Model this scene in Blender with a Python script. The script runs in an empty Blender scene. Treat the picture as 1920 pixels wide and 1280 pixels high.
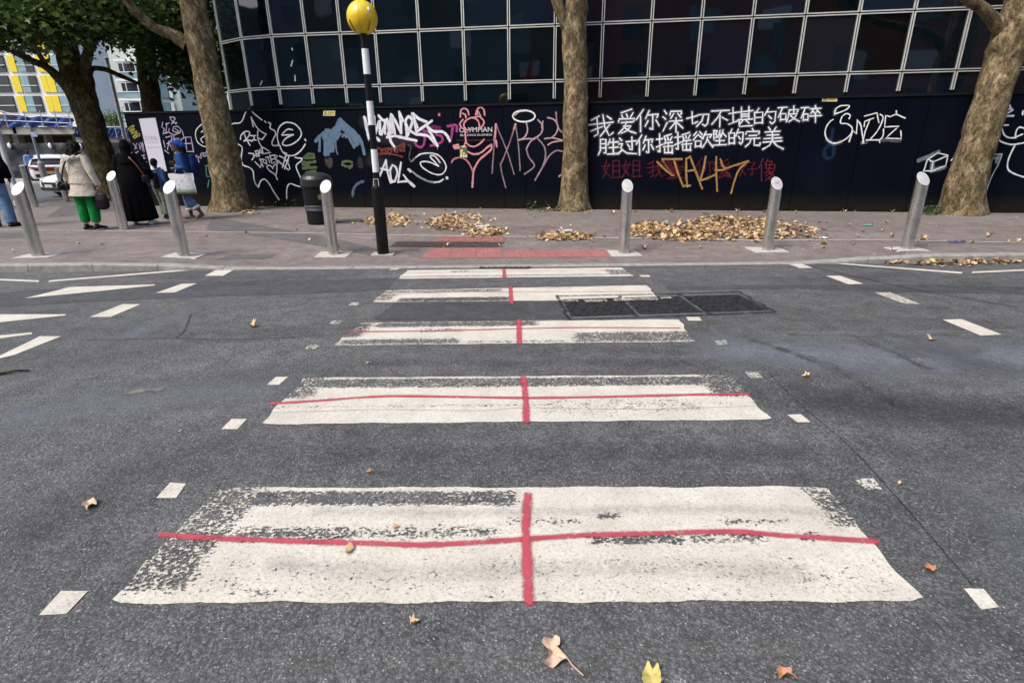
import bpy, bmesh, math, random
import numpy as np
from mathutils import Vector, Matrix
R = math.radians
random.seed(7); rng = np.random.default_rng(7)
sc = bpy.context.scene
C = sc.collection

# ------------------------------------------------------------------ camera
F = 1020.0; CAMH = 1.6; ROLL = R(0.6); PITCH = math.atan(366/F)
cp, sp, cr, sr = math.cos(PITCH), math.sin(PITCH), math.cos(ROLL), math.sin(ROLL)
cd = bpy.data.cameras.new('camera'); cam = bpy.data.objects.new('camera', cd); C.objects.link(cam)
cd.sensor_width = 36; cd.lens = F/1920*36; cd.clip_end = 2000; cd.clip_start = 0.05
fw = Vector((0, cp, -sp)); up0 = Vector((0, sp, cp)); r0 = Vector((1, 0, 0))
rt = r0*cr - up0*sr; up = r0*sr + up0*cr
M = Matrix((rt, up, -fw)).transposed().to_4x4(); M.translation = (0, 0, CAMH)
cam.matrix_world = M
sc.camera = cam

# ------------------------------------------------------------------ light
w = bpy.data.worlds.new('World'); sc.world = w; w.use_nodes = True
wn = w.node_tree.nodes; wl = w.node_tree.links
sky = wn.new('ShaderNodeTexSky'); sky.sky_type = 'NISHITA'; sky.sun_disc = False
SUN_EL, SUN_AZ = R(52), R(-128)          # azimuth measured from +Y towards +X
sky.sun_elevation = SUN_EL; sky.sun_rotation = SUN_AZ
sky.air_density = 1.0; sky.dust_density = 4.0; sky.ozone_density = 1.0
wl.new(sky.outputs[0], wn['Background'].inputs[0]); wn['Background'].inputs[1].default_value = 0.14
sd = bpy.data.lights.new('sun', 'SUN'); sun = bpy.data.objects.new('sun', sd); C.objects.link(sun)
sd.energy = 1.5; sd.angle = R(24); sd.color = (1, .95, .88)
sdir = Vector((math.sin(SUN_AZ)*math.cos(SUN_EL), math.cos(SUN_AZ)*math.cos(SUN_EL), math.sin(SUN_EL)))
sun.rotation_euler = (-sdir).to_track_quat('-Z', 'Y').to_euler(); sun.location = (-20, -20, 30)
vs = sc.view_settings; vs.view_transform = 'Standard'; vs.look = 'None'; vs.gamma = 1; vs.use_curve_mapping = False
vs.exposure = 0.80
sc.cycles.transparent_max_bounces = 24; sc.cycles.max_bounces = 6

# ------------------------------------------------------------------ measuring helpers (photo pixel -> point in the place)
def ray(px, py):
    u, v = px-960, py-640
    u, v = u*cr - v*sr, u*sr + v*cr
    return np.array([u, F*cp - v*sp, -(F*sp + v*cp)])
CAMP = np.array([0, 0, CAMH])
def at_z(px, py, z=0.0):
    d = ray(px, py); return CAMP + d*((z-CAMH)/d[2])
def at_y(px, py, Y):
    d = ray(px, py); return CAMP + d*(Y/d[1])
WA, WB = 14.08, -0.175                       # hoarding front plane y = WA + WB x
wlen = math.hypot(1, WB); WN = np.array([WB, -1, 0])/wlen; WD = np.array([1, WB, 0])/wlen
def at_wall(px, py, off=0.0):
    d = ray(px, py); t = WA/(d[1]-WB*d[0]); return CAMP + d*t + WN*off
def sm(a, b, x):
    t = min(1, max(0, (x-a)/(b-a))); return t*t*(3-2*t)
KERB_Y = 7.54
def pz(x, y):                                # pavement height: dropped kerb at the crossing
    e = .012 + .095*max(sm(-3.4, -5.6, x) if x < 0 else 0, sm(4.0, 5.8, x) if x > 0 else 0)
    t = sm(KERB_Y+.2, KERB_Y+2.4, y); return e*(1-t) + .11*t
def at_pv(px, py):
    p = at_z(px, py, .1)
    for _ in range(5): p = at_z(px, py, pz(p[0], p[1]))
    return p
def depth(p): return p[1]*cp - (p[2]-CAMH)*sp

# ------------------------------------------------------------------ object helpers
def tag(o, label=None, cat=None, group=None, kind=None):
    if label: o['label'] = label
    if cat: o['category'] = cat
    if group: o['group'] = group
    if kind: o['kind'] = kind
    return o
def empty(name, loc=(0, 0, 0), label=None, cat=None, group=None, rz=0, kind=None):
    o = bpy.data.objects.new(name, None); C.objects.link(o); o.location = [float(c) for c in loc]; o.rotation_euler = (0, 0, rz)
    o.empty_display_size = .2
    return tag(o, label, cat, group, kind)
def mk(name, verts, faces, mat, parent=None, smooth=False, w=False, origin=None, attrs=None):
    """one mesh object; verts local to the parent, or world coordinates with w=True"""
    v = np.array(verts, dtype=float)
    off = np.zeros(3)
    if w and parent is not None:
        off = np.array(parent.location)
        if parent.parent is not None: off = off + np.array(parent.parent.location)
    if origin is not None: off = np.array(origin, dtype=float)
    v = v - off
    me = bpy.data.meshes.new(name); me.from_pydata(v.tolist(), [], [list(f) for f in faces]); me.update()
    if attrs:
        for k, a in attrs.items():
            at = me.attributes.new(k, 'FLOAT', 'POINT'); at.data.foreach_set('value', np.array(a, dtype=np.float32))
    if smooth: me.polygons.foreach_set('use_smooth', [True]*len(me.polygons))
    o = bpy.data.objects.new(name, me); C.objects.link(o)
    if mat is not None: me.materials.append(mat)
    if origin is not None: o.location = [float(c) for c in origin]
    if parent is not None: o.parent = parent
    return o
class MB:
    def __init__(s): s.v = []; s.f = []
    def add(s, v, f):
        n = len(s.v); s.v += [tuple(float(c) for c in p) for p in v]; s.f += [[i+n for i in q] for q in f]; return s
    def box(s, c, d, ax=None):
        """centre, full dims, optional 3 axes"""
        c = np.array(c, float); h = np.array(d, float)/2
        A = np.eye(3) if ax is None else np.array(ax, float)
        P = [c + A[0]*h[0]*i + A[1]*h[1]*j + A[2]*h[2]*k for i in (-1, 1) for j in (-1, 1) for k in (-1, 1)]
        return s.add(P, [(0, 1, 3, 2), (4, 6, 7, 5), (0, 4, 5, 1), (2, 3, 7, 6), (0, 2, 6, 4), (1, 5, 7, 3)])
    def bar(s, a, b, wdt, thk, upv=(0, 0, 1)):
        a = np.array(a, float); b = np.array(b, float); d = b-a; L = np.linalg.norm(d); d = d/L
        u = np.array(upv, float); x = np.cross(d, u); x /= np.linalg.norm(x); y = np.cross(x, d)
        return s.box((a+b)/2, (L, wdt, thk), (d, x, y))
    def lathe(s, prof, seg=24, c=(0, 0, 0), axis='z'):
        n = len(prof); V = []
        for (r, z) in prof:
            for k in range(seg):
                a = 2*math.pi*k/seg; x, y = r*math.cos(a), r*math.sin(a)
                p = (x, y, z) if axis == 'z' else ((x, z, y) if axis == 'y' else (z, x, y))
                V.append((p[0]+c[0], p[1]+c[1], p[2]+c[2]))
        Fc = []
        for i in range(n-1):
            for k in range(seg):
                k2 = (k+1) % seg; Fc.append((i*seg+k, i*seg+k2, (i+1)*seg+k2, (i+1)*seg+k))
        if prof[0][0] > 1e-5: Fc.append(tuple(range(seg))[::-1])
        if prof[-1][0] > 1e-5: Fc.append(tuple((n-1)*seg+k for k in range(seg)))
        return s.add(V, Fc)
    def tube(s, pts, seg=10, caps=True, ref=(1, 0, 0)):
        """pts: (x,y,z,r) or (x,y,z,rx,ry); rounded ends"""
        P = [np.array(p[:3], float) for p in pts]; Rr = [(p[3], p[4] if len(p) > 4 else p[3]) for p in pts]
        T = []
        for i in range(len(P)):
            a = P[max(0, i-1)]; b = P[min(len(P)-1, i+1)]; t = b-a; T.append(t/(np.linalg.norm(t)+1e-9))
        if caps:
            r0_, r1_ = Rr[0], Rr[-1]; P0, P1, T0, T1 = P[0], P[-1], T[0], T[-1]
            pre = [(P0 - T0*min(r0_)*q, (r0_[0]*c_, r0_[1]*c_), T0) for q, c_ in ((.95, .3), (.7, .72), (.35, .94))]
            post = [(P1 + T1*min(r1_)*q, (r1_[0]*c_, r1_[1]*c_), T1) for q, c_ in ((.35, .94), (.7, .72), (.95, .3))]
            P = [a[0] for a in pre]+P+[a[0] for a in post]; Rr = [a[1] for a in pre]+Rr+[a[1] for a in post]; T = [a[2] for a in pre]+T+[a[2] for a in post]
        V = []; rf = np.array(ref, float)
        for p, (rx, ry), t in zip(P, Rr, T):
            x = rf - t*np.dot(rf, t)
            if np.linalg.norm(x) < .05: x = np.array([0, 1, 0]) - t*t[1]
            x /= np.linalg.norm(x); y = np.cross(t, x)
            for k in range(seg):
                a = 2*math.pi*k/seg; V.append(p + x*rx*math.cos(a) + y*ry*math.sin(a))
        n = len(P); Fc = []
        for i in range(n-1):
            for k in range(seg):
                k2 = (k+1) % seg; Fc.append((i*seg+k, i*seg+k2, (i+1)*seg+k2, (i+1)*seg+k))
        Fc.append(tuple(range(seg))[::-1]); Fc.append(tuple((n-1)*seg+k for k in range(seg)))
        return s.add(V, Fc)
    def ell(s, c, r, seg=14, rings=9):
        V = []; Fc = []
        for i in range(rings+1):
            th = math.pi*(i+.02)/(rings+.04)
            for k in range(seg):
                a = 2*math.pi*k/seg
                V.append((c[0]+r[0]*math.sin(th)*math.cos(a), c[1]+r[1]*math.sin(th)*math.sin(a), c[2]-r[2]*math.cos(th)))
        for i in range(rings):
            for k in range(seg):
                k2 = (k+1) % seg; Fc.append((i*seg+k, i*seg+k2, (i+1)*seg+k2, (i+1)*seg+k))
        Fc.append(tuple(range(seg))[::-1]); Fc.append(tuple(rings*seg+k for k in range(seg)))
        return s.add(V, Fc)
    def build(s, name, mat, parent=None, **k): return mk(name, s.v, s.f, mat, parent, **k)
    def blob(s, name, mat, parent, voxel=.01, smooth_it=2):
        """union of the overlapping tubes into one continuous surface"""
        o = mk(name, s.v, s.f, mat, parent, smooth=True)
        m = o.modifiers.new('r', 'REMESH'); m.mode = 'VOXEL'; m.voxel_size = voxel; m.use_smooth_shade = True
        if smooth_it:
            q = o.modifiers.new('s', 'SMOOTH'); q.iterations = smooth_it; q.factor = .5
        dg = bpy.context.evaluated_depsgraph_get()
        me = bpy.data.meshes.new_from_object(o.evaluated_get(dg)); o.modifiers.clear()
        me.polygons.foreach_set('use_smooth', [True]*len(me.polygons))
        old = o.data; o.data = me; bpy.data.meshes.remove(old)
        if mat and not me.materials: me.materials.append(mat)
        me.name = name
        return o
def copy_tree(o, parent=None):
    c = o.copy(); C.objects.link(c)
    if parent: c.parent = parent
    for ch in list(o.children): copy_tree(ch, c)
    return c

# ------------------------------------------------------------------ materials
def nm(name):
    m = bpy.data.materials.new(name); m.use_nodes = True
    nt = m.node_tree; return m, nt.nodes, nt.links, nt.nodes['Principled BSDF']
def ramp(n, stops):
    r = n.new('ShaderNodeValToRGB'); e = r.color_ramp.elements
    while len(e) < len(stops): e.new(.5)
    for q, (p, c) in zip(e, stops): q.position = p; q.color = (*c, 1)
    return r
def noise(n, l, scale, detail=4, rough=.55, vec=None, dist=0):
    t = n.new('ShaderNodeTexNoise'); t.inputs['Scale'].default_value = scale; t.inputs['Detail'].default_value = detail
    t.inputs['Roughness'].default_value = rough; t.inputs['Distortion'].default_value = dist
    if vec is not None: l.new(vec, t.inputs['Vector'])
    return t
def mixc(n, l, a, b, fac, mode='MIX'):
    m = n.new('ShaderNodeMix'); m.data_type = 'RGBA'; m.blend_type = mode
    for s_, v in ((6, a), (7, b)):
        if isinstance(v, tuple): m.inputs[s_].default_value = (*v, 1)
        else: l.new(v, m.inputs[s_])
    if isinstance(fac, (int, float)): m.inputs[0].default_value = fac
    else: l.new(fac, m.inputs[0])
    return m.outputs[2]
def mth(n, l, op, a, b=0.0, c=None, clamp=False):
    m = n.new('ShaderNodeMath'); m.operation = op; m.use_clamp = clamp
    for i, v in enumerate((a, b) if c is None else (a, b, c)):
        if isinstance(v, (int, float)): m.inputs[i].default_value = v
        else: l.new(v, m.inputs[i])
    return m.outputs[0]
def sstep(n, l, x, lo, hi):
    m = n.new('ShaderNodeMapRange'); m.interpolation_type = 'SMOOTHSTEP'
    for k, v in ((0, x), (1, lo), (2, hi)):
        if isinstance(v, (int, float)): m.inputs[k].default_value = v
        else: l.new(v, m.inputs[k])
    return m.outputs[0]
def pos(n): return n.new('ShaderNodeNewGeometry').outputs['Position']
def objc(n): return n.new('ShaderNodeTexCoord').outputs['Object']
def bump(n, l, b, h, dist, strength=1.0):
    q = n.new('ShaderNodeBump'); q.inputs['Distance'].default_value = dist; q.inputs['Strength'].default_value = strength
    l.new(h, q.inputs['Height']); l.new(q.outputs[0], b.inputs['Normal'])
def simple(name, col, rough=.6, metal=0, var=.25, scale=6, bumpd=0, bscale=60, spec=.5):
    m, n, l, b = nm(name); v = objc(n)
    t = noise(n, l, scale, 5, .6, v)
    r = ramp(n, [(.3, tuple(c*(1-var) for c in col)), (.7, tuple(min(1, c*(1+var)) for c in col))])
    l.new(t.outputs[0], r.inputs[0]); l.new(r.outputs[0], b.inputs['Base Color'])
    b.inputs['Roughness'].default_value = rough; b.inputs['Metallic'].default_value = metal
    b.inputs['Specular IOR Level'].default_value = spec
    if bumpd: bump(n, l, b, noise(n, l, bscale, 4, .6, v).outputs[0], bumpd)
    return m
def asphalt(name, c0, c1, speck=.35, grit=1.0, rough=.85, big=.35, speck_th=.93, gum=False):
    m, n, l, b = nm(name); v = pos(n)
    bm_ = n.new('ShaderNodeMapping'); bm_.inputs['Scale'].default_value = (.45, 1.25, 1); l.new(v, bm_.inputs[0])
    bigt = noise(n, l, big*2.2, 6, .62, bm_.outputs[0], .6)
    base = ramp(n, [(.32, c0), (.68, c1)]); l.new(bigt.outputs[0], base.inputs[0])
    mid = noise(n, l, 5, 8, .72, v); col = mixc(n, l, base.outputs[0], (.5, .5, .5), .28, 'OVERLAY')
    midr = ramp(n, [(.3, (.64,)*3), (.5, (1,)*3), (.7, (1.36,)*3)]); l.new(mid.outputs[0], midr.inputs[0])
    col = mixc(n, l, base.outputs[0], midr.outputs[0], 1, 'MULTIPLY')
    vo = n.new('ShaderNodeTexVoronoi'); vo.inputs['Scale'].default_value = 95; l.new(v, vo.inputs['Vector'])
    sep = n.new('ShaderNodeSeparateColor'); l.new(vo.outputs['Color'], sep.inputs[0])
    gr = ramp(n, [(0, (.55,)*3), (.75, (1.15,)*3), (1, (1.45,)*3)]); l.new(sep.outputs[0], gr.inputs[0])
    col = mixc(n, l, col, gr.outputs[0], .75*grit, 'MULTIPLY')
    dk = ramp(n, [(.25, (1, 1, 1)), (.62, (.45,)*3)]); l.new(vo.outputs['Distance'], dk.inputs[0])
    col = mixc(n, l, col, dk.outputs[0], .55*grit, 'MULTIPLY')
    fine = noise(n, l, 210, 3, .7, v); fr = ramp(n, [(.3, (.38,)*3), (.52, (1,)*3), (.70, (2.1,)*3)]); l.new(fine.outputs[0], fr.inputs[0])
    col = mixc(n, l, col, fr.outputs[0], .8*min(1, grit), 'MULTIPLY')
    wob = n.new('ShaderNodeVectorMath'); wob.operation = 'MULTIPLY_ADD'; l.new(noise(n, l, 150, 2, .6, v).outputs['Color'], wob.inputs[0]); wob.inputs[1].default_value = (.014,)*3; l.new(v, wob.inputs[2])
    for scl, th_, cut, br in ((70, .26, speck_th, 1.0), (120, .30, speck_th-.03, .75)):
        v2 = n.new('ShaderNodeTexVoronoi'); v2.inputs['Scale'].default_value = scl; l.new(wob.outputs[0], v2.inputs['Vector'])
        s2 = n.new('ShaderNodeSeparateColor'); l.new(v2.outputs['Color'], s2.inputs[0])
        near = sstep(n, l, v2.outputs['Distance'], th_*1.15, th_*.7)
        sel = mth(n, l, 'GREATER_THAN', s2.outputs[1], cut)
        k = mth(n, l, 'MULTIPLY', mth(n, l, 'MULTIPLY', near, sel), mth(n, l, 'MULTIPLY', s2.outputs[2], br))
        col = mixc(n, l, col, (speck, speck*.98, speck*.92), k)
    if gum:
        g_ = n.new('ShaderNodeTexVoronoi'); g_.inputs['Scale'].default_value = 3.2; l.new(wob.outputs[0], g_.inputs['Vector']); gs = n.new('ShaderNodeSeparateColor'); l.new(g_.outputs['Color'], gs.inputs[0])
        k = mth(n, l, 'MULTIPLY', sstep(n, l, g_.outputs['Distance'], .11, .07), mth(n, l, 'GREATER_THAN', gs.outputs[0], .45)); col = mixc(n, l, col, (.085, .078, .075), mth(n, l, 'MULTIPLY', k, .6))
        st2 = noise(n, l, 1.1, 5, .65, v, 1.2); col = mixc(n, l, col, (.095, .085, .08), mth(n, l, 'MULTIPLY', sstep(n, l, st2.outputs[0], .56, .70), .55))
    l.new(col, b.inputs['Base Color'])
    rr = ramp(n, [(.3, (rough-.14,)*3), (.7, (rough+.06,)*3)]); l.new(bigt.outputs[0], rr.inputs[0]); l.new(rr.outputs[0], b.inputs['Roughness'])
    h = mth(n, l, 'ADD', mth(n, l, 'MULTIPLY', vo.outputs['Distance'], -.7), noise(n, l, 160, 3, .6, v).outputs[0])
    bump(n, l, b, h, .004*grit, .8)
    return m
def spray(name, col, soft=.55, grain=.25, rough=.6, patchy=.16):
    """sprayed paint: solid in the middle of the stroke, misty at its rim"""
    m, n, l, b = nm(name); v = pos(n)
    a = n.new('ShaderNodeAttribute'); a.attribute_name = 'across'
    o = n.new('ShaderNodeAttribute'); o.attribute_name = 'cover'
    t = noise(n, l, 260, 2, .5, v)
    e = mth(n, l, 'ADD', mth(n, l, 'ABSOLUTE', a.outputs['Fac']), mth(n, l, 'MULTIPLY', mth(n, l, 'SUBTRACT', t.outputs[0], .5), grain))
    k = mth(n, l, 'SUBTRACT', 1.0, sstep(n, l, e, 1-soft, 1.0))
    pt = noise(n, l, 34, 5, .7, v); k = mth(n, l, 'MULTIPLY', k, sstep(n, l, pt.outputs[0], .18, .18+patchy))
    k = mth(n, l, 'MULTIPLY', k, o.outputs['Fac'], clamp=True)
    b.inputs['Base Color'].default_value = (*col, 1); b.inputs['Roughness'].default_value = rough
    cv = ramp(n, [(.3, tuple(c*.8 for c in col)), (.7, tuple(min(1, c*1.1) for c in col))]); t2 = noise(n, l, 9, 3, .6, v); l.new(t2.outputs[0], cv.inputs[0]); l.new(cv.outputs[0], b.inputs['Base Color'])
    tr = n.new('ShaderNodeBsdfTransparent'); mx = n.new('ShaderNodeMixShader')
    l.new(k, mx.inputs[0]); l.new(tr.outputs[0], mx.inputs[1]); l.new(b.outputs[0], mx.inputs[2])
    l.new(mx.outputs[0], n['Material Output'].inputs['Surface'])
    return m
def road_paint(name, col):
    """thermoplastic line: chipped away where 'wear' is high"""
    m, n, l, b = nm(name); v = pos(n)
    a = n.new('ShaderNodeAttribute'); a.attribute_name = 'wear'
    mp = n.new('ShaderNodeMapping'); mp.inputs['Scale'].default_value = (.75, 1, 1); l.new(v, mp.inputs[0])
    t = noise(n, l, 70, 6, .72, mp.outputs[0]); t2 = noise(n, l, 11, 3, .6, mp.outputs[0])
    s_ = mth(n, l, 'ADD', mth(n, l, 'MULTIPLY', t.outputs[0], .82), mth(n, l, 'MULTIPLY', t2.outputs[0], .18))
    th = mth(n, l, 'ADD', mth(n, l, 'MULTIPLY', a.outputs['Fac'], .36), .29)
    k = sstep(n, l, s_, mth(n, l, 'SUBTRACT', th, .015), mth(n, l, 'ADD', th, .02))
    d1 = noise(n, l, 95, 5, .72, v); d2 = noise(n, l, 3.2, 4, .6, v)
    r1 = ramp(n, [(.30, tuple(c*.38 for c in col)), (.44, tuple(c*.84 for c in col)), (.6, col)]); l.new(d1.outputs[0], r1.inputs[0])
    r2 = ramp(n, [(.3, (.80, .785, .775)), (.65, (1, 1, 1))]); l.new(d2.outputs[0], r2.inputs[0])
    l.new(mixc(n, l, r1.outputs[0], r2.outputs[0], 1, 'MULTIPLY'), b.inputs['Base Color']); b.inputs['Roughness'].default_value = .7
    bump(n, l, b, d1.outputs[0], .003, .5)
    tr = n.new('ShaderNodeBsdfTransparent'); mx = n.new('ShaderNodeMixShader')
    l.new(k, mx.inputs[0]); l.new(tr.outputs[0], mx.inputs[1]); l.new(b.outputs[0], mx.inputs[2])
    l.new(mx.outputs[0], n['Material Output'].inputs['Surface'])
    return m
def bark(name, dark, mid, pale, sc_=1.0):
    m, n, l, b = nm(name); v = objc(n)
    mp = n.new('ShaderNodeMapping'); mp.inputs['Scale'].default_value = (1.5, 1.5, .8); l.new(v, mp.inputs[0])
    t1 = noise(n, l, 5*sc_, 8, .68, mp.outputs[0], .6); t2 = noise(n, l, 18*sc_, 6, .65, mp.outputs[0], .8); t3 = noise(n, l, 2.2, 3, .5, v)
    r1 = ramp(n, [(.34, dark), (.48, mid), (.60, pale), (.68, tuple(c*1.35 for c in pale))]); l.new(t1.outputs[0], r1.inputs[0])
    r2 = ramp(n, [(.36, (.40, .37, .32)), (.48, (.95, .95, .95)), (.62, (1.6, 1.5, 1.35))]); l.new(t2.outputs[0], r2.inputs[0])
    c = mixc(n, l, r1.outputs[0], r2.outputs[0], 1, 'MULTIPLY')
    r3 = ramp(n, [(.35, (.8, .85, .7)), (.65, (1.1, 1.05, 1))]); l.new(t3.outputs[0], r3.inputs[0])
    l.new(mixc(n, l, c, r3.outputs[0], 1, 'MULTIPLY'), b.inputs['Base Color']); b.inputs['Roughness'].default_value = .9
    b.inputs['Specular IOR Level'].default_value = .2
    bump(n, l, b, mth(n, l, 'ADD', t1.outputs[0], mth(n, l, 'MULTIPLY', t2.outputs[0], .6)), .035, .7)
    return m
def leafmat(name, stops, trans=.25, rough=.5):
    m, n, l, b = nm(name)
    a = n.new('ShaderNodeAttribute'); a.attribute_name = 'tint'
    r = ramp(n, stops); l.new(a.outputs['Fac'], r.inputs[0]); l.new(r.outputs[0], b.inputs['Base Color']); b.inputs['Roughness'].default_value = rough
    b.inputs['Specular IOR Level'].default_value = .35
    if trans:
        tl = n.new('ShaderNodeBsdfTranslucent'); mx = n.new('ShaderNodeMixShader'); mx.inputs[0].default_value = trans
        l.new(r.outputs[0], tl.inputs[0]); l.new(b.outputs[0], mx.inputs[1]); l.new(tl.outputs[0], mx.inputs[2])
        l.new(mx.outputs[0], n['Material Output'].inputs['Surface'])
    return m
def brushed(name, col, rough, aniso_scale=(30, 30, 1.2)):
    m, n, l, b = nm(name); v = objc(n)
    mp = n.new('ShaderNodeMapping'); mp.inputs['Scale'].default_value = aniso_scale; l.new(v, mp.inputs[0])
    t = noise(n, l, 6, 4, .6, mp.outputs[0]); d = noise(n, l, 3.5, 5, .65, v)
    r = ramp(n, [(.3, tuple(c*.72 for c in col)), (.7, col)]); l.new(t.outputs[0], r.inputs[0])
    r2 = ramp(n, [(.32, (.80, .79, .77)), (.5, (1, 1, 1))]); l.new(d.outputs[0], r2.inputs[0])
    l.new(mixc(n, l, r.outputs[0], r2.outputs[0], 1, 'MULTIPLY'), b.inputs['Base Color'])
    b.inputs['Metallic'].default_value = 1; rr = ramp(n, [(.3, (rough-.06,)*3), (.7, (rough+.1,)*3)]); l.new(d.outputs[0], rr.inputs[0]); l.new(rr.outputs[0], b.inputs['Roughness'])
    return m

M_road = asphalt('asphalt_road', (.082, .086, .090), (.158, .162, .164), .62, 1.35, .80)
M_patch = asphalt('asphalt_dark', (.056, .060, .067), (.078, .082, .090), .30, .9, .82)
M_pave = asphalt('asphalt_pavement', (.165, .141, .132), (.220, .192, .181), .42, .6, .9, .5, .95, True)
M_pave_dark = asphalt('asphalt_trench', (.105, .098, .099), (.13, .122, .122), .25, .6, .9)
M_farpave = simple('far_paving', (.30, .285, .275), .9, 0, .2, 1.5)
M_kerb = simple('granite_kerb', (.27, .265, .25), .8, 0, .28, 9, .002, 90)
M_edge = simple('edging_stone', (.36, .34, .32), .85, 0, .2, 7)
M_paint = road_paint('white_thermoplastic', (.67, .64, .56))
M_red = spray('red_spray', (.44, .062, .090), .75, .7, .7, .36)
M_grime = spray('tyre_grime', (.33, .31, .29), 1.0, .8, .8, .6)
M_steel = brushed('brushed_steel', (.80, .79, .77), .22); M_steel.node_tree.nodes['Principled BSDF'].inputs['Metallic'].default_value = .92
M_cap = simple('satin_cap', (.52, .52, .51), .5, .35, .2, 7)
M_cap.node_tree.nodes['Principled BSDF'].inputs['Metallic'].default_value = .3
M_pad = simple('mortar_pad', (.42, .40, .38), .9, 0, .2, 12, .003, 60)
M_blk = simple('black_gloss', (.005, .005, .006), .4, 0, .3, 8, spec=.3)
M_blkm = simple('black_matt', (.007, .007, .008), .6, 0, .3, 8, spec=.2)
M_wht = simple('white_gloss', (.78, .79, .82), .4, 0, .04, 6)
M_white = simple('white_paint', (.66, .67, .70), .5, 0, .05, 4)
M_iron = simple('cast_iron', (.030, .031, .036), .5, .2, .6, 14, .004, 120)
M_rust = simple('iron_brown', (.085, .066, .058), .75, .2, .35, 18, .004, 120)

# ------------------------------------------------------------------ ground, pavement, kerb
g = np.linspace(-1, 1, 2)
tag(mk('road', [(-260, -160, 0), (260, -160, 0), (260, 300, 0), (-260, 300, 0)], [(0, 1, 2, 3)], M_road), 'dark grey asphalt road crossed by the zebra crossing', None, None, 'structure')
road = bpy.data.objects['road']
def flat(name, pxs, mat, z=.004, parent=None, fn=None, **k):
    pts = [at_z(*p, z) for p in pxs] if fn is None else [fn(*p)+np.array([0, 0, z]) for p in pxs]
    return pts
def poly_obj(name, pts, mat, parent=None, origin=None, thick=0, sub=0):
    n_ = len(pts); V = [tuple(p) for p in pts]; Fc = [tuple(range(n_))]
    if thick:
        V = V + [(p[0], p[1], p[2]-thick) for p in pts]
        Fc += [(i, n_+i, n_+(i+1) % n_, (i+1) % n_) for i in range(n_)]
    o = mk(name, V, Fc, mat, parent, w=parent is not None, origin=origin)
    return o
# make every polygon face up
def ccw(pts):
    a = sum(pts[i][0]*pts[(i+1) % len(pts)][1]-pts[(i+1) % len(pts)][0]*pts[i][1] for i in range(len(pts)))
    return pts if a > 0 else pts[::-1]
for pxs, zz in (([(-20, 577), (-20, 549), (130, 540), (300, 530), (640, 523), (745, 521), (728, 541), (640, 549), (400, 556), (150, 566)], .0022),
                ([(1246, 536), (1500, 534), (1700, 533), (1925, 538), (1925, 552), (1700, 547), (1490, 541), (1255, 544)], .0022),
                ([(740, 568), (985, 566), (1002, 585), (996, 600), (700, 600)], .0022),
                ([(1000, 566), (1046, 566), (1064, 598), (1003, 598)], .0022)):
    mt = M_patch
    poly_obj('tarmac_patch', ccw(flat('', pxs, mt, zz)), mt, road)
def ground_ribbon(pts, wdt, z, name, mat, parent=None, cover=1.0, origin=None):
    P = catmull([np.array(p) for p in pts], 6)
    V, Fc, ac, cv = ribbon3(P, wdt, np.array([0, 0, 1.0]), cover, z)
    return mk(name, V, Fc, mat, parent, w=parent is not None, origin=origin, attrs={'across': ac, 'cover': cv})
def catmull(P, n_=5):
    if len(P) < 3: 
        return [P[0] + (P[1]-P[0])*t for t in np.linspace(0, 1, 4)] if len(P) == 2 else P
    out = []
    for i in range(len(P)-1):
        a = P[max(0, i-1)]; b = P[i]; c = P[i+1]; d = P[min(len(P)-1, i+2)]
        for k in range(n_):
            t = k/n_
            out.append(.5*((2*b)+(-a+c)*t+(2*a-5*b+4*c-d)*t*t+(-a+3*b-3*c+d)*t**3))
    out.append(P[-1]); return out
def ribbon3(P, wdt, nrm, cover=1.0, lift=0.0, climb=0.0):
    """flat band along P on a surface with normal nrm; 5 vertices across, faded tips"""
    n_ = len(P); V = []; ac = []; cv = []; Fc = []
    if n_ == 1: P = [P[0]-np.array([wdt*.02, 0, 0]), P[0]+np.array([wdt*.02, 0, 0])]; n_ = 2
    T = []
    for i in range(n_):
        t = P[min(n_-1, i+1)]-P[max(0, i-1)]; T.append(t/(np.linalg.norm(t)+1e-9))
    rows = [(P[0]-T[0]*wdt*.5, T[0], True), (P[0]-T[0]*wdt*.25, T[0], None)] + [(P[i], T[i], False) for i in range(n_)] + [(P[-1]+T[-1]*wdt*.25, T[-1], None), (P[-1]+T[-1]*wdt*.5, T[-1], True)]
    for j, (p, t, tip) in enumerate(rows):
        s_ = np.cross(nrm, t); s_ /= np.linalg.norm(s_)+1e-9; s_ = s_*(1+.10*math.sin(j*1.7+P[0][0]*9)+.08*math.sin(j*.63+P[0][1]*5))
        for q in (-1, -.5, 0, .5, 1):
            V.append(p + s_*q*wdt*.5*(.9 if tip is None else (.4 if tip else 1)) + nrm*(lift+climb*j)); 
            ac.append(1 if tip else (max(abs(q), .5) if tip is None else abs(q))); cv.append(cover)
    m_ = len(rows)
    for j in range(m_-1):
        for q in range(4): a = j*5+q; Fc.append((a, a+1, a+6, a+5))
    return V, Fc, ac, cv
M_crack = spray('joint_crack', (.022, .022, .024), .6, .6)
M_smear = spray('tar_smear', (.03, .03, .033), .7, .5)
M_pale = spray('pale_scuff', (.30, .29, .27), .8, .8)
M_polish_sheen = spray('polished_asphalt_sheen', (.20, .215, .245), 1.0, .4, .5, .4); M_oil = spray('oily_asphalt', (.040, .043, .048), 1.0, .6, .7, .5); M_sand = spray('dusty_asphalt', (.185, .178, .165), 1.0, .7, .9, .55)  # polish ribbons: wheel-polished tarmac with bluish sky sheen painted into the colour
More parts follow.
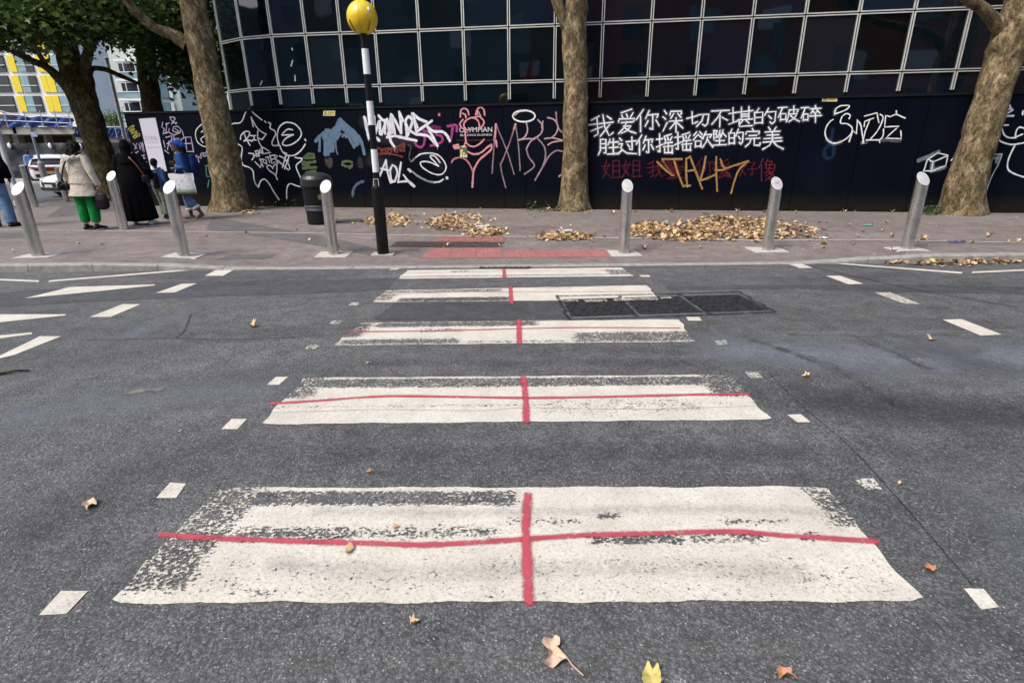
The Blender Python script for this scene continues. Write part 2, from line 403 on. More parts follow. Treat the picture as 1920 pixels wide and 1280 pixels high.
for pts, wd, mt, cov in (([(1430, 688), (1500, 758), (1585, 830), (1650, 898), (1740, 1000), (1850, 1130)], .012, M_crack, .5),
                    ([(150, 638), (260, 636), (330, 634), (420, 637), (560, 633)], .02, M_crack, .5),
                    ([(330, 634), (345, 622), (352, 606), (358, 590)], .03, M_smear, .5),
                    ([(1460, 622), (1600, 624), (1750, 622), (1920, 618)], .03, M_pale, .4),
                    ([(1480, 628), (1640, 630), (1800, 628)], .02, M_crack, .35),
                    ([(1520, 500), (1700, 540), (1900, 575)], .10, M_smear, .25),
                    ([(242, 737), (268, 733), (297, 731)], .10, M_pale, .8),
                    ([(1380, 655), (1560, 668), (1760, 672), (1990, 668)], 1.15, M_polish_sheen, .75), ([(1700, 640), (1850, 690), (1980, 760)], .7, M_polish_sheen, .45),
                    ([(1560, 750), (1740, 765), (1990, 775)], .75, M_oil, .65), ([(1420, 640), (1560, 690), (1680, 760)], .16, M_oil, .35), ([(1600, 630), (1740, 690)], .12, M_oil, .3),
                    ([(-40, 800), (160, 760), (400, 735), (480, 735)], .9, M_polish_sheen, .4), ([(250, 628), (300, 606), (345, 585)], .5, M_polish_sheen, .5), ([(60, 1000), (260, 880), (420, 830)], .5, M_oil, .22),
                    ([(620, 850), (900, 848), (1250, 850), (1500, 852)], .30, M_oil, .30), ([(700, 680), (1000, 680), (1300, 680)], .26, M_oil, .25), ([(1250, 600), (1450, 605), (1700, 590)], .40, M_sand, .28), ([(1250, 545), (1450, 565), (1480, 600)], .35, M_sand, .25),
                    ([(500, 1230), (800, 1250), (1200, 1225), (1700, 1200)], .22, M_sand, .18), ([(1800, 900), (1900, 1000), (1980, 1120)], .5, M_polish_sheen, .22)):
    ground_ribbon([at_z(*p) for p in pts], wd, .003, 'road_joint' if mt is M_crack else 'road_stain_sheen', mt, road, cov)  # stains, plus pale ribbons that paint the sky's sheen onto the road

# pavement sheet
def xl(y):        # left edge of the pavement (side street kerb)
    pts = [(7.54, -11.3), (8.0, -12.3), (9.0, -13.1), (10.5, -13.5), (15.5, -13.6), (17.3, -14.3), (18.6, -14.3), (20, -13.4), (27, -12.7)]
    return float(np.interp(y, [p[0] for p in pts], [p[1] for p in pts]))
ys = list(np.linspace(KERB_Y+.13, 12, 26))+list(np.linspace(12.4, 27, 18))
V = []; Fc = []; xs_n = 90
for y in ys:
    x0 = xl(y)+.13
    for k in range(xs_n):
        x = x0+(34-x0)*((k/(xs_n-1))**1.25); V.append((x, y, pz(x, y)))
for j in range(len(ys)-1):
    for k in range(xs_n-1):
        a = j*xs_n+k; Fc.append((a, a+1, a+xs_n+1, a+xs_n))
tag(mk('pavement', V, Fc, M_pave, None, True), 'pinkish grey asphalt pavement in front of the hoarding', None, None, 'structure')
pavement = bpy.data.objects['pavement']
# kerb
def kerb_line(name, pts, wdt, gap=.9, kd='structure', label=None):
    """pts: list of (x,y); inside (pavement) is to the left of the direction; stones butted with thin joints"""
    P = [np.array(p, float) for p in pts]; mb = MB()
    for a, b in zip(P[:-1], P[1:]):
        L = np.linalg.norm(b-a); n_ = max(1, round(L/gap)); d = (b-a)/L; nl = np.array([-d[1], d[0]])
        for i in range(n_):
            p = a+d*(L*i/n_+.004); q = a+d*(L*(i+1)/n_-.004)
            zp_, zq = pz(p[0], max(p[1], KERB_Y)), pz(q[0], max(q[1], KERB_Y)); pi, qi = p+nl*wdt, q+nl*wdt
            dz = random.uniform(-.0025, .0025)+.003; ch = .018
            p2, q2 = p+nl*ch, q+nl*ch
            vv = [(*p, -.05), (*q, -.05), (*q, max(.002, zq-ch)), (*p, max(.002, zp_-ch)), (*p2, zp_+dz), (*q2, zq+dz), (*pi, zp_+dz), (*qi, zq+dz), (*pi, -.05), (*qi, -.05)]
            mb.add(vv, [(0, 1, 2, 3), (3, 2, 5, 4), (4, 5, 7, 6), (6, 7, 9, 8), (0, 3, 4, 6, 8), (1, 9, 7, 5, 2)])
    o = mb.build(name, M_kerb); tag(o, label, None, None, kd); return o
kerb_line('kerb', [(34, KERB_Y), (-11.3, KERB_Y)][::-1], .13, label='granite kerb stones along the far edge of the road')
lk = [(xl(y), y) for y in (27, 24, 21, 20, 19.3, 18.6, 18, 17.3, 16.4, 15.5, 13, 10.5, 9.7, 9.0, 8.4, 8.0, 7.72, 7.54)]
kerb_line('kerb', lk, .13, label='kerb stones curving round the corner into the side street')
# far pavement beside the black fence
tag(MB().box((-56, 31.2, .05), (92, 4.8, .12)).build('far_pavement', M_farpave), 'pale pavement across the side street below the black fence', None, None, 'structure')
# edging line along the pavement
ed = [(-60, 428), (100, 432), (560, 437), (780, 442), (1190, 447), (1452, 451), (1918, 455), (2300, 459)]
EP = [at_pv(*p) for p in ed]; EP[0] = EP[1]+(EP[1]-EP[2])*.75; 
V = []; Fc = []
for i, p in enumerate(EP):
    d = EP[min(i+1, len(EP)-1)]-EP[max(0, i-1)]; nrm_ = np.array([-d[1], d[0], 0])/np.linalg.norm(d[:2])
    for s_ in (-.035, .035):
        q = p+nrm_*s_; V.append((q[0], q[1], pz(q[0], q[1])+.012))
for i in range(len(EP)-1): Fc.append((2*i, 2*i+2, 2*i+3, 2*i+1))
V2, F2 = [], []
for i in range(len(EP)-1):               # subdivide so it follows the slab
    for t in np.linspace(0, 1, 9)[:-1]:
        for k in (0, 1):
            a = np.array(V[2*i+k]); b = np.array(V[2*i+2+k]); q = a*(1-t)+b*t; V2.append((q[0], q[1], pz(q[0], q[1])+.006))
for i in range(len(V2)//2-1): F2.append((2*i, 2*i+2, 2*i+3, 2*i+1))
mk('edging_strip', V2, [f[::-1] for f in F2], M_edge, pavement, w=True)
def pave_patch(name, pxs, mat, lift, parent, n_=14):
    """quad in px laid on the pavement as a grid that follows it"""
    A = [at_pv(*p) for p in pxs]; V = []; Fc = []
    for j in range(n_+1):
        for i in range(n_+1):
            s_, t = i/n_, j/n_
            p = A[0]*(1-s_)*(1-t)+A[1]*s_*(1-t)+A[2]*s_*t+A[3]*(1-s_)*t
            V.append((p[0], p[1], pz(p[0], p[1])+lift))
    for j in range(n_):
        for i in range(n_): a = j*(n_+1)+i; Fc.append((a, a+1, a+n_+2, a+n_+1))
    return mk(name, V, Fc, mat, parent, w=parent is not None, origin=None if parent is not None else tuple(A[0]))
pave_patch('trench_patch', [(385, 430), (700, 480), (735, 474), (400, 407)], M_pave_dark, .004, pavement)
pave_patch('trench_patch', [(404, 487), (506, 485), (521, 477), (440, 477)], M_pave_dark, .004, pavement, 6)
pave_patch('trench_patch', [(-20, 447), (60, 446), (38, 437), (-20, 436)], M_pave_dark, .004, pavement, 6)
pave_patch('trench_patch', [(85, 409), (240, 393), (235, 376), (115, 388)], M_pave_dark, .0045, pavement, 6)

# ------------------------------------------------------------------ zebra stripes with chipped paint
def wear_patches(u, v, L):
    w_ = .0
    for (u0, u1, v0, v1, a, e) in L:
        k = sm(u0-e*.35, u0+e*.35, u)*(1-sm(u1-e*.35, u1+e*.35, u))*sm(v0-e, v0+e, v)*(1-sm(v1-e, v1+e, v)); w_ = max(w_, a*k)
    return w_
STR = [
 ('nearest', [(205, 1131), (1730, 1127), (1548, 913), (408, 915)], [(.07, .50, .80, .96, .66, .03), (-.1, .085, .06, 1.1, .52, .05), (.08, .27, .44, .60, .52, .06), (.25, .48, .47, .60, .42, .05), (.48, .60, .60, .68, .40, .04), (.6, .74, .42, .52, .60, .04), (.74, .86, .43, .55, .47, .05), (.62, .66, .66, .72, .62, .02), (.8, .9, .60, .66, .48, .03), (.90, .94, .44, .54, .5, .03), (.955, 1.1, .55, 1.1, .5, .06), (.0, 1.0, 0, .34, .2, .1), (.14, .20, .03, .10, .36, .03)]),
 ('second', [(490, 796), (1445, 787), (1368, 703), (570, 709)], [(.02, .98, .73, .97, .60, .04), (-.1, .06, .5, 1.1, .55, .06), (.92, 1.1, .45, 1.1, .6, .06), (0, 1, .30, .36, .34, .02), (.55, .9, .1, .5, .27, .1)]),
 ('middle', [(626, 648), (1302, 641), (1272, 599), (677, 606)], [(.05, .56, .76, 1.0, .66, .06), (0, .35, .0, .25, .6, .08), (.66, 1.1, .0, .45, .58, .08), (.2, .34, .5, .7, .45, .05), (.35, .65, 0, .15, .4, .06), (-.1, .05, .3, 1, .6, .08)]),
 ('fourth', [(699, 567), (1237, 562), (1212, 535), (723, 545)], [(.08, .48, .0, .32, .66, .07), (.0, .45, .7, .98, .5, .06), (-.1, .06, .1, 1, .5, .06), (.6, 1, .9, 1.1, .3, .05)]),
 ('farthest', [(747, 523), (1188, 518), (1165, 502), (764, 507)], [(.0, 1, .16, .28, .55, .04), (.2, .3, .6, .9, .4, .05), (.9, 1.1, .2, .8, .5, .06)])]
LAB = {'nearest': 'widest worn white zebra stripe nearest the camera with bare tarmac along its left end', 'second': 'second white zebra stripe from the camera with its far edge worn off',
       'middle': 'middle of the five white zebra stripes, patchy and scuffed', 'fourth': 'fourth white zebra stripe, cut into by the black drain covers', 'farthest': 'narrow white zebra stripe nearest the far kerb'}
REDS = {'nearest': ([(303, 1004), (420, 1011), (560, 1016), (700, 1020), (790, 1023), (880, 1019), (985, 1012), (1090, 1005), (1200, 1002), (1370, 998), (1480, 1006), (1640, 1016)], .034, [(990, 930), (986, 985), (988, 1040), (991, 1129)], .048),
        'second': ([(508, 758), (600, 752), (720, 744), (850, 745), (985, 747), (1130, 745), (1300, 741), (1400, 740)], .036, [(981, 709), (985, 740), (987, 791)], .05),
        'middle': ([(645, 623), (760, 622), (870, 620), (975, 617), (1100, 615), (1272, 616)], .036, [(973, 601), (974, 645)], .052),
        'fourth': ([(708, 557), (800, 550), (955, 548), (1100, 548), (1225, 547)], .03, [(957, 538), (959, 570)], .052),
        'farthest': ([(752, 514), (850, 511), (945, 509), (1150, 507)], .02, [(945, 506), (946, 521)], .05)}
for nme, q, L in STR:
    A = [at_z(*p) for p in q]; nu, nv = 200, 36; V = []; Fc = []; wr = []
    def edge(t, k): return .0035*math.sin(t*23+k*3)+.003*math.sin(t*61+k)
    for j in range(nv+1):
        for i in range(nu+1):
            u, v_ = i/nu, j/nv
            p = A[0]*(1-u)*(1-v_)+A[1]*u*(1-v_)+A[2]*u*v_+A[3]*(1-u)*v_
            e = (edge(u, 1)+random.uniform(-.0022, .0022) if j == 0 else edge(u, 2)+random.uniform(-.0022, .0022) if j == nv else 0)
            rc = min(u, 1-u)*3.05; cz = .05
            if rc < cz and (j in (0, nv)): e += (.016*(1-rc/cz)**2)*(1 if j == 0 else -1)
            ex = (edge(v_*.3, 5) if i == 0 else edge(v_*.3, 7) if i == nu else 0)*2.2
            V.append((p[0]+ex, p[1]+e, .004)); wr.append(.13+wear_patches(u, v_, L))
    for j in range(nv):
        for i in range(nu): a = j*(nu+1)+i; Fc.append((a, a+1, a+nu+2, a+nu+1))
    c = (A[0]+A[2])/2
    t_ = empty('zebra_stripe', (c[0], c[1], 0), LAB[nme], 'road marking', 'stripes of the zebra crossing')
    mk('white_band', V, Fc, M_paint, t_, w=True, attrs={'wear': wr})
    if nme == 'second': ground_ribbon([at_z(*p) for p in ((505, 775), (700, 769), (900, 771), (985, 766), (1200, 768), (1420, 762))], .006, .0058, 'hairline_crack', M_crack, t_, .6)
    if nme == 'nearest':
        for L_, w_ in (([(520, 1060), (800, 1075), (1100, 1066), (1500, 1072)], .16), ([(600, 960), (900, 962), (1300, 955), (1560, 960)], .12)): ground_ribbon([at_z(*p) for p in L_], w_, .0055, 'tyre_grime', M_grime, t_, .35)
    h_, hw, v2, vw = REDS[nme]
    ground_ribbon([at_z(*p) for p in h_], hw*1.45, .0062, 'spray_line', M_red, t_, .96 if nme in ('nearest', 'second') else (.75 if nme == 'middle' else .38))
    ground_ribbon([at_z(*p) for p in v2], vw*1.3, .0066, 'spray_line', M_red, t_, .97)

def marking(pxs, label, group, z=.004, wear=.22, cat='road marking', name='road_marking'):
    A = ccw([at_z(*p, z) for p in pxs]); c = sum(A)/len(A)
    bm = bmesh.new(); vs_ = [bm.verts.new(p-np.array([c[0], c[1], 0])) for p in A]; bm.faces.new(vs_)
    bmesh.ops.triangulate(bm, faces=bm.faces[:]); 
    for _ in range(3): bmesh.ops.subdivide_edges(bm, edges=bm.edges[:], cuts=1, use_grid_fill=True)
    me = bpy.data.meshes.new(name); bm.to_mesh(me); bm.free(); me.materials.append(M_paint)
    at = me.attributes.new('wear', 'FLOAT', 'POINT'); a0 = random.uniform(.8, 1.2)
    at.data.foreach_set('value', np.array([wear*a0]*len(me.vertices), dtype=np.float32))
    o = bpy.data.objects.new(name, me); C.objects.link(o); o.location = (c[0], c[1], 0)
    return tag(o, label, cat, group)
G1 = 'small square studs edging the zebra crossing'
orde = ['closest to the camera', 'second from the camera', 'third from the camera', 'fourth from the camera', 'fifth from the camera', 'sixth from the camera', 'seventh from the camera', 'nearest the far kerb']
for i, q in enumerate([[(73, 1152), (124, 1150), (165, 1107), (114, 1107)], [(293, 933), (330, 933), (349, 906), (319, 904)], [(415, 804), (445, 804), (463, 785), (434, 785)], [(500, 721), (523, 721), (540, 706), (518, 706)],
                       [(571, 654), (593, 654), (600, 646), (580, 646)], [(617, 607), (637, 607), (640, 601), (622, 601)], [(653, 572), (670, 572), (673, 567), (660, 567)], [(729, 506), (745, 506), (750, 502), (735, 502)]]):
    marking(q, 'small white painted square left of the zebra stripes, ' + orde[i], G1, wear=[.3, .25, .25, .3, .5, .55, .5, .4][i])
for i, q in enumerate([[(1807, 1102), (1844, 1103), (1873, 1137), (1840, 1142)], [(1600, 896), (1638, 896), (1654, 917), (1624, 917)], [(1476, 777), (1502, 776), (1520, 791), (1495, 791)], [(1397, 697), (1422, 697), (1430, 708), (1406, 708)],
                       [(1339, 638), (1360, 637), (1366, 645), (1345, 646)], [(1286, 594), (1311, 594), (1316, 601), (1291, 601)], [(1198, 515.5), (1216, 515.5), (1220, 519), (1203, 519)]]):
    marking(q, 'small white painted square right of the zebra stripes, ' + (orde[i] if i < 6 else 'beside the farthest stripe'), G1, wear=[.22, .5, .22, .55, .6, .2, .25][i])
G2 = 'slanted white dashes either side of the crossing'
for q, lb in (([(384, 517), (418, 517), (445, 502), (412, 502)], 'white slanted dash left of the crossing, nearest the far kerb'), ([(292, 549), (328, 548), (369, 531), (340, 532)], 'white slanted dash left of the crossing on the dark tarmac strip'),
              ([(168, 594), (207, 594), (264, 570), (230, 570)], 'white slanted dash left of the crossing, third from the far kerb'), ([(-20, 676), (27, 665), (115, 630), (75, 630)], 'large white slanted dash cut by the left edge of the photo'),
              ([(1468, 491), (1491, 490), (1524, 502), (1500, 503)], 'white slanted dash right of the crossing, nearest the far kerb'), ([(1549, 517), (1576, 517), (1619, 532), (1591, 533)], 'white slanted dash right of the crossing, second from the far kerb'),
              ([(1638, 548), (1670, 548), (1726, 570), (1695, 569)], 'white slanted dash right of the crossing with its middle worn away'), ([(1767, 599), (1803, 598), (1879, 627), (1839, 629)], 'largest white slanted dash right of the crossing, nearest the camera')):
    marking(q, lb, G2, wear=.5 if 'middle worn' in lb else .2)
G3 = 'long white zigzag lines approaching the crossing'
for q, lb in (([(90, 528.5), (93, 525.5), (398, 501), (398, 503.5)], 'long thin white line running towards the left bollards kerb'), ([(-40, 521), (-40, 524), (73, 528.5), (73, 525.5)], 'short thin white line at the left edge below the kerb'),
              ([(46, 559), (100, 546), (130, 538), (290, 533), (290, 535), (150, 549)], 'broad white zigzag wedge on the dark tarmac strip at left'), ([(-40, 589), (123, 589), (123, 591), (0, 604), (-40, 608)], 'white zigzag wedge cut by the left edge, middle of three'),
              ([(-30, 631), (60, 623), (60, 626), (-30, 638)], 'white zigzag wedge at the left edge nearest the camera'), ([(1511, 490), (1513, 488.5), (1805, 510), (1803, 513)], 'long thin white line from the kerb towards the right'),
              ([(1821, 512), (1824, 509), (1960, 503), (1960, 506)], 'thin white line at the right edge below the gutter leaves')):
    marking(q, lb, G3, wear=.15)

# ------------------------------------------------------------------ covers, tactile paving
def tactile(pxs, label, cols, rows):
    A = [at_pv(*p) for p in pxs]; t = empty('tactile_paving', A[0], label, 'paving'); 
    for j in range(rows):
        for i in range(cols):
            mb = MB(); 
            def P(s_, t_): 
                p = A[0]*(1-s_)*(1-t_)+A[1]*s_*(1-t_)+A[2]*s_*t_+A[3]*(1-s_)*t_; return np.array([p[0], p[1], pz(p[0], p[1])])
            e = .006; s0, s1, t0, t1 = (i+e)/cols, (i+1-e)/cols, (j+e)/rows, (j+1-e)/rows
            q = [P(s0, t0), P(s1, t0), P(s1, t1), P(s0, t1)]; h = np.array([0, 0, .009+random.uniform(-.001, .001)])
            mb.add([a+h for a in q]+[a-h for a in q], [(0, 1, 2, 3), (0, 4, 5, 1), (1, 5, 6, 2), (2, 6, 7, 3), (3, 7, 4, 0)])
            L = np.linalg.norm(q[1]-q[0]); W = np.linalg.norm(q[3]-q[0]); nu = max(3, int(L/.067)); nv = max(2, int(W/.067))
            for b_ in range(nv):
                for a_ in range(nu):
                    p = P(s0+(s1-s0)*(a_+.5)/nu, t0+(t1-t0)*(b_+.5)/nv)+h
                    mb.add([p+np.array([.018*math.cos(k*math.pi/4)*f, .018*math.sin(k*math.pi/4)*f, zz]) for zz, f in ((0, 1), (.005, .75)) for k in range(8)],
                           [(k, (k+1) % 8, 8+(k+1) % 8, 8+k) for k in range(8)]+[tuple(range(8, 16))])
            mb.build('blister_slab', M_tacts[(i*3+j*5+i*j) % 3], t, w=True)
M_tacts = [simple('tactile_red_%d' % k, c, .85, 0, .18, 6, .002, 80) for k, c in enumerate([(.30, .125, .115), (.34, .15, .135), (.275, .115, .105)])]
tactile([(787, 485), (946, 484), (938, 465), (806, 466)], 'wider red blister slabs at the kerb beside the belisha beacon', 3, 1)
tactile([(949, 484), (1147, 482), (1133, 468.5), (945, 470.5)], 'row of red blister slabs along the kerb beside the middle bollard', 6, 1)
tactile([(817, 453), (945, 453.5), (946, 444), (829, 444)], 'small strip of red blister slabs beyond the dark cover', 4, 1)
def cover(pxs, label, cat, mat, n_=(10, 6), pan=1, fn=at_z, frame=True, h0=.006):
    A = [fn(*p) for p in pxs]; t = empty('access_cover', A[0], label, cat)
    def P(s_, t_): return A[0]*(1-s_)*(1-t_)+A[1]*s_*(1-t_)+A[2]*s_*t_+A[3]*(1-s_)*t_
    z = np.array([0, 0, h0])
    for k in range(pan):
        mb = MB(); a, b = k/pan+.012, (k+1)/pan-.012
        q = [P(a, .05), P(b, .05), P(b, .95), P(a, .95)]; mb.add([p+z for p in q]+[p-z for p in q], [(0, 1, 2, 3), (0, 4, 5, 1), (1, 5, 6, 2), (2, 6, 7, 3), (3, 7, 4, 0)])
        for i in range(n_[0]):
            for j in range(n_[1]):
                s_ = a+(b-a)*(i+.5+(.25 if j % 2 else -.25))/(n_[0]+.5); t_ = .08+.84*(j+.5)/n_[1]
                ds, dt = (b-a)/n_[0]*.30, .84/n_[1]*.28
                if (i+j) % 2: ds, dt = ds*.5, dt*1.5
                r_ = [P(s_-ds, t_-dt), P(s_+ds, t_-dt), P(s_+ds, t_+dt), P(s_-ds, t_+dt)]; u_ = np.array([0, 0, h0+.005])
                mb.add([p+u_ for p in r_]+[p+z*.9 for p in r_], [(0, 1, 2, 3), (0, 4, 5, 1), (1, 5, 6, 2), (2, 6, 7, 3), (3, 7, 4, 0)])
        mb.build('cover_plate', mat, t, w=True)
    if frame:
        mb = MB(); e = .03
        for (s0, t0, s1, t1) in ((-.01, -.06, 1.01, -.06), (-.01, 1.06, 1.01, 1.06), (-.008, -.06, -.008, 1.06), (1.008, -.06, 1.008, 1.06)):
            pa, pb = P(s0, t0)+z*.6, P(s1, t1)+z*.6; mb.bar(pa, pb, .05, .012)
        mb.build('frame', M_iron, t, w=True)
cover([(1068, 596), (1449, 583), (1386, 551), (1049, 560)], 'long black three-panel drain cover set in tar in the road', 'drain cover', M_iron, (9, 8), 3, frame=False, h0=.0045)
M_tar = spray('bitumen', (.013, .013, .015), .7, 1.2, .9, .5)
for pts in ([(1044, 556), (1068, 600)], [(1066, 600), (1250, 594), (1450, 586)], [(1048, 556), (1250, 552), (1384, 548)], [(1384, 548), (1452, 586)], [(1160, 556), (1195, 594)], [(1275, 553), (1330, 588)]):
    A_ = [at_z(*p) for p in pts]; A_ = [A_[0]*(1-t_)+A_[-1]*t_+np.array([random.uniform(-.02, .02), random.uniform(-.03, .03), 0]) for t_ in np.linspace(0, 1, 9)] if len(pts) == 2 else A_
    ground_ribbon(A_, .055, .0095, 'tar_seal', M_tar, road, .9)
for q in ([(1056, 566), (1085, 565), (1083, 561), (1054, 562)], [(1098, 566), (1140, 565), (1135, 560), (1094, 561)], [(1152, 564), (1236, 562), (1231, 557), (1148, 559)], [(1240, 560), (1262, 559), (1256, 556), (1236, 557)]):
    A_ = [at_z(*p, .0155) for p in q]; o_ = mk('paint_remnant', ccw(A_), [(0, 1, 2, 3)], M_paint, road, w=True, attrs={'wear': [.62]*4})
cover([(903, 503), (991, 503.5), (989, 491), (906, 490)], 'small brown drain cover in the gutter between zebra and kerb', 'drain cover', M_rust, (8, 6), 1)
cover([(727, 464), (933, 465.5), (950, 454.5), (743, 453)], 'dark brown cover let into the pavement between the red slabs', 'manhole cover', M_rust, (14, 8), 2, at_pv, False, .008)

# ------------------------------------------------------------------ hoarding (black painted boards)
def hoard_mat():
    m, n, l, b = nm('hoarding_paint'); v = pos(n)
    t = noise(n, l, .9, 5, .6, v); t2 = noise(n, l, 7, 5, .65, v)
    r = ramp(n, [(.3, (.0012, .0018, .0050)), (.55, (.0019, .0028, .0078)), (.75, (.0034, .0045, .0100))]); l.new(t.outputs[0], r.inputs[0])
    sx = n.new('ShaderNodeSeparateXYZ'); l.new(v, sx.inputs[0])
    z = mth(n, l, 'ADD', sx.outputs[2], mth(n, l, 'MULTIPLY', mth(n, l, 'SUBTRACT', t2.outputs[0], .5), .5))
    k = mth(n, l, 'SUBTRACT', 1.0, sstep(n, l, z, .12, .62))
    dirt = ramp(n, [(.3, (.009, .0075, .005)), (.7, (.022, .018, .011))]); l.new(t2.outputs[0], dirt.inputs[0])
    c = mixc(n, l, r.outputs[0], dirt.outputs[0], mth(n, l, 'MULTIPLY', k, .85))
    l.new(c, b.inputs['Base Color']); b.inputs['Roughness'].default_value = .5; b.inputs['Specular IOR Level'].default_value = .10; b.inputs['Specular Tint'].default_value = (.7, .8, 1, 1)
    bump(n, l, b, t2.outputs[0], .004, .4)
    return m
M_hoard = hoard_mat(); M_hcap = simple('hoarding_cap', (.006, .0065, .008), .6, 0, .3, 4, spec=.15)
def wp(x): return np.array([x, WA+WB*x, 0])
HX0 = at_wall(233, 218)[0]; HT = 2.55; HX1 = 19.0
hb = wp(HX0); hoard = empty('hoarding', (hb[0], hb[1], .1), 'long black plywood hoarding covered in spray graffiti below the glass building', 'hoarding')
seams = [HX0] + [at_wall(p, 380)[0] for p in (340, 410, 498, 590, 685, 771, 857, 946, 986, 1080, 1180, 1272, 1372, 1481, 1588, 1700, 1820)]
x = seams[-1]
while x < HX1-1.3: x += 1.22*math.cos(math.atan(WB)); seams.append(x)
AX = (WD, WN, np.array([0, 0, 1.0]))
for a, b in zip(seams[:-1], seams[1:]):
    c = (wp(a)+wp(b))/2 + np.array([0, 0, (HT+.05)/2+.03]) - WN*(.009+random.uniform(0, .0012)); L = np.linalg.norm(wp(b)-wp(a))
    MB().box(c, (L-.011, .018, HT-.11), AX).build('panel', M_hoard, hoard, w=True)
mb = MB(); c = (wp(HX0)+wp(HX1))/2; L = np.linalg.norm(wp(HX1)-wp(HX0))
mb.box(c+np.array([0, 0, 1.25])-WN*.045, (L-.02, .03, 2.42), AX); mb.build('backing', M_blkm, hoard, w=True)
MB().box(c+np.array([0, 0, HT-.015])-WN*.012, (L, .075, .05), AX).build('top_rail', M_hcap, hoard, w=True)
ret = wp(HX0)-WN*.02
AXr = (-WN, WD, np.array([0, 0, 1.0]))
for k in range(5):
    MB().box(ret-WN*(.61+k*1.22)+np.array([0, 0, HT/2+.03])-WD*(-.012), (1.213, .018, HT-.1), AXr).build('panel', M_hoard, hoard, w=True)

# ------------------------------------------------------------------ graffiti: every stroke is a sprayed band on the boards
class Tag:
    def __init__(s, label, col, layer, soft=.5, grain=.25, rough=.5, patchy=.2):
        s.l = label; s.mat = spray('spray_%02d' % len(bpy.data.materials), col, soft, grain, rough, patchy); s.lift = layer; s.V = []; s.F = []; s.a = []; s.c = []; s.k = 0
    def st(s, pts, wpx, cover=1.0, tr=(1, 0, 0), smooth=True):
        sc_, ox, oy = tr
        W = [at_wall(ox+x/sc_, oy+y/sc_) for x, y in pts]
        wm = wpx/F*depth(W[0])
        if smooth: W = catmull(W, 5)
        elif len(W) > 1:
            W = [p for i in range(len(W)-1) for p in (W[i], W[i]*.5+W[i+1]*.5)]+[W[-1]]
        if len(W) > 2: W = [p+WD*random.uniform(-1, 1)*.0015+np.array([0, 0, random.uniform(-1, 1)*.0015]) for p in W]
        s.k += 1
        V, Fc, a, c = ribbon3(W, wm, WN, cover, s.lift+.00012*s.k, .000004)
        n_ = len(s.V); s.V += V; s.F += [[i+n_ for i in f] for f in Fc]; s.a += a; s.c += c; return s
    def many(s, L, wpx, cover=1.0, tr=(1, 0, 0), smooth=True):
        for p in L: s.st(p, wpx, cover, tr, smooth)
        return s
    def done(s):
        if not s.V: return
        o = mk('graffiti', s.V, s.F, s.mat, hoard, w=True, attrs={'across': s.a, 'cover': s.c}); o['label'] = s.l; return o
WH = (.74, .76, .80)
# white 'RIP dead writer$' piece
T1 = (10.667, 420, 190); T2 = (10.667, 420, 270)
t = Tag('white line tag reading RIP DEAD WRITERS with a heart inside a wavy star outline', (.78, .80, .80), .003, .5)
t.many([[(75, 590), (85, 550), (120, 490), (190, 445), (310, 435), (370, 380), (430, 230), (480, 170), (540, 190), (640, 280), (760, 375)], [(815, 400), (840, 420)],
        [(890, 430), (935, 450), (920, 520), (940, 555), (1010, 590), (1035, 660), (990, 750), (960, 830), (985, 885), (1060, 885), (1120, 890), (1140, 960), (1190, 1020), (1250, 1040)],
        [(130, 755), (200, 820), (320, 880), (365, 940), (350, 1080), (345, 1190), (370, 1240)]], 3.0, .95, T1)
t.many([[(350, 380), (390, 430), (480, 460), (550, 500), (585, 560), (600, 700)], [(690, 860), (730, 750), (790, 705), (840, 720), (920, 820), (1000, 960), (1100, 1110)],
        [(1425, 270), (1490, 285), (1560, 290), (1540, 340), (1460, 410), (1445, 460), (1480, 560), (1560, 740), (1580, 820), (1530, 855), (1440, 830), (1340, 795), (1280, 830), (1255, 940), (1255, 1090)]], 3.0, .95, T2)
t.st([(600, 700), (630, 790), (690, 860)], 4, .35, T2)
t.many([[(330, 760), (345, 680), (420, 610), (490, 605), (515, 640), (480, 720), (400, 800)], [(400, 625), (440, 740), (520, 880)], [(400, 800), (480, 780), (570, 800)], [(530, 690), (635, 690)], [(600, 690), (610, 770)], [(570, 770), (650, 780)],
        [(680, 590), (675, 700), (700, 810), (740, 890)], [(590, 510), (545, 320)], [(545, 320), (600, 430), (680, 550), (770, 620), (845, 660)], [(845, 660), (800, 720), (770, 765)], [(770, 765), (690, 740)]], 2.9, 1, T1)
t.many([[(500, 1040), (600, 1050), (590, 1090)], [(560, 1170), (640, 1065)], [(690, 990), (620, 1000), (650, 1050), (690, 1040)], [(650, 1050), (660, 1110), (715, 1090)], [(690, 1085), (725, 950), (770, 1050)], [(700, 1030), (760, 1020)], [(750, 910), (790, 1050), (940, 1025), (830, 950), (750, 910)]], 2.9, 1, T1, False)
t.many([[(625, 360), (740, 480), (740, 400), (790, 465), (720, 300)], [(740, 310), (810, 300), (780, 360), (850, 400)], [(840, 320), (860, 390)], [(840, 270), (910, 260)], [(880, 270), (920, 370)], [(920, 220), (960, 390), (1020, 370)], [(930, 240), (1000, 220)], [(950, 310), (1010, 300)],
        [(1000, 230), (1080, 390)], [(1000, 220), (1070, 240), (1030, 310), (1140, 390)], [(1110, 240), (1180, 270), (1290, 400), (1325, 490), (1290, 520), (1080, 330)], [(1290, 350), (1200, 300), (1240, 240)], [(1240, 240), (1170, 470)], [(1300, 260), (1215, 500)]], 2.8, 1, T2, False)
t.many([[(980, 490), (940, 440), (880, 430), (865, 470), (920, 540), (1020, 610), (1070, 710)], [(975, 470), (1030, 410), (1060, 420), (1060, 520), (1045, 620)]], 3.0, 1, T2)
t.done()
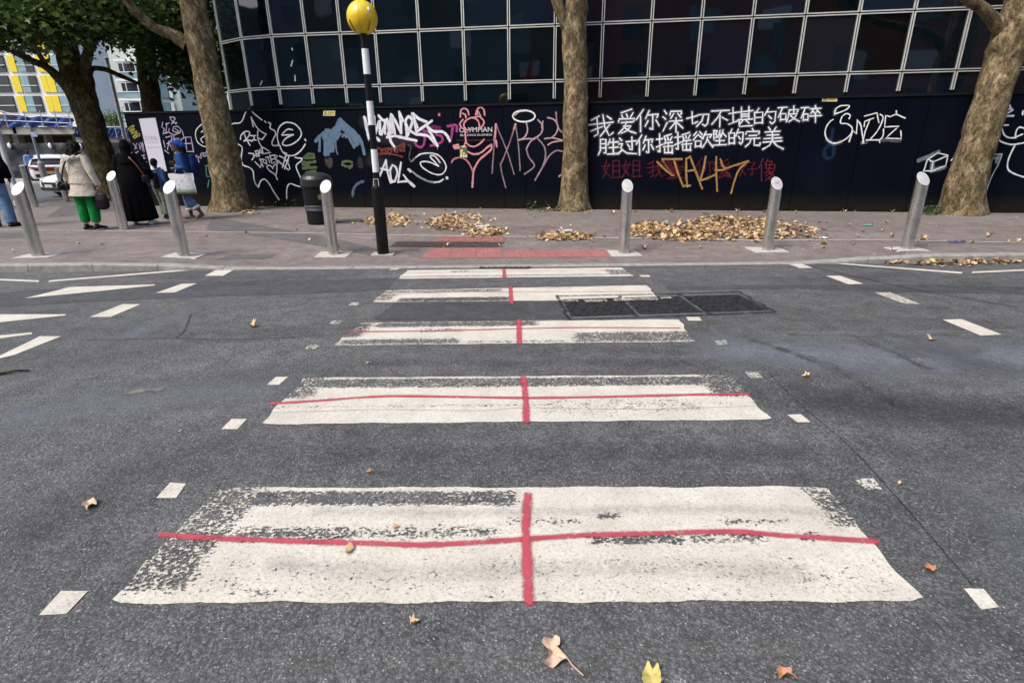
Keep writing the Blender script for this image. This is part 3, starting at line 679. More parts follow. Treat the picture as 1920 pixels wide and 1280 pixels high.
t = Tag('white letter E tag inside a swirling circle', (.78, .80, .80), .006, .45)
t.many([[(1100, 870), (1070, 740), (1070, 640), (1110, 520), (1200, 440), (1300, 425), (1420, 460), (1520, 560), (1550, 660), (1500, 760), (1400, 840), (1280, 885), (1180, 870), (1190, 800), (1260, 730), (1390, 670)], [(1390, 670), (1160, 680)], [(1160, 680), (1200, 620), (1280, 560), (1370, 570)],
        [(1130, 920), (1180, 1020), (1270, 1080), (1380, 1085), (1480, 1040), (1570, 950), (1625, 860)], [(1620, 760), (1640, 790)]], 3.0, .95, T1).done()
# blue dripping shape with green shapes
T3 = (10.667, 560, 200)
t = Tag('pale blue dripping brush of paint over dark patches', (.12, .20, .30), .003, .3, .3)
for pts, wd in (([(340, 690), (450, 570), (580, 480), (640, 500)], 7), ([(410, 620), (420, 750), (415, 880)], 6), ([(540, 520), (530, 700), (535, 960)], 8), ([(600, 500), (590, 700), (590, 950)], 8), ([(660, 540), (650, 700), (640, 890)], 7), ([(705, 530), (700, 700), (690, 890)], 6),
                ([(560, 500), (520, 620)], 12), ([(740, 640), (750, 850), (780, 950)], 3.4), ([(640, 520), (740, 440), (810, 310), (840, 275)], 10), ([(700, 580), (830, 400)], 13), ([(760, 640), (830, 540)], 7), ([(840, 290), (930, 370), (1080, 490), (1170, 600)], 10), ([(930, 480), (1040, 680), (1110, 810)], 6.5),
                ([(980, 460), (1100, 640), (1150, 760)], 9), ([(1080, 540), (1170, 640), (1190, 740)], 7), ([(1190, 590), (1260, 720), (1310, 940)], 7.5), ([(880, 600), (910, 560), (945, 610)], 5), ([(850, 330), (900, 420), (900, 450)], 9)):
    t.st(pts, wd, .95, T3)
t.many([[(1045, 750), (1052, 700), (1080, 660), (1125, 640)]], 5.5, .6, (4, 400, 180)); t.done()
t = Tag('olive green sprayed leaf shapes', (.10, .15, .065), .004, .4, .3)
t.many([[(120, 1020), (200, 950), (300, 960)], [(120, 1025), (310, 1020)], [(80, 1110), (200, 1120), (330, 1100)], [(90, 1160), (200, 1180)], [(90, 1230), (210, 1225), (345, 1215)], [(150, 1330), (330, 1290)], [(150, 1400), (320, 1350)]], 6.5, .85, T3)
t.many([[(880, 1110), (980, 1090), (1065, 1110)], [(870, 1160), (960, 1200), (1060, 1200)], [(1020, 1230), (1070, 1170)]], 5, .9, T3); t.done()
t = Tag('brown sprayed round blots', (.055, .045, .038), .0045, .5, .3)
t.many([[(560, 1080), (600, 1130), (620, 1180)], [(640, 1060), (640, 1160)]], 11, .9, T3); t.many([[(1230, 1060), (1240, 1180)]], 13, .45, T3); t.many([[(540, 1130), (560, 1190)]], 3, .7, T3); t.done()
# magenta + rusty tags, then the big white one over them
T4 = (10.667, 670, 190)
t = Tag('magenta block tag partly covered by the big white tag', (.36, .045, .22), .003, .5, .35)
t.many([[(1320, 560), (1350, 700), (1330, 860), (1270, 920), (1190, 890), (1160, 840)], [(1580, 670), (1680, 700), (1700, 800), (1590, 860), (1470, 890)], [(1810, 500), (1900, 500), (1885, 700), (1850, 810)], [(1840, 500), (1980, 480), (1990, 600)], [(1350, 590), (1450, 640)]], 6, .85, T4)
t.many([[(1500, 510), (1640, 530)]], 9, .35, T4); t.done()
t = Tag('pink sprayed dot near the top of the boards', (.68, .22, .28), .003, .5); t.many([[(1645, 270)]], 7.5, .95, T4).done()
t = Tag('rusty red looping tag under the big white tag', (.20, .042, .03), .0035, .6, .45)
t.many([[(380, 920), (500, 960), (620, 940), (750, 930), (900, 850), (940, 830)], [(390, 1060), (600, 1050), (800, 1080), (900, 1110)], [(470, 1000), (560, 970), (560, 1040), (480, 1020)], [(610, 980), (690, 960), (660, 1040), (590, 1010)], [(730, 980), (800, 950), (800, 1020), (740, 1000)], [(850, 920), (920, 860), (940, 1000), (850, 960)], [(860, 1000), (950, 870)]], 4.5, .75, T4)
t.done()
t = Tag('faint grey drip line beside the circle tag', (.2, .2, .2), .004, .7, .4); t.many([[(1020, 880), (1070, 920), (1040, 1100), (1060, 1190), (1130, 1150)]], 4, .35, T4).done()
t = Tag('big white angular tag beside the beacon pole', (.76, .77, .84), .007, .35, .2)
t.many([[(140, 320), (200, 600), (228, 740)], [(335, 300), (340, 450), (345, 690)], [(345, 690), (430, 430), (450, 400)], [(450, 400), (460, 640), (490, 660)], [(490, 650), (570, 420), (590, 370)], [(430, 290), (500, 370), (560, 390)], [(560, 380), (550, 560), (560, 640)], [(600, 360), (640, 640)],
        [(680, 270), (620, 690)], [(680, 270), (720, 480), (760, 690)], [(760, 690), (600, 720)], [(640, 690), (680, 820), (740, 905)], [(690, 280), (790, 450), (870, 630)], [(840, 220), (870, 400), (880, 630)], [(860, 250), (910, 390)], [(960, 400), (985, 560), (990, 700)],
        [(1000, 700), (1060, 540), (1100, 400), (1040, 310), (970, 380), (1000, 520), (1150, 650), (1300, 670), (1420, 700), (1520, 800), (1600, 890)], [(1100, 250), (1200, 520)], [(1120, 250), (1230, 350), (1380, 410)], [(1490, 395), (1180, 620)], [(1140, 400), (1190, 640)],
        [(1400, 510), (1500, 690), (1605, 890)], [(1400, 500), (1520, 600), (1700, 610), (1790, 680), (1850, 790)], [(780, 700), (920, 730), (1180, 790)], [(345, 700), (440, 785)]], 6.0, .97, T4)
t.many([[(700, 300), (700, 620)], [(650, 420), (660, 640)], [(1130, 280), (1150, 420)], [(150, 330), (190, 480)]], 7, .9, T4); t.done()
t = Tag('dim grey overspray mist around the big white tag', (.20, .20, .23), .0024, 1.0, .5, patchy=.5)
t.many([[(150, 420), (500, 500), (900, 450), (1300, 500)], [(300, 650), (700, 760), (1100, 780)]], 34, .16, T4).many([[(300, 1180), (520, 1250), (760, 1350)]], 38, .16, T4).many([[(1300, 1050), (1560, 1100), (1650, 1300)]], 26, .10, T4).done()
t = Tag('thin white runs of paint below the big white tag', (.6, .61, .66), .0076, .5, .4)
t.many([[(745, 905), (752, 985)], [(1600, 890), (1604, 960)], [(225, 740), (230, 800)], [(880, 640), (884, 720)]], 1.3, .7, T4).done()
T5 = (10.667, 690, 260)
t = Tag('three white sprayed letters low beside the beacon pole', (.72, .73, .76), .003, .35, .25)
t.many([[(225, 770), (300, 590), (360, 430)], [(360, 430), (380, 620), (450, 880)], [(260, 600), (440, 640)], [(490, 530), (445, 640), (470, 820), (530, 850), (585, 700), (560, 580), (490, 530)], [(450, 880), (540, 850)], [(660, 480), (630, 680), (600, 870)], [(600, 870), (780, 850)], [(715, 730), (800, 850)]], 4.4, .95, T5)
t.many([[(800, 845), (920, 950)], [(815, 620), (850, 650)]], 6.5, .85, T5); t.done()
t = Tag('thin white looping N tag inside an ellipse', (.74, .75, .78), .003, .4, .25)
t.many([[(960, 370), (1060, 310), (1220, 290), (1380, 320), (1490, 410), (1560, 540), (1540, 650), (1450, 720), (1300, 700), (1120, 600), (1045, 500), (1100, 460), (1230, 470), (1410, 550)], [(1410, 550), (1330, 460), (1255, 380), (1260, 340), (1330, 350), (1390, 410), (1440, 480)]], 3, .95, T5)
t.many([[(890, 660), (1000, 750), (1200, 850), (1330, 875)]], 4.5, .35, T5); t.many([[(1330, 875), (1430, 860), (1505, 815)]], 3.6, .8, T5); t.many([[(1578, 780), (1582, 790)]], 6, .95, T5); t.many([[(960, 370), (900, 430), (860, 460)]], 3.4, .3, T5); t.done()
# board's own printed words and the pink piece over them
def wall_text(txt, px0, py0, px1, hpx, mat, name, label, lift=.0026, parent=None, plane=None):
    cu = bpy.data.curves.new('txt', 'FONT'); cu.body = txt; cu.size = 1; cu.align_x = 'LEFT'
    ob = bpy.data.objects.new('txt', cu); C.objects.link(ob)
    me = bpy.data.meshes.new_from_object(ob.evaluated_get(bpy.context.evaluated_depsgraph_get())); bpy.data.objects.remove(ob)
    v = np.zeros(len(me.vertices)*3); me.vertices.foreach_get('co', v); v = v.reshape(-1, 3)
    mn, mx = v.min(0), v.max(0); A = at_wall(px0, py0); B = at_wall(px1, py0); L = np.linalg.norm(B-A); h = hpx/F*depth(A)
    W = np.array([A + WD*(p[0]-mn[0])/(mx[0]-mn[0])*L + np.array([0, 0, 1])*(p[1]-mn[1])/(mx[1]-mn[1])*h + WN*lift for p in v])
    fs = [list(p.vertices) for p in me.polygons]; o = mk(name, W, fs, mat, parent, w=True); bpy.data.meshes.remove(me)
    if label: o['label'] = label
    return o
M_ink = simple('printed_white', (.62, .64, .68), .5, 0, .05)
wall_text('OLYMPIAN', 861.5, 248.5, 923, 8.8, M_ink, 'lettering', 'white printed company name on the boards', .0024, hoard)
wall_text('BUILDING BUSINESS', 863, 255.5, 922.5, 3.4, M_ink, 'lettering', 'small printed white line of words below the company name', .0024, hoard)
T6 = (7.109, 840, 190)
t = Tag('thin dark red line below the printed words', (.14, .008, .018), .0026, .3); t.many([[(110, 522), (350, 520), (600, 520)]], 1.4, .9, T6).done()
PK = (.70, .30, .335)
t = Tag('pink sprayed face with round ears over the printed words', PK, .005, .45, .3)
t.many([[(165, 210), (170, 130), (210, 95), (260, 120), (278, 180)], [(190, 160), (230, 180), (240, 220)], [(370, 180), (390, 110), (440, 80), (480, 120), (488, 185)], [(410, 150), (435, 195)], [(400, 130), (390, 180)], [(230, 390), (210, 310), (250, 250), (330, 220), (400, 260), (420, 330)], [(200, 245), (160, 300), (178, 350), (210, 370)],
        [(430, 210), (480, 270), (460, 330), (410, 360)], [(340, 220), (420, 200)], [(215, 330), (230, 430), (240, 530), (270, 580), (340, 605), (420, 570), (480, 510)], [(245, 380), (320, 380)], [(240, 530), (220, 580)]], 3.7, .92, T6)
t.many([[(85, 600), (130, 590)], [(100, 620), (140, 615)]], 8, .95, T6)
t.many([[(268, 675), (340, 705), (430, 690), (530, 610), (580, 580)], [(580, 580), (570, 650), (430, 770), (370, 860), (340, 930)], [(340, 930), (332, 1030), (326, 1140)]], 4.4, .92, T6); t.many([[(50, 815), (80, 770), (160, 750), (240, 780), (300, 860), (330, 930)]], 4, .6, T6); t.done()
t = Tag('tall pink letters fading downwards beside the printed words', PK, .0055, .55, .35)
t.many([[(640, 310), (630, 420), (620, 520)], [(640, 530), (650, 600)], [(900, 310), (880, 370)]], 5.5, .9, T6)
t.done(); t = Tag('pale greyish pink strokes fading towards the ground', (.50, .36, .40), .0065, .7, .4)
t.many([[(620, 500), (605, 720), (588, 960)], [(650, 330), (720, 500), (800, 700), (880, 970)], [(890, 330), (820, 560), (710, 830)], [(905, 340), (940, 600), (962, 920)], [(700, 830), (720, 960), (770, 1150)]], 3.6, .5, T6)
t.many([[(1045, 290), (1060, 390), (1020, 480), (940, 520)], [(940, 515), (1060, 500), (1150, 505)], [(1150, 500), (1240, 430), (1260, 330), (1200, 250)], [(1265, 270), (1250, 350)], [(1160, 490), (1090, 550), (1045, 640)], [(1330, 220), (1420, 250), (1465, 340), (1440, 430), (1390, 480)], [(1290, 500), (1400, 490), (1520, 520)], [(1520, 525), (1400, 545), (1335, 580)], [(1480, 1000), (1540, 950)]], 4.2, .85, T6)
t.many([[(1045, 640), (1080, 750), (1150, 840), (1120, 900), (1020, 970)], [(1190, 490), (1280, 600), (1300, 730), (1260, 870), (1200, 980)], [(1440, 150), (1450, 260), (1480, 370), (1540, 430)], [(1160, 1050), (1250, 900), (1340, 740), (1440, 660), (1530, 670)]], 4.2, .55, T6); t.done()
t = Tag('white sprayed halo ring above the pink letters', (.80, .84, .80), .004, .4, .2)
t.st([(1012+148*math.cos(a), 198+76*math.sin(a)) for a in np.linspace(-1.9, 4.5, 26)], 3.4, .97, T6).st([(890, 190), (950, 145), (1030, 130)], 1.8, .8, T6).done()
# Chinese lines, written stroke by stroke
CH = {
'wo': [[(40,5),(10,22)],[(0,42),(95,30)],[(32,15),(36,80),(22,90)],[(8,68),(52,50)],[(55,0),(62,50),(80,88),(95,75)],[(82,40),(45,90)],[(72,5),(88,18)]],
'ai': [[(75,0),(20,15)],[(22,25),(30,36)],[(48,20),(53,32)],[(82,16),(70,32)],[(5,52),(8,40),(92,38),(86,50)],[(20,55),(80,52)],[(48,52),(35,75),(5,100)],[(32,70),(72,68),(50,88),(20,98)],[(38,76),(65,90),(98,98)]],
'ni': [[(30,0),(0,45)],[(18,30),(18,100)],[(55,5),(40,40)],[(50,25),(95,20),(88,35)],[(70,25),(70,92),(58,85)],[(50,50),(38,75)],[(84,48),(97,72)]],
'shen': [[(12,5),(22,18)],[(5,32),(17,42)],[(5,95),(25,58)],[(38,25),(40,8),(92,6),(90,20)],[(55,18),(42,38)],[(75,18),(88,34)],[(35,52),(95,48)],[(66,36),(66,100)],[(64,55),(38,85)],[(68,55),(98,82)]],
'qie': [[(0,45),(45,28)],[(22,5),(24,80),(45,65)],[(48,22),(95,18),(90,75),(78,92),(68,82)],[(72,22),(65,60),(42,95)]],
'bu': [[(0,8),(100,4)],[(55,8),(35,45),(2,85)],[(48,35),(46,100)],[(60,45),(90,62)]],
'kan': [[(0,35),(32,28)],[(16,8),(17,75)],[(0,85),(34,70)],[(38,28),(100,20)],[(52,5),(52,62)],[(84,2),(84,60)],[(53,38),(83,36)],[(53,48),(83,47)],[(38,64),(100,60)],[(58,66),(46,84)],[(72,66),(84,80)],[(42,64),(43,96),(98,92)]],
'de': [[(25,0),(15,22)],[(8,25),(8,95)],[(8,25),(42,22),(40,92)],[(9,56),(40,54)],[(9,90),(40,88)],[(65,0),(50,42)],[(60,22),(96,18),(92,80),(80,95),(72,84)],[(66,45),(78,62)]],
'po': [[(0,12),(40,8)],[(20,12),(0,70)],[(10,50),(10,90)],[(10,50),(36,48),(34,86)],[(10,86),(34,84)],[(52,25),(46,70),(38,98)],[(52,26),(95,22),(88,38)],[(72,2),(72,50)],[(52,52),(88,48),(75,75),(50,98)],[(58,62),(75,82),(98,96)]],
'sui': [[(0,12),(38,10)],[(20,12),(0,75)],[(10,52),(10,92)],[(10,52),(34,50),(33,88)],[(10,88),(33,86)],[(70,0),(74,12)],[(45,18),(98,15)],[(60,22),(48,48)],[(58,32),(68,46)],[(82,20),(72,48)],[(82,30),(94,46)],[(42,64),(100,60)],[(71,48),(71,100)]],
'sheng': [[(10,5),(10,70),(0,98)],[(10,6),(36,5),(36,90),(28,86)],[(11,32),(35,31)],[(11,58),(35,56)],[(56,5),(46,38)],[(52,24),(96,20)],[(72,2),(72,92)],[(52,56),(94,52)],[(44,94),(100,90)]],
'guo': [[(45,28),(98,22)],[(76,2),(77,75),(64,68)],[(52,42),(62,56)],[(8,8),(20,20)],[(4,40),(24,38),(14,62),(22,72)],[(2,92),(22,74),(50,92),(100,95)]],
'yao': [[(0,28),(36,24)],[(18,2),(20,92),(8,84)],[(0,66),(36,52)],[(88,2),(46,14)],[(48,22),(54,34)],[(66,18),(70,30)],[(92,16),(82,32)],[(54,38),(46,52)],[(50,46),(94,42)],[(42,64),(100,60)],[(70,44),(70,92)],[(48,72),(48,94),(94,92)],[(94,70),(94,96)]],
'yu': [[(18,2),(4,24)],[(34,2),(46,20)],[(26,18),(2,52)],[(26,20),(50,46)],[(12,60),(12,96)],[(12,60),(40,58),(40,94)],[(12,92),(40,90)],[(66,0),(52,36)],[(62,20),(96,18),(86,36)],[(74,34),(66,66),(48,98)],[(72,50),(100,96)]],
'zhui': [[(8,4),(8,60)],[(8,5),(34,5),(22,26),(34,40),(22,50)],[(54,4),(40,46)],[(52,22),(56,42)],[(76,2),(60,46)],[(74,18),(98,42)],[(20,70),(84,68)],[(50,52),(50,94)],[(2,98),(100,94)]],
'wan': [[(48,0),(54,10)],[(6,30),(8,16),(94,14),(88,28)],[(28,38),(74,36)],[(8,56),(94,52)],[(38,56),(32,78),(4,100)],[(60,54),(60,92),(96,94),(97,80)]],
'mei': [[(30,0),(38,12)],[(66,0),(56,14)],[(14,22),(84,18)],[(22,36),(78,34)],[(8,52),(92,48)],[(48,20),(48,52)],[(4,68),(94,62)],[(50,54),(34,82),(2,100)],[(52,66),(70,84),(100,98)]],
'jie': [[(25,2),(12,50),(36,84)],[(40,20),(6,95)],[(0,36),(44,30)],[(56,8),(56,88)],[(56,8),(88,6),(88,88)],[(57,34),(87,32)],[(57,60),(87,58)],[(46,92),(100,90)]],
'hao': [[(25,2),(12,50),(36,84)],[(40,20),(6,95)],[(0,36),(44,30)],[(54,12),(92,8),(72,32)],[(73,32),(74,90),(62,84)],[(48,52),(100,48)]],
'xiang': [[(22,0),(0,40)],[(14,25),(14,100)],[(52,0),(34,24)],[(48,12),(76,10),(66,24)],[(40,26),(40,44),(90,42),(90,26),(40,26)],[(64,26),(50,56),(34,64)],[(56,50),(70,72),(64,96),(54,90)],[(66,60),(36,78)],[(70,74),(36,96)],[(88,50),(72,62)],[(74,62),(100,94)]]}
def glyph(t, k, box, wd, cov, glow=None):
    x0, y0, x1, y1 = box
    for s_ in CH[k]:
        pts = [(x0+(x1-x0)*a/100, y0+(y1-y0)*b/100) for a, b in s_]
        if glow: t.st(pts, glow[0], glow[1], smooth=False)
        t.st(pts, wd, cov, smooth=False)
t = Tag('two lines of white Chinese writing sprayed across the boards', (.80, .84, .90), .003, .55, .25)
for k, b in (('wo', (1104,216,1152,260)), ('ai', (1158,205,1193,251)), ('ni', (1193,206,1237,247)), ('shen', (1241,206,1281,248)), ('qie', (1288,209,1331,239)), ('bu', (1334,206,1367,238)), ('kan', (1367,200,1411,239)), ('de', (1411,204,1456,234)), ('po', (1459,199,1499,229)), ('sui', (1502,199,1539,229)),
             ('sheng', (1122,260,1161,291)), ('guo', (1159,257,1193,290)), ('ni', (1193,254,1226,290)), ('yao', (1231,251,1262,289)), ('yao', (1265,248,1296,284)), ('yu', (1299,247,1336,277)), ('zhui', (1336,244,1361,273)), ('de', (1364,243,1394,272)), ('wan', (1396,242,1425,275)), ('mei', (1429,239,1467,280))):
    glyph(t, k, b, 3.1 if b[1] < 235 else 3.3, .96, (9, .08))
t.done()
t = Tag('faint dark red Chinese writing behind the mustard tag', (.135, .006, .018), .003, .7, .5)
for k, b in (('jie', (1128,299,1166,336)), ('jie', (1165,299,1204,334)), ('wo', (1212,300,1248,336)), ('ai', (1250,300,1290,336)), ('ni', (1305,296,1342,334)), ('ai', (1344,299,1372,334)), ('hao', (1384,302,1420,332)), ('xiang', (1423,298,1456,340))):
    glyph(t, k, b, 3.0, .6 if k != 'xiang' else .9)
t.many([[(1362, 322), (1368, 330)]], 7, .8); t.many([[(1245, 305), (1262, 325)], [(1252, 302), (1264, 318)]], 8, .5); t.done()
T7 = (8, 1110, 280); T8 = (9.6, 1280, 280)
t = Tag('mustard brown tag reading TALK over faint red writing', (.37, .215, .07), .008, .45, .35)
t.many([[(1345, 145), (1200, 150), (1055, 145)], [(1055, 145), (1100, 230), (1220, 390)], [(980, 190), (1090, 300), (1205, 390)], [(1235, 180), (1290, 360), (1370, 560)], [(1415, 140), (1412, 360), (1430, 560)], [(1395, 545), (1470, 545)], [(1440, 130), (1470, 110)], [(1470, 110), (1540, 290), (1650, 590)], [(1440, 325), (1540, 310)], [(1705, 110), (1670, 300), (1620, 470)], [(1620, 470), (1740, 430), (1850, 380)]], 4.6, .92, T7)
t.many([[(605, 140), (600, 360), (620, 750)], [(680, 180), (715, 290), (770, 345)], [(590, 370), (700, 375), (850, 320), (1000, 270), (1180, 210)], [(1180, 215), (1020, 360), (940, 540), (870, 790)]], 4.2, .92, T8); t.done()
T9 = (9.6, 1520, 180)
t = Tag('white outlined SNDE tag with a halo on the right boards', (.80, .82, .82), .004, .5, .25)
t.many([[(430, 325), (450, 240), (540, 180), (690, 178), (650, 240), (540, 290), (430, 325)], [(690, 410), (710, 350), (640, 320), (560, 380), (540, 490), (650, 500), (740, 570), (730, 670), (640, 770), (500, 840), (400, 850), (300, 790), (260, 680), (280, 560), (340, 470), (400, 425)],
        [(1250, 335), (1300, 380), (1270, 500), (1180, 660), (1080, 770)], [(1310, 600), (1300, 720), (1240, 795)]], 2.9, .96, T9)
t.many([[(690, 825), (760, 620), (820, 690), (840, 420), (900, 520), (950, 850)], [(935, 850), (980, 640), (1060, 440)], [(960, 550), (970, 460), (1130, 400)], [(970, 365), (1190, 305), (1225, 480)], [(1000, 795), (1240, 795), (1240, 840)], [(1700, 400), (1540, 330), (1430, 375), (1350, 350), (1330, 560), (1590, 545), (1480, 640), (1350, 760), (1630, 770), (1620, 630)], [(1540, 270), (1540, 330)]], 2.8, .96, T9, False)
t.many([[(300, 790), (400, 860), (540, 830)], [(930, 840), (1000, 830)], [(1240, 800), (1350, 790), (1600, 800)], [(430, 330), (440, 250)]], 9, .10, T9); t.done()
t = Tag('dim blue haze of spray under the SNDE tag', (.012, .05, .13), .0028, .9, .4); t.many([[(400, 600), (370, 760), (330, 880), (240, 980), (280, 1120), (400, 1080), (410, 900)]], 11, .35, T9).done()
T10 = (7.109, 1700, 180)
t = Tag('white sprayed outline of a box left of the right-hand tree', (.70, .77, .84), .003, .5, .25)
t.many([[(225, 1000), (275, 850), (410, 760), (550, 790), (520, 930), (340, 1000), (225, 1000)], [(285, 845), (350, 880), (330, 995)], [(350, 880), (540, 800)], [(620, 830), (590, 860)]], 2.8, .9, T10, False)
t.many([[(160, 860), (300, 800), (420, 750)], [(330, 1000), (500, 950)], [(345, 880), (335, 990)]], 9, .22, T10); t.done()
t = Tag('white curling tags at the right edge beyond the tree', (.76, .79, .83), .003, .45, .25)
t.many([[(1285, 95), (1350, 95), (1390, 170), (1410, 190)], [(1410, 190), (1260, 285)], [(1270, 260), (1300, 190), (1380, 175)], [(1260, 275), (1420, 265)]], 4.2, .85, T10)
t.many([[(1350, 390), (1270, 400), (1195, 480), (1230, 590), (1370, 645), (1480, 640), (1600, 615)], [(1270, 440), (1310, 530), (1410, 560), (1540, 510)], [(1590, 440), (1500, 420), (1455, 480), (1450, 560)], [(1440, 660), (1360, 830), (1345, 960), (1400, 1020), (1560, 1080), (1700, 1090)], [(1550, 200), (1545, 250)]], 3.4, .92, T10)
t.many([[(1100, 780), (1270, 775)], [(1270, 775), (1220, 910), (1130, 1080), (1060, 1270)], [(1110, 800), (1060, 1000)]], 2.6, .5, T10); t.many([[(1130, 830), (1200, 830)], [(1230, 800), (1200, 880)]], 7, .25, T10); t.done()
# tags on the left boards
T11 = (9.145, 230, 200)
t = Tag('pale violet Chinese style tag with curls beside the white sign', (.52, .46, .62), .003, .4, .25)
t.many([[(820, 180), (900, 200), (840, 300)], [(810, 190), (850, 250), (920, 300)], [(860, 280), (930, 275)]], 2.2, .85, T11)
t.many([[(690, 270), (670, 350), (720, 390), (690, 470), (780, 440)], [(740, 300), (800, 280)], [(760, 290), (740, 460)], [(800, 380), (790, 440), (880, 490), (980, 450), (1000, 390), (950, 340), (870, 350), (860, 420), (930, 450), (960, 420), (900, 380)], [(1020, 410), (1050, 520)], [(880, 490), (870, 740), (960, 740)], [(880, 560), (960, 540), (1000, 800)], [(890, 650), (950, 660)],
        [(1000, 580), (1040, 770), (1210, 770)], [(1000, 570), (1060, 530), (1170, 520), (1220, 780)], [(1030, 640), (1170, 630)], [(1080, 540), (1100, 740)], [(700, 580), (730, 700)], [(740, 530), (850, 500), (840, 580), (760, 640)], [(800, 590), (770, 740)], [(800, 620), (850, 740)], [(720, 750), (790, 800)]], 2.2, .85, T11, False); t.done()
t = Tag('small lilac Chinese characters left of the white sign', (.45, .40, .58), .003, .4, .25)
t.many([[(180, 630), (250, 720)], [(240, 630), (210, 730)], [(280, 640), (300, 740), (330, 640), (300, 620)], [(340, 610), (340, 760)], [(350, 640), (370, 780)], [(200, 800), (270, 770)], [(240, 780), (240, 930)], [(230, 880), (300, 940)], [(250, 860), (290, 960)], [(330, 840), (380, 830)], [(340, 890), (390, 880)], [(340, 960), (410, 950)], [(360, 830), (375, 950)]], 2.0, .8, T11, False).done()
t = Tag('yellow scribbled tag at the left end of the boards', (.36, .33, .05), .003, .4, .3)
t.many([[(90, 400), (150, 340), (200, 330), (120, 430), (210, 380), (150, 470), (250, 420), (180, 520), (270, 460), (290, 500), (180, 510), (210, 540), (260, 510)]], 2.4, .8, T11).done()
t = Tag('white round face tag half hidden by the tree trunk', (.74, .76, .80), .003, .4, .25)
t.many([[(1360, 300), (1270, 390), (1250, 480), (1280, 600), (1360, 670), (1430, 690)], [(1350, 440), (1400, 400)], [(1400, 510), (1340, 560), (1380, 620)]], 2.4, .9, T11).done()
t = Tag('four violet slanting letters beside the tree trunk', (.46, .38, .60), .003, .4, .25)
t.many([[(1205, 860), (1280, 830), (1240, 920), (1270, 980), (1310, 940)], [(1300, 920), (1290, 850), (1350, 890), (1340, 810)], [(1360, 800), (1400, 790), (1370, 850), (1420, 850)], [(1450, 760), (1420, 800), (1440, 840)]], 2.5, .85, T11, False).done()
t = Tag('teal scribble beside the left trunk', (.06, .25, .24), .003, .4, .3)
t.many([[(1430, 1020), (1440, 1180), (1480, 1200)], [(1460, 1000), (1500, 1150)], [(1420, 1020), (1480, 1010)], [(1480, 1260), (1460, 1380)]], 2.6, .8, T11).done()

# signs fixed to the boards
def wall_rect(q, thick, name, mat, parent, lift, w_=True):
    A = [at_wall(*p) for p in q]; f = [p+WN*(lift+thick) for p in A]; b = [p+WN*lift for p in A]
    return mk(name, f+b, [(0, 1, 2, 3), (0, 4, 5, 1), (1, 5, 6, 2), (2, 6, 7, 3), (3, 7, 4, 0)], mat, parent, w=True)
M_sign = simple('sign_white', (.62, .63, .72), .45, 0, .05, 3); M_yel = simple('sign_yellow', (.75, .56, .05), .5, 0, .08); M_grey = simple('faint_grey', (.34, .34, .40), .5, 0, .05); M_ylw = simple('sign_cream', (.70, .66, .40), .5, 0, .06)
def warn(x0, y0, x1, y1, label):
    c = at_wall((x0+x1)/2, y1); t = empty('warning_sign', c, label, 'warning sign', 'yellow warning signs on the hoarding')
    wall_rect([(x0, y1), (x1, y1), (x1+.6, y0), (x0+.6, y0)], .004, 'plate', M_ylw, t, .002)
    W_ = x1-x0; H_ = y1-y0
    wall_rect([(x0+W_*.40, y1-H_*.2), (x1-W_*.06, y1-H_*.2), (x1-W_*.05, y0+H_*.18), (x0+W_*.41, y0+H_*.18)], .001, 'yellow_panel', M_yel, t, .0065)
    A = [at_wall(x0+W_*a, y0+H_*b) for a, b in ((.08, .85), (.36, .85), (.22, .12))]
    mb = MB()
    for i in range(3): mb.bar(A[i]+WN*.0075, A[(i+1) % 3]+WN*.0075, .008, .001, WN)
    m_ = (A[0]+A[1])/2; mb.bar(m_*.75+A[2]*.25+WN*.0077, m_*.3+A[2]*.7+WN*.0077, .014, .001, WN); mb.build('warning_triangle', M_blkm, t, w=True)
    wall_text('Warning', x0+W_*.43, y0+H_*.52, x1-W_*.10, H_*.3, M_blkm, 'lettering', None, .0085, t)
    mb = MB(); mb.bar(at_wall(x0+W_*.43, y0+H_*.72)+WN*.0082, at_wall(x1-W_*.2, y0+H_*.70)+WN*.0082, .008, .001, WN); mb.build('small_print', M_blkm, t, w=True)
warn(606, 208, 628, 217.5, 'yellow and white warning sign above the blue dripping paint')
warn(1541, 181, 1569.5, 190.5, 'yellow and white warning sign above the SNDE tag')
ts = empty('notice_board', at_wall(300, 322), 'tall narrow white board with faint grey lettering near the left end of the hoarding', 'notice board')
wall_rect([(285, 322), (314, 321), (292.5, 221), (261.5, 223)], .02, 'board', M_sign, ts, .002)
wall_text('OLYMPIAN', 273, 264, 297, 8, M_grey, 'lettering', None, .0235, ts)
wall_text('BUILDING BUSINESS', 276, 269, 298.5, 2, M_grey, 'lettering', None, .0235, ts)
mb = MB(); mb.bar(at_wall(277, 277)+WN*.0233, at_wall(303, 276)+WN*.0233, .012, .001, WN); mb.build('ruled_line', M_grey, ts, w=True)
st_ = empty('poster', at_wall(869, 295), 'small torn yellow-green and white poster stuck below the printed words', 'poster')
wall_rect([(862.5, 296), (877, 296), (876, 274), (862, 273)], .001, 'paper', simple('poster_green', (.10, .11, .045), .7, 0, .5, 30), st_, .0105)
mb = MB()
for (a, b, c, d) in ((863, 285, 868, 281), (863.5, 289, 867, 286), (868.5, 289, 872, 286), (863, 295, 867, 290), (868, 295, 871.5, 290), (872.5, 295, 876, 290), (866, 276.5, 873, 273.5)):
    A = [at_wall(*p)+WN*.0118 for p in ((a, b), (c, b), (c, d), (a, d))]; mb.add(A, [(0, 1, 2, 3)])
mb.build('white_print', M_ylw, st_, w=True)

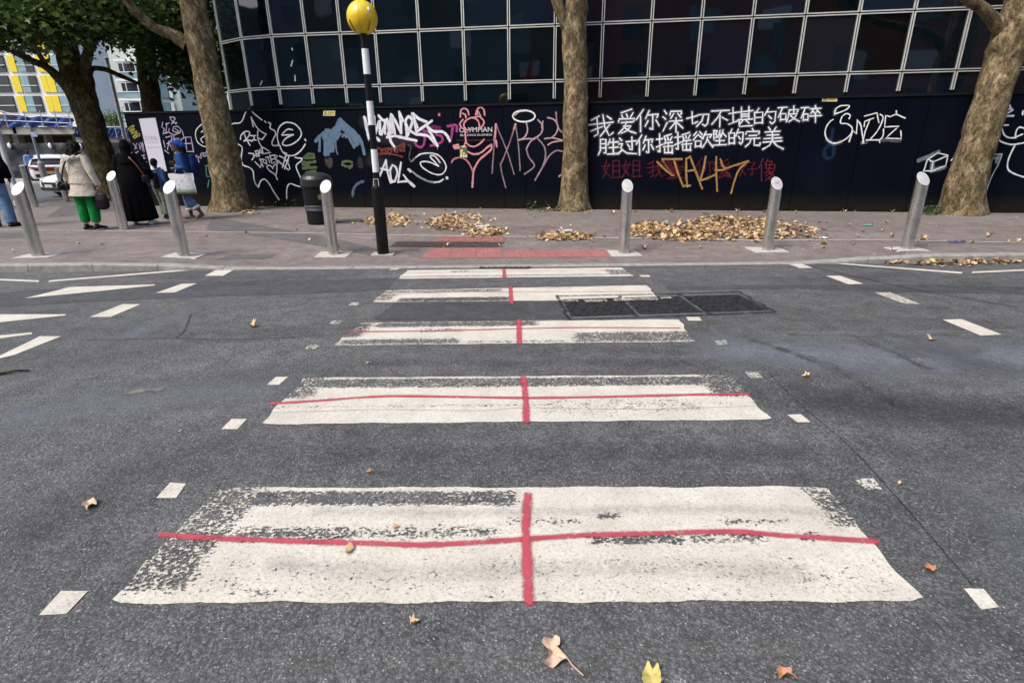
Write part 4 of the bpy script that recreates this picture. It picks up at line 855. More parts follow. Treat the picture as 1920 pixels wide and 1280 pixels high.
# ------------------------------------------------------------------ dark glass building
def glass_mat():
    m, n, l, b = nm('dark_glass'); b.inputs['Base Color'].default_value = (.002, .0055, .009, 1); b.inputs['Roughness'].default_value = .03; b.inputs['IOR'].default_value = 1.75
    v = pos(n); bump(n, l, b, noise(n, l, .8, 2, .4, v).outputs[0], .05, .12)
    return m
M_glass = glass_mat(); M_glasses = [M_glass]+[glass_mat() for _ in range(3)]
for m_, c_ in zip(M_glasses[1:], ((.004, .008, .016), (.0012, .0032, .004), (.007, .011, .016))): m_.node_tree.nodes['Principled BSDF'].inputs['Base Color'].default_value = (*c_, 1)
_ = 0; M_alu = simple('pale_aluminium', (.60, .62, .58), .45, .2, .12, 3); M_dark = simple('dark_cladding', (.004, .005, .005), .5, 0, .3, 2, spec=.2); M_gap = simple('gasket', (.006, .006, .007), .6)
GA, GB = 14.42, -.145
def gp(x): return (x, GA+GB*x)
xs = []
x = -3.22
dl = 1.085/math.sqrt(1+GB*GB)
while x < 20: xs.append(x); x += dl
curve = [(-7.9, 21.0), (-7.95, 19.2), (-7.9, 17.7), (-7.86, 16.75), (-7.52, 16.08), (-6.72, 15.5), (-5.84, 15.2), (-4.96, 15.05), (-4.08, 14.95)]
FP = curve+[gp(x) for x in xs]
ZR = [1.4, 2.66, 3.045, 4.21, 5.375, 6.54]
bld = empty('glass_office_building', (FP[9][0], FP[9][1], 0), 'dark mirrored glass office block with pale twin-line mullions and a rounded corner', 'building')
def frame_ring(a, d, nrm_, L, z0, z1, open_bottom):
    """one mitred frame round a pane (three-sided where it runs down behind the hoarding)"""
    fw_, e0, e1 = .024, .014, .034
    o_ = [(e0, z0), (L-e0, z0), (L-e0, z1-e0), (e0, z1-e0)]; i_ = [(e1, z0), (L-e1, z0), (L-e1, z1-e1), (e1, z1-e1)]
    if not open_bottom:
        o_[0] = (e0, z0+e0); o_[1] = (L-e0, z0+e0); i_[0] = (e1, z0+e1); i_[1] = (L-e1, z0+e1)
    def P(q, t): return a+d*q[0]+np.array([0, 0, q[1]])+nrm_*t
    V = [P(q, .036) for q in o_]+[P(q, .036) for q in i_]+[P(q, .004) for q in o_]+[P(q, .004) for q in i_]
    Fc = []
    for k in range(4):
        if open_bottom and k == 0: continue
        k2 = (k+1) % 4; Fc += [(k, k2, 4+k2, 4+k), (k, 8+k, 8+k2, k2), (4+k, 4+k2, 12+k2, 12+k)]
    return V, Fc
for i, (a, b) in enumerate(zip(FP[:-1], FP[1:])):
    if i > 24: break
    a = np.array([*a, 0]); b = np.array([*b, 0]); L = np.linalg.norm(b-a); d = (b-a)/L; nrm_ = np.array([d[1], -d[0], 0])
    for k in range(1, 4):
        z0, z1 = ZR[k], ZR[k+1]
        tx, tz = random.uniform(-1, 1)*.0035, random.uniform(-1, 1)*.004
        zb = 2.58 if k == 1 else z0
        P = [a+d*.012+np.array([0, 0, zb+.012]), b-d*.012+np.array([0, 0, zb+.012]), b-d*.012+np.array([0, 0, z1-.012]), a+d*.012+np.array([0, 0, z1-.012])]
        P = [p+nrm_*(tx*sx+tz*sz-.004) for p, sx, sz in zip(P, (-1, 1, 1, -1), (-1, -1, 1, 1))]
        pn = mk('window_pane', P, [(0, 1, 2, 3)], M_glasses[random.choice((0, 0, 1, 2, 3))], bld, w=True)
        V, Fc = frame_ring(a, d, nrm_, L, z0, z1, k == 1)
        mk('window_frame', np.array(V)-np.array(bld.location), Fc, M_alu, pn)
# dark core behind the glass and storeys above the frame
mb = MB(); inn = []
for i, p in enumerate(FP):
    a = FP[max(0, i-1)]; b = FP[min(len(FP)-1, i+1)]; d = np.array([b[0]-a[0], b[1]-a[1]]); d /= np.linalg.norm(d); inn.append((p[0]-d[1]*.12, p[1]+d[0]*.12))
def ring(mb, P, z0, z1):
    n_ = len(P); V = [(*p, z0) for p in P]+[(*p, z1) for p in P]; back = [(22, 40), (-8, 40)]
    P2 = list(P)+[(22, 40), (-8.2, 40)]; n_ = len(P2)
    V = [(*p, z0) for p in P2]+[(*p, z1) for p in P2]
    mb.add(V, [(i, (i+1) % n_, n_+(i+1) % n_, n_+i) for i in range(n_)]+[tuple(range(n_, 2*n_)), tuple(range(n_))[::-1]])
ring(mb, inn, 0, ZR[4]+.3); mb.build('core', M_dark, bld, w=True)
mb = MB(); ring(mb, FP, ZR[4]+.06, 13.0); mb.build('upper_storeys', M_dark, bld, w=True)
mb = MB()
for a, b in zip(FP[:-1], FP[1:]):
    a = np.array([*a, 0]); b = np.array([*b, 0]); d = (b-a)/np.linalg.norm(b-a); nrm_ = np.array([d[1], -d[0], 0])
    mb.bar(a+nrm_*.03+np.array([0, 0, 1.3]), b+nrm_*.03+np.array([0, 0, 1.3]), .06, 2.55, nrm_) if False else mb.box((a+b)/2+nrm_*.02+np.array([0, 0, 1.28]), (np.linalg.norm(b-a)-.004, .06, 2.56), (d, nrm_, np.array([0, 0, 1.0])))
mb.build('plinth', M_dark, bld, w=True)
# scraps of tape on two panes
M_tape = simple('tape', (.55, .55, .48), .6)
mb = MB()
for (x0, y0, x1, y1) in ((547, 90, 549, 95), (546, 125, 549, 113), (553, 141, 554, 153), (488, 160, 492, 152)):
    for_ = []
    for (xx, yy) in ((x0, y0), (x1, y1)):
        d = ray(xx, yy); t_ = 15.2/d[1]
        # intersect with the local facade segment
        best = None
        for a, b in zip(FP[:-1], FP[1:]):
            e = np.array([b[0]-a[0], b[1]-a[1]]); Mx = np.array([[d[0], -e[0]], [d[1], -e[1]]]); q = np.linalg.solve(Mx, np.array(a))
            if -.01 <= q[1] <= 1.01 and q[0] > 0 and (best is None or q[0] < best[0]): best = (q[0], e)
        e = best[1]/np.linalg.norm(best[1]); for_.append(CAMP+d*best[0]+np.array([e[1], -e[0], 0])*.006); nn = np.array([e[1], -e[0], 0])
    mb.bar(for_[0], for_[1], .03, .002, nn)
mb.build('tape_scrap', M_tape, bld, w=True)

# ------------------------------------------------------------------ trees
M_bark = bark('plane_bark', (.060, .046, .029), (.132, .102, .066), (.25, .205, .145))
M_bark_dk = bark('mossy_bark', (.026, .024, .013), (.080, .068, .034), (.150, .130, .075))
GREEN = [(0, (.03, .06, .018)), (.35, (.062, .120, .034)), (.7, (.135, .215, .055)), (.93, (.25, .32, .10)), (1, (.36, .37, .12))]
M_leafg = leafmat('plane_leaf', GREEN, .5, .30)
DRY = [(0, (.17, .09, .045)), (.25, (.34, .20, .10)), (.55, (.50, .34, .19)), (.9, (.66, .50, .32)), (1, (.58, .50, .20))]
M_dry = leafmat('dry_leaf', DRY, .08, .75)
def limb_mesh(pts, seg=22, amp=.045, seed=0, flare=None):
    """pts (x,y,z,r): knobbly tapered limb; radius wobbles, base flares into roots"""
    rs = np.random.default_rng(seed); P = [np.array(p, float) for p in pts]
    P = catmull(P, 7); V = []; Fc = []; n_ = len(P)
    ph = rs.uniform(0, 6.28, 8)
    for j, p in enumerate(P):
        t = P[min(n_-1, j+1)][:3]-P[max(0, j-1)][:3]; t /= np.linalg.norm(t)+1e-9
        x = np.cross(t, [0, 1, 0]) if abs(t[1]) < .9 else np.cross(t, [1, 0, 0]); x /= np.linalg.norm(x); y = np.cross(t, x)
        z = p[2]; L = j*.35
        for k in range(seg):
            a = 2*math.pi*k/seg
            w_ = 1+amp*(math.sin(2*a+ph[0]+L*1.3)+.8*math.sin(3*a+ph[1]-L*2.1)+.6*math.sin(5*a+ph[2]+L*3.7)+.5*math.sin(L*2.2+ph[3])+.12*rs.normal())
            if flare: 
                f = math.exp(-max(0, z-flare[0])/flare[1]); w_ *= 1+f*(.10+.20*max(0, math.sin(3*a+ph[4]))+.14*max(0, math.sin(5*a+ph[5])))
            V.append(p[:3]+(x*math.cos(a)+y*math.sin(a))*p[3]*w_)
    for j in range(n_-1):
        for k in range(seg): k2 = (k+1) % seg; Fc.append((j*seg+k, j*seg+k2, (j+1)*seg+k2, (j+1)*seg+k))
    Fc.append(tuple((n_-1)*seg+k for k in range(seg)))
    return V, Fc
LEAF = [(0, 0), (.18, .10), (.46, .12), (.34, .34), (.50, .62), (.24, .58), (.16, .74), (0, 1.0), (-.16, .74), (-.24, .58), (-.50, .62), (-.34, .34), (-.46, .12), (-.18, .10)]
def leaves_mesh(C_, size, seed, droop=.5):
    """C_: leaf positions; each leaf a folded lobed blade"""
    rs = np.random.default_rng(seed); n_ = len(C_); base = np.array(LEAF); m_ = len(base)
    V = np.zeros((n_, m_+1, 3)); tint = np.zeros((n_, m_+1))
    for i, c in enumerate(C_):
        s_ = size*rs.uniform(.6, 1.25); az = rs.uniform(0, 6.283); el = rs.normal(-.5*droop, .5); roll = rs.normal(0, .6)
        d = np.array([math.cos(az)*math.cos(el), math.sin(az)*math.cos(el), math.sin(el)])
        x = np.cross(d, [0, 0, 1]); x /= np.linalg.norm(x)+1e-9; u_ = np.cross(x, d)
        x2 = x*math.cos(roll)+u_*math.sin(roll); u2 = np.cross(x2, d); fold = rs.uniform(.1, .45)
        V[i, 0] = c+d*s_*.4
        V[i, 1:] = c + np.outer(base[:, 0]*s_, x2)+np.outer(base[:, 1]*s_, d)+np.outer(np.abs(base[:, 0])*fold*s_-(base[:, 1]-.4)**2*.25*s_, u2)
        tint[i] = np.clip(rs.normal(.45, .22), 0, 1)
    k = np.arange(m_); tri = np.stack([np.zeros(m_, int), 1+k, 1+(k+1) % m_], 1)
    Fc = (tri[None]+(np.arange(n_)*(m_+1))[:, None, None]).reshape(-1, 3)
    return V.reshape(-1, 3), Fc, tint.reshape(-1)
def fast_mesh(name, V, Fc, mat, parent, tint, w=True):
    V = np.asarray(V); V = V-np.array(parent.location) if w and parent is not None else V
    me = bpy.data.meshes.new(name); me.vertices.add(len(V)); me.vertices.foreach_set('co', V.astype(np.float32).ravel())
    me.loops.add(Fc.size); me.loops.foreach_set('vertex_index', Fc.astype(np.int32).ravel())
    me.polygons.add(len(Fc)); me.polygons.foreach_set('loop_start', np.arange(0, Fc.size, 3, dtype=np.int32)); me.update(calc_edges=True)
    at = me.attributes.new('tint', 'FLOAT', 'POINT'); at.data.foreach_set('value', tint.astype(np.float32)); me.materials.append(mat)
    o = bpy.data.objects.new(name, me); C.objects.link(o); o.parent = parent; return o
def crown_pts(blobs, per, seed):
    """clumps of leaves through a volume: blobs (x,y,z,rx,ry,rz,n clumps)"""
    rs = np.random.default_rng(seed); out = []
    for (x, y, z, rx, ry, rz, n_) in blobs:
        for _ in range(n_):
            v = rs.normal(size=3); v /= np.linalg.norm(v); v *= rs.uniform(.25, 1)**.5
            c = np.array([x, y, z])+v*np.array([rx, ry, rz]); sp_ = rs.uniform(.22, .5)
            k = int(per*rs.uniform(.5, 1.5)); q = rs.normal(size=(k, 3))*np.array([sp_, sp_, sp_*.55]); out.append(c+q)
    return np.concatenate(out)
def tree(pxs, Y, label, mat, limbs=(), blobs=(), per=14, seed=1, size=.17, flare=None, base=None, extra=None, group=None):
    """pxs: (px, py, width px) up the trunk, at distance Y"""
    pts = []
    for (a, b, wd) in pxs:
        p = at_y(a, b, Y if not callable(Y) else Y(b)); pts.append((*p, wd/F*depth(p)/2))
    b0 = pts[0]; zb = pz(b0[0], b0[1]) if base is None else base
    pts = [(b0[0], b0[1], zb-.08, b0[3])]+[p for p in pts if p[2] > zb+.05]
    if extra: pts += extra
    t = empty('plane_tree', (b0[0], b0[1], zb), label, 'tree', group)
    V, Fc = limb_mesh(pts, 26, .026, seed, flare or (zb, .35)); tk = mk('trunk', V, Fc, mat, t, True, True)
    for j, L in enumerate(limbs):
        V, Fc = limb_mesh([(*at_y(a, b, y_), wd/F*depth(at_y(a, b, y_))/2) if not real else (a, b, y_, wd) for (a, b, y_, wd, real) in L], 12, .04, seed+j+3); mk('limb', V, Fc, mat, t, True, True)
    if blobs:
        V, Fc, ti = leaves_mesh(crown_pts(blobs, per, seed+50), size, seed+9); fast_mesh('crown', V, Fc, M_leafg, t, ti)
    return t, pts
GT = 'plane trees along the pavement'
tree([(436, 396, 62), (430, 350, 58), (420, 290, 55), (408, 235, 52), (396, 180, 50), (384, 120, 48), (372, 60, 47), (362, 10, 46), (350, -60, 44), (338, -140, 40)], 14.35, 'thick leaning plane tree trunk between the black litter bin and the walking family', M_bark,
     [[(352, 85, 14.35, 26, 0), (325, 66, 14.3, 21, 0), (295, 55, 14.2, 18, 0), (268, 35, 14.0, 16, 0), (240, 5, 13.8, 14, 0), (215, -30, 13.6, 11, 0), (190, -75, 13.4, 8, 0)], [(340, -130, 14.35, 30, 0), (380, -220, 14.2, 18, 0), (430, -300, 14, 8, 0)]],
     [(-10.5, 14.2, 7.2, 2.6, 1.8, 1.0, 90), (-8.2, 14.0, 8.3, 3.0, 2.2, 1.3, 90)], 13, 11, flare=(.1, .30), group=GT)
tree([(1076, 394, 58), (1077, 340, 49), (1079, 280, 47), (1079, 220, 46), (1080, 160, 45), (1078, 100, 46), (1076, 60, 46), (1080, 20, 42), (1082, -30, 38), (1086, -90, 33), (1080, -160, 26)], 13.7, 'straight plane tree trunk in the middle, before the Chinese writing', M_bark,
     [[(1070, 62, 13.7, 26, 0), (1052, 25, 13.65, 22, 0), (1040, -10, 13.6, 19, 0), (1020, -60, 13.5, 15, 0), (990, -120, 13.3, 10, 0)]],
     [(1.5, 13.3, 8.6, 3.4, 2.4, 1.4, 120)], 12, 21, flare=(.1, .25), group=GT)
tree([(1803, 402, 70), (1813, 335, 61), (1833, 273, 59), (1842, 240, 58), (1862, 175, 58), (1880, 118, 59), (1892, 80, 64), (1908, 30, 56), (1922, -20, 52), (1940, -90, 44)], 12.1, 'wide leaning plane tree trunk at the right edge', M_bark,
     [[(1888, 66, 12.1, 30, 0), (1866, 42, 12.05, 24, 0), (1846, 20, 12.0, 21, 0), (1820, 2, 11.9, 19, 0), (1796, -14, 11.8, 17, 0), (1760, -50, 11.6, 13, 0)]],
     [(9.8, 11.6, 8.4, 3.2, 2.4, 1.4, 110)], 12, 31, flare=(.1, .28), group=GT)
tree([(214, 377, 54), (205, 345, 46), (196, 310, 44), (183, 270, 43), (170, 230, 44), (157, 190, 47), (145, 160, 50), (134, 130, 40), (122, 80, 36), (112, 30, 34), (100, -40, 30)], 18.0, 'dark mossy leaning plane tree beyond the bollards at left', M_bark_dk,
     [[(158, 190, 18.0, 30, 0), (166, 160, 18.0, 22, 0), (160, 120, 17.9, 18, 0), (180, 60, 17.6, 14, 0), (210, -10, 17.3, 9, 0)], [(132, 160, 18.0, 28, 0), (112, 148, 17.9, 19, 0), (90, 128, 17.7, 14, 0), (55, 112, 17.3, 11, 0), (10, 92, 16.8, 9, 0), (-40, 80, 16.2, 6, 0)],
      [(160, 150, 18.1, 18, 0), (172, 130, 18.2, 10, 0), (195, 130, 18.4, 9, 0), (225, 142, 18.7, 8, 0), (262, 158, 19.0, 6, 0)], [(104, 20, 18.0, 30, 0), (60, -40, 17.6, 22, 0), (0, -110, 17, 12, 0)], [(90, 128, 17.7, 10, 0), (60, 80, 17.3, 8, 0), (30, 20, 17, 7, 0)]],
     [(-16.4, 16.4, 5.15, 2.6, 1.2, .70, 190), (-13.4, 16.6, 4.95, 2.3, 1.0, .58, 190), (-11.0, 17.2, 5.3, 1.8, 1.0, .85, 130), (-14.6, 17.2, 6.3, 3.6, 1.8, .95, 230), (-18.2, 16.4, 5.9, 2.2, 1.4, 1.0, 110), (-14.9, 16.2, 4.45, 1.5, .5, .28, 60), (-11.8, 16.4, 4.75, 1.2, .5, .3, 50)], 19, 41, .165, flare=(.1, .4))
tree([(292, 300, 36), (290, 230, 36), (284, 190, 34), (278, 150, 33), (272, 100, 30), (262, 50, 26), (250, -10, 22)], 19.5, 'dark ivy-green tree standing behind the left end of the hoarding', M_bark_dk,
     [[(284, 190, 19.5, 16, 0), (284, 120, 19.5, 12, 0), (288, 40, 19.4, 10, 0), (300, -40, 19.2, 7, 0)], [(280, 160, 19.5, 18, 0), (300, 130, 19.3, 10, 0), (330, 110, 19.1, 8, 0), (360, 100, 19, 5, 0)]],
     [(-11.6, 19.2, 5.7, 1.5, 1.0, .9, 150), (-10.2, 18.9, 5.0, 1.3, .9, 1.2, 190), (-9.6, 18.6, 6.4, 1.6, 1.0, 1.2, 150), (-13.2, 19.6, 6.6, 1.8, 1.2, .9, 110), (-9.7, 18.8, 3.75, .7, .6, .5, 55), (-9.1, 18.5, 4.3, .6, .6, .9, 70)], 18, 51, .16, base=0.0)

# ------------------------------------------------------------------ bollards
G = 'brushed steel bollards on the pavement'
def bollard(px, py, label, r=.083, h=1.0, rise=.17, face=0.0, sticker=False, plate=True, lean=(0, 0)):
    p = at_pv(px, py); t = empty('bollard', (p[0], p[1], p[2]), label, 'bollard', G)
    seg = 32; V = []; 
    for k in range(seg):
        a = 2*math.pi*k/seg; V.append((r*math.cos(a), r*math.sin(a), -.05))
    for k in range(seg):
        a = 2*math.pi*k/seg; V.append((r*math.cos(a)+lean[0], r*math.sin(a)+lean[1], h+rise*.5*math.sin(a+face)))
    Fc = [(k, (k+1) % seg, seg+(k+1) % seg, seg+k) for k in range(seg)]
    o = mk('post', V, Fc, M_steel, t, True)
    Vt = [(v[0]*1.0, v[1], v[2]+.001) for v in V[seg:]]+[((v[0]-lean[0])*.97+lean[0], (v[1]-lean[1])*.97+lean[1], v[2]+.006) for v in V[seg:]]
    mk('cap', Vt, [(k, (k+1) % seg, seg+(k+1) % seg, seg+k) for k in range(seg)]+[tuple(range(seg, 2*seg))], M_cap, t)
    if plate:
        e = .25; Vp = [(x_*e*random.uniform(.85, 1.1)+random.uniform(-.02, .02), y_*e*random.uniform(.6, .8), z_) for z_ in (-.02, .012) for x_, y_ in ((-1, -1), (1, -1), (1, 1), (-1, 1))]
        Vp = [(v[0], v[1], (pz(p[0]+v[0], p[1]+v[1])-p[2])+.008 if i > 3 else v[2]) for i, v in enumerate(Vp)]
        mk('mortar_base', Vp, [(4, 5, 6, 7), (0, 1, 5, 4), (1, 2, 6, 5), (2, 3, 7, 6), (3, 0, 4, 7)], M_pad, t)
    if sticker:
        mb = MB()
        for i, (x0, x1, yy) in enumerate(((-.035, .04, .012), (-.04, .035, 0.0), (-.03, .03, -.014))):
            mb.bar((x0, yy, h+rise*.5*yy/r+.009), (x1, yy, h+rise*.5*yy/r+.009), .006, .001, (0, -math.sin(.8), math.cos(.8)))
        mb.build('sticker', simple('purple_print', (.33, .15, .42), .6), t)
    return t
bollard(72, 480, 'steel bollard at the far left of the kerb row, beside the man in jeans', h=.98)
bollard(345, 480, 'steel bollard in the kerb row in front of the woman in denim', h=1.0)
bollard(626, 477, 'steel bollard in front of the black litter bin', h=1.02)
bollard(1169, 475, 'steel bollard at the right end of the red blister paving', h=1.0)
bollard(1438, 469, 'steel bollard at the right end of the big leaf pile, purple print on its cap', h=1.0, sticker=True)
bollard(1700, 467, 'steel bollard nearest the right-hand tree', h=1.0)
bollard(233, 430, 'steel bollard standing between the beige coat and the black robe', h=1.02, plate=False)
bollard(126, 378, 'dull thin bollard just left of the woman in the beige coat', r=.085, h=1.0, rise=.02, plate=False)
bollard(66, 388, 'dull bollard half hidden behind the far left kerb bollard', r=.085, h=1.12, rise=.02, plate=False)

# ------------------------------------------------------------------ belisha beacon
bp = at_pv(719, 477); t = empty('belisha_beacon', tuple(bp), 'black and white banded pole topped by a yellow globe', 'crossing beacon')
def zy(px, py): return float(at_y(px, py, bp[1])[2]-bp[2])
rp = .048
zs = [zy(707, 338), zy(703, 323), zy(697, 280), zy(694, 235), zy(691, 190), zy(686, 140), zy(681, 92), zy(678, 58)]
for i, (z0, z1) in enumerate(zip(zs[:-1], zs[1:])):
    MB().lathe([(rp, z0+.001), (rp, z1-.001)], 20).build('white_band' if i % 2 else 'black_band', M_wht if i % 2 else M_blk, t, smooth=False)
MB().lathe([(.088, -.03), (.088, zs[0]-.13), (.084, zs[0]-.10), (.062, zs[0]-.03), (.055, zs[0]), (.048, zs[0]+.002)], 24).build('base_sleeve', M_blk, t, smooth=False)
mb = MB()
for x_ in (-.04, .04): mb.bar((x_, -.068, zs[0]-.12), (x_*.85, -.06, zs[0]+.02), .006, .003, (0, -1, 0))
mb.bar((-.036, -.061, zs[0]+.02), (.036, -.061, zs[0]+.02), .006, .003, (0, -1, 0)); mb.build('sticker_outline', M_wht, t)
zc = zy(675, 34); rg = .205
m, n, l, b = nm('globe_yellow'); b.inputs['Base Color'].default_value = (.74, .52, .012, 1); b.inputs['Roughness'].default_value = .4
b.inputs['Subsurface Weight'].default_value = .15; b.inputs['Subsurface Radius'].default_value = (.1, .06, .01); b.inputs['Coat Weight'].default_value = .3
M_globe = m
prof = [(rg*math.cos(a), zc+rg*1.04*math.sin(a)) for a in np.linspace(-1.12, 1.5707, 22)]
gl = MB().lathe(prof, 40).build('globe', M_globe, t, smooth=True)
M_seam = simple('globe_seam', (.42, .26, .01), .5); M_slot = simple('globe_slot', (.38, .15, .01), .6)
pts = [(rg*1.004*math.cos(a), rg*1.044*math.sin(a)) for a in np.linspace(-1.05, 1.55, 18)]
mb = MB(); 
for q0, q1 in zip(pts[:-1], pts[1:]): mb.bar((.0, -q0[0], zc+q0[1]), (.0, -q1[0], zc+q1[1]), .004, .002, (0, -1, .01))
mb.build('seam', M_seam, gl)
for az in (-.72, .72):
    mb = MB(); el = [rg*1.005]; 
    A = [(math.sin(az)*math.cos(e_)*rg*1.005, -math.cos(az)*math.cos(e_)*rg*1.005, zc+math.sin(e_)*rg*1.045) for e_ in np.linspace(-.85, -.25, 7)]
    for q0, q1 in zip(A[:-1], A[1:]): mb.tube([(*q0, .013), (*q1, .013)], 8)
    mb.build('slot', M_slot, gl)
MB().tube([(math.sin(.75)*math.cos(.35)*rg, -math.cos(.75)*math.cos(.35)*rg, zc+math.sin(.3)*rg, .016), (math.sin(.75)*math.cos(.45)*rg, -math.cos(.75)*math.cos(.45)*rg, zc+math.sin(.45)*rg, .016)], 8).build('white_blob', M_wht, gl)
MB().lathe([(.05, zs[-1]-.002), (.105, zs[-1]+.006), (.10, zs[-1]+.03), (.085, zs[-1]+.045)], 24).build('collar', simple('collar_red_brown', (.06, .012, .008), .5), t)
MB().box((0, 0, .006), (.34, .22, .02)).build('base_plate', M_pad, t)

# ------------------------------------------------------------------ litter bin
p = at_pv(603, 419); t = empty('litter_bin', tuple(p), 'round black litter bin with a domed lid behind the steel bollard', 'litter bin'); t.scale = (.95, .95, .90)
MB().lathe([(.275, 0), (.285, .04), (.29, .30), (.292, .31)], 36).build('lower_body', M_blkm, t, smooth=False)
MB().lathe([(.303, .30), (.308, .315), (.308, .345), (.303, .355), (.303, .385), (.308, .395), (.308, .42), (.303, .43)], 36).build('grey_band', simple('bin_band', (.05, .05, .065), .45), t)
MB().lathe([(.292, .43), (.298, .46), (.305, .80), (.335, .83), (.335, .855)], 36).build('upper_body', M_blk, t)
MB().lathe([(.335, .857), (.335, .90), (.325, 1.0), (.29, 1.07), (.19, 1.125), (.08, 1.14), (0, 1.142)], 36).build('lid', simple('bin_lid', (.022, .022, .026), .38, 0, .2), t, smooth=False)
mb = MB(); A = np.linspace(-2.2, -.94, 9)
V = [(.338*math.cos(a), .338*math.sin(a), z_) for z_ in (.885, .985) for a in A]; mk('aperture', V, [(i, i+1, 9+i+1, 9+i) for i in range(8)], M_gap, t)
mb = MB(); a0 = -1.15
V = [(.308*math.cos(a0+.09*math.cos(k*math.pi/6)*1.4), .308*math.sin(a0+.09*math.cos(k*math.pi/6)*1.4), .62+.06*math.sin(k*math.pi/6)) for k in range(12)]; mk('badge', V, [tuple(range(12))], simple('bin_badge', (.22, .19, .05), .5), t)

# ------------------------------------------------------------------ far background at the left
M_conc = simple('pale_concrete', (.42, .38, .33), .85, 0, .2, 1.2); M_ywall = simple('yellow_panel_paint', (.72, .56, .03), .6, 0, .06, 1); M_wframe = simple('white_render', (.74, .74, .74), .7, 0, .08, .4)
M_win = simple('window_dark', (.02, .028, .04), .15, 0, .4, .5); M_winb = simple('window_blue', (.20, .31, .34), .2, 0, .25, .5); M_greyb = simple('grey_brick', (.11, .115, .135), .8, 0, .15, .8)
M_net = simple('blue_netting', (.045, .11, .33), .7, 0, .45, 2.5); M_shroud = simple('black_shroud', (.020, .024, .030), .6, 0, .4, 1.1, .12, 1.5); M_tube = simple('scaffold_tube', (.5, .5, .52), .5, .3, .1)
def pbox(mb, x0, y0, x1, y1, Y, th):
    """box whose front face spans the photo rectangle at distance Y (uses the middle height for x)"""
    ym = (y0+y1)/2; a = at_y(x0, ym, Y); b = at_y(x1, ym, Y); zt = at_y((x0+x1)/2, y0, Y)[2]; zb = at_y((x0+x1)/2, y1, Y)[2]
    return mb.box(((a[0]+b[0])/2, Y+th/2, (zt+zb)/2), (abs(b[0]-a[0]), th, abs(zt-zb)))
# flats with yellow panels
Y = 80.0; fl = empty('yellow_panel_flats', (at_y(60, 200, Y)[0], Y+.5, 0), 'white framed block of flats with bright yellow panels at far left', 'building')
a = at_y(-60, 175, Y); xr = at_y(130, 190, Y)[0]
MB().box(((a[0]-14+xr)/2, Y+6, 13), (xr-a[0]+14, 11, 26)).build('wall', M_wframe, fl, w=True)
def row(y0, y1, cells):
    for (x0, x1, kind) in cells:
        mm = {'y': M_ywall, 'w': M_win, 'b': M_winb}[kind]; mb = MB(); pbox(mb, x0, y0, x1, y1, Y+.3, .3); o = mb.build('yellow_panel' if kind == 'y' else 'window', mm, fl, w=True)
        if kind != 'y':
            mb = MB(); pbox(mb, x0-.3, (y0*.4+y1*.6)-.6, x1+.3, (y0*.4+y1*.6)+.4, Y+.22, .1); q = mb.build('transom', M_wframe, None); q.parent = o; q.data.transform(Matrix.Translation(-Vector(fl.location)))
for (y0, y1, dx) in ((142, 173, 0), (180, 210, 9.5), (104, 135, -9.5), (66, 97, -19)):
    row(y0, y1, [(-14+dx, 17+dx, 'w'), (24+dx, 38+dx, 'y'), (40+dx, 55+dx, 'b'), (55.5+dx, 69+dx, 'w'), (78+dx, 89+dx, 'y'), (89.6+dx, 103+dx, 'y'), (105+dx, 119+dx, 'b')])
# podium under repair: ledge, netting, columns, recess
Y = 37.0; pd = empty('podium_building', (at_y(60, 250, Y)[0], Y+1, .1), 'low concrete building with blue debris netting along its ledge', 'building')
L0, L1 = at_y(-120, 245, Y)[0], at_y(246, 262, Y)[0]
for (x0, x1, y0, y1) in ((-90, 30, 238, 252), (24, 146, 238, 252), (142, 246, 255, 268)):
    mb = MB(); pbox(mb, x0, y0, x1, y1, Y-(.4 if x0 < 100 else .2), 5); mb.build('concrete_ledge', M_conc, pd, w=True)
MB().box(((L0+L1)/2, Y+4, 1.6), (L1-L0, .5, 3.0)).build('recess_wall', simple('recess_brown', (.035, .03, .024), .8, 0, .3, .5), pd, w=True)
for (x0, x1) in ((2, 22), (28, 38), (86, 92), (140, 165), (-40, -20)):
    mb = MB(); pbox(mb, x0, 251, x1, 300, Y+.6, .5); mb.build('column', M_conc, pd, w=True)
def net(x0, x1, y0, y1, Yn, sd):
    rs = np.random.default_rng(sd); V = []; Fc = []; nx, nz = 40, 8
    for j in range(nz+1):
        for i in range(nx+1):
            p = at_y(x0+(x1-x0)*i/nx, y0+(y1-y0)*j/nz+(1.6*math.sin(i*.8+sd) if j in (0, nz) else 0), Yn); V.append((p[0], p[1]+.09*math.sin(i*1.1+j*.7)+.05*rs.normal(), p[2]))
    for j in range(nz):
        for i in range(nx): a = j*(nx+1)+i; Fc.append((a, a+1, a+nx+2, a+nx+1))
    mk('debris_netting', V, Fc, M_net, pd, True, True)
net(-60, 138, 219, 238, Y-.5, 1); net(142, 160, 240, 256, Y-.35, 2); net(186, 246, 241, 256, Y-.35, 3)
for (x0, y0, x1, y1) in ((-40, 212, 150, 222), (-40, 224, 150, 232), (60, 217, 150, 219), (186, 238, 246, 239), (0, 208, 30, 216)):
    A = at_y(x0, y0, Y-.6); B = at_y(x1, y1, Y-.6); MB().tube([(*A, .024), (*B, .024)], 8).build('scaffold_rail', M_tube, pd, w=True)
for x0 in (8, 45, 75, 102, 127, 195, 212, 230):
    A = at_y(x0, 208 if x0 < 150 else 232, Y-.62); B = at_y(x0+8, 240 if x0 < 150 else 258, Y-.62); MB().tube([(B[0], B[1], A[2], .024), (*B, .024)], 8).build('scaffold_post', M_tube, pd, w=True)
mb = MB(); pbox(mb, -20, 214, 11, 239, Y-.5, 1.2); mb.build('brown_crate', simple('brown_box', (.17, .125, .09), .8), pd, w=True)
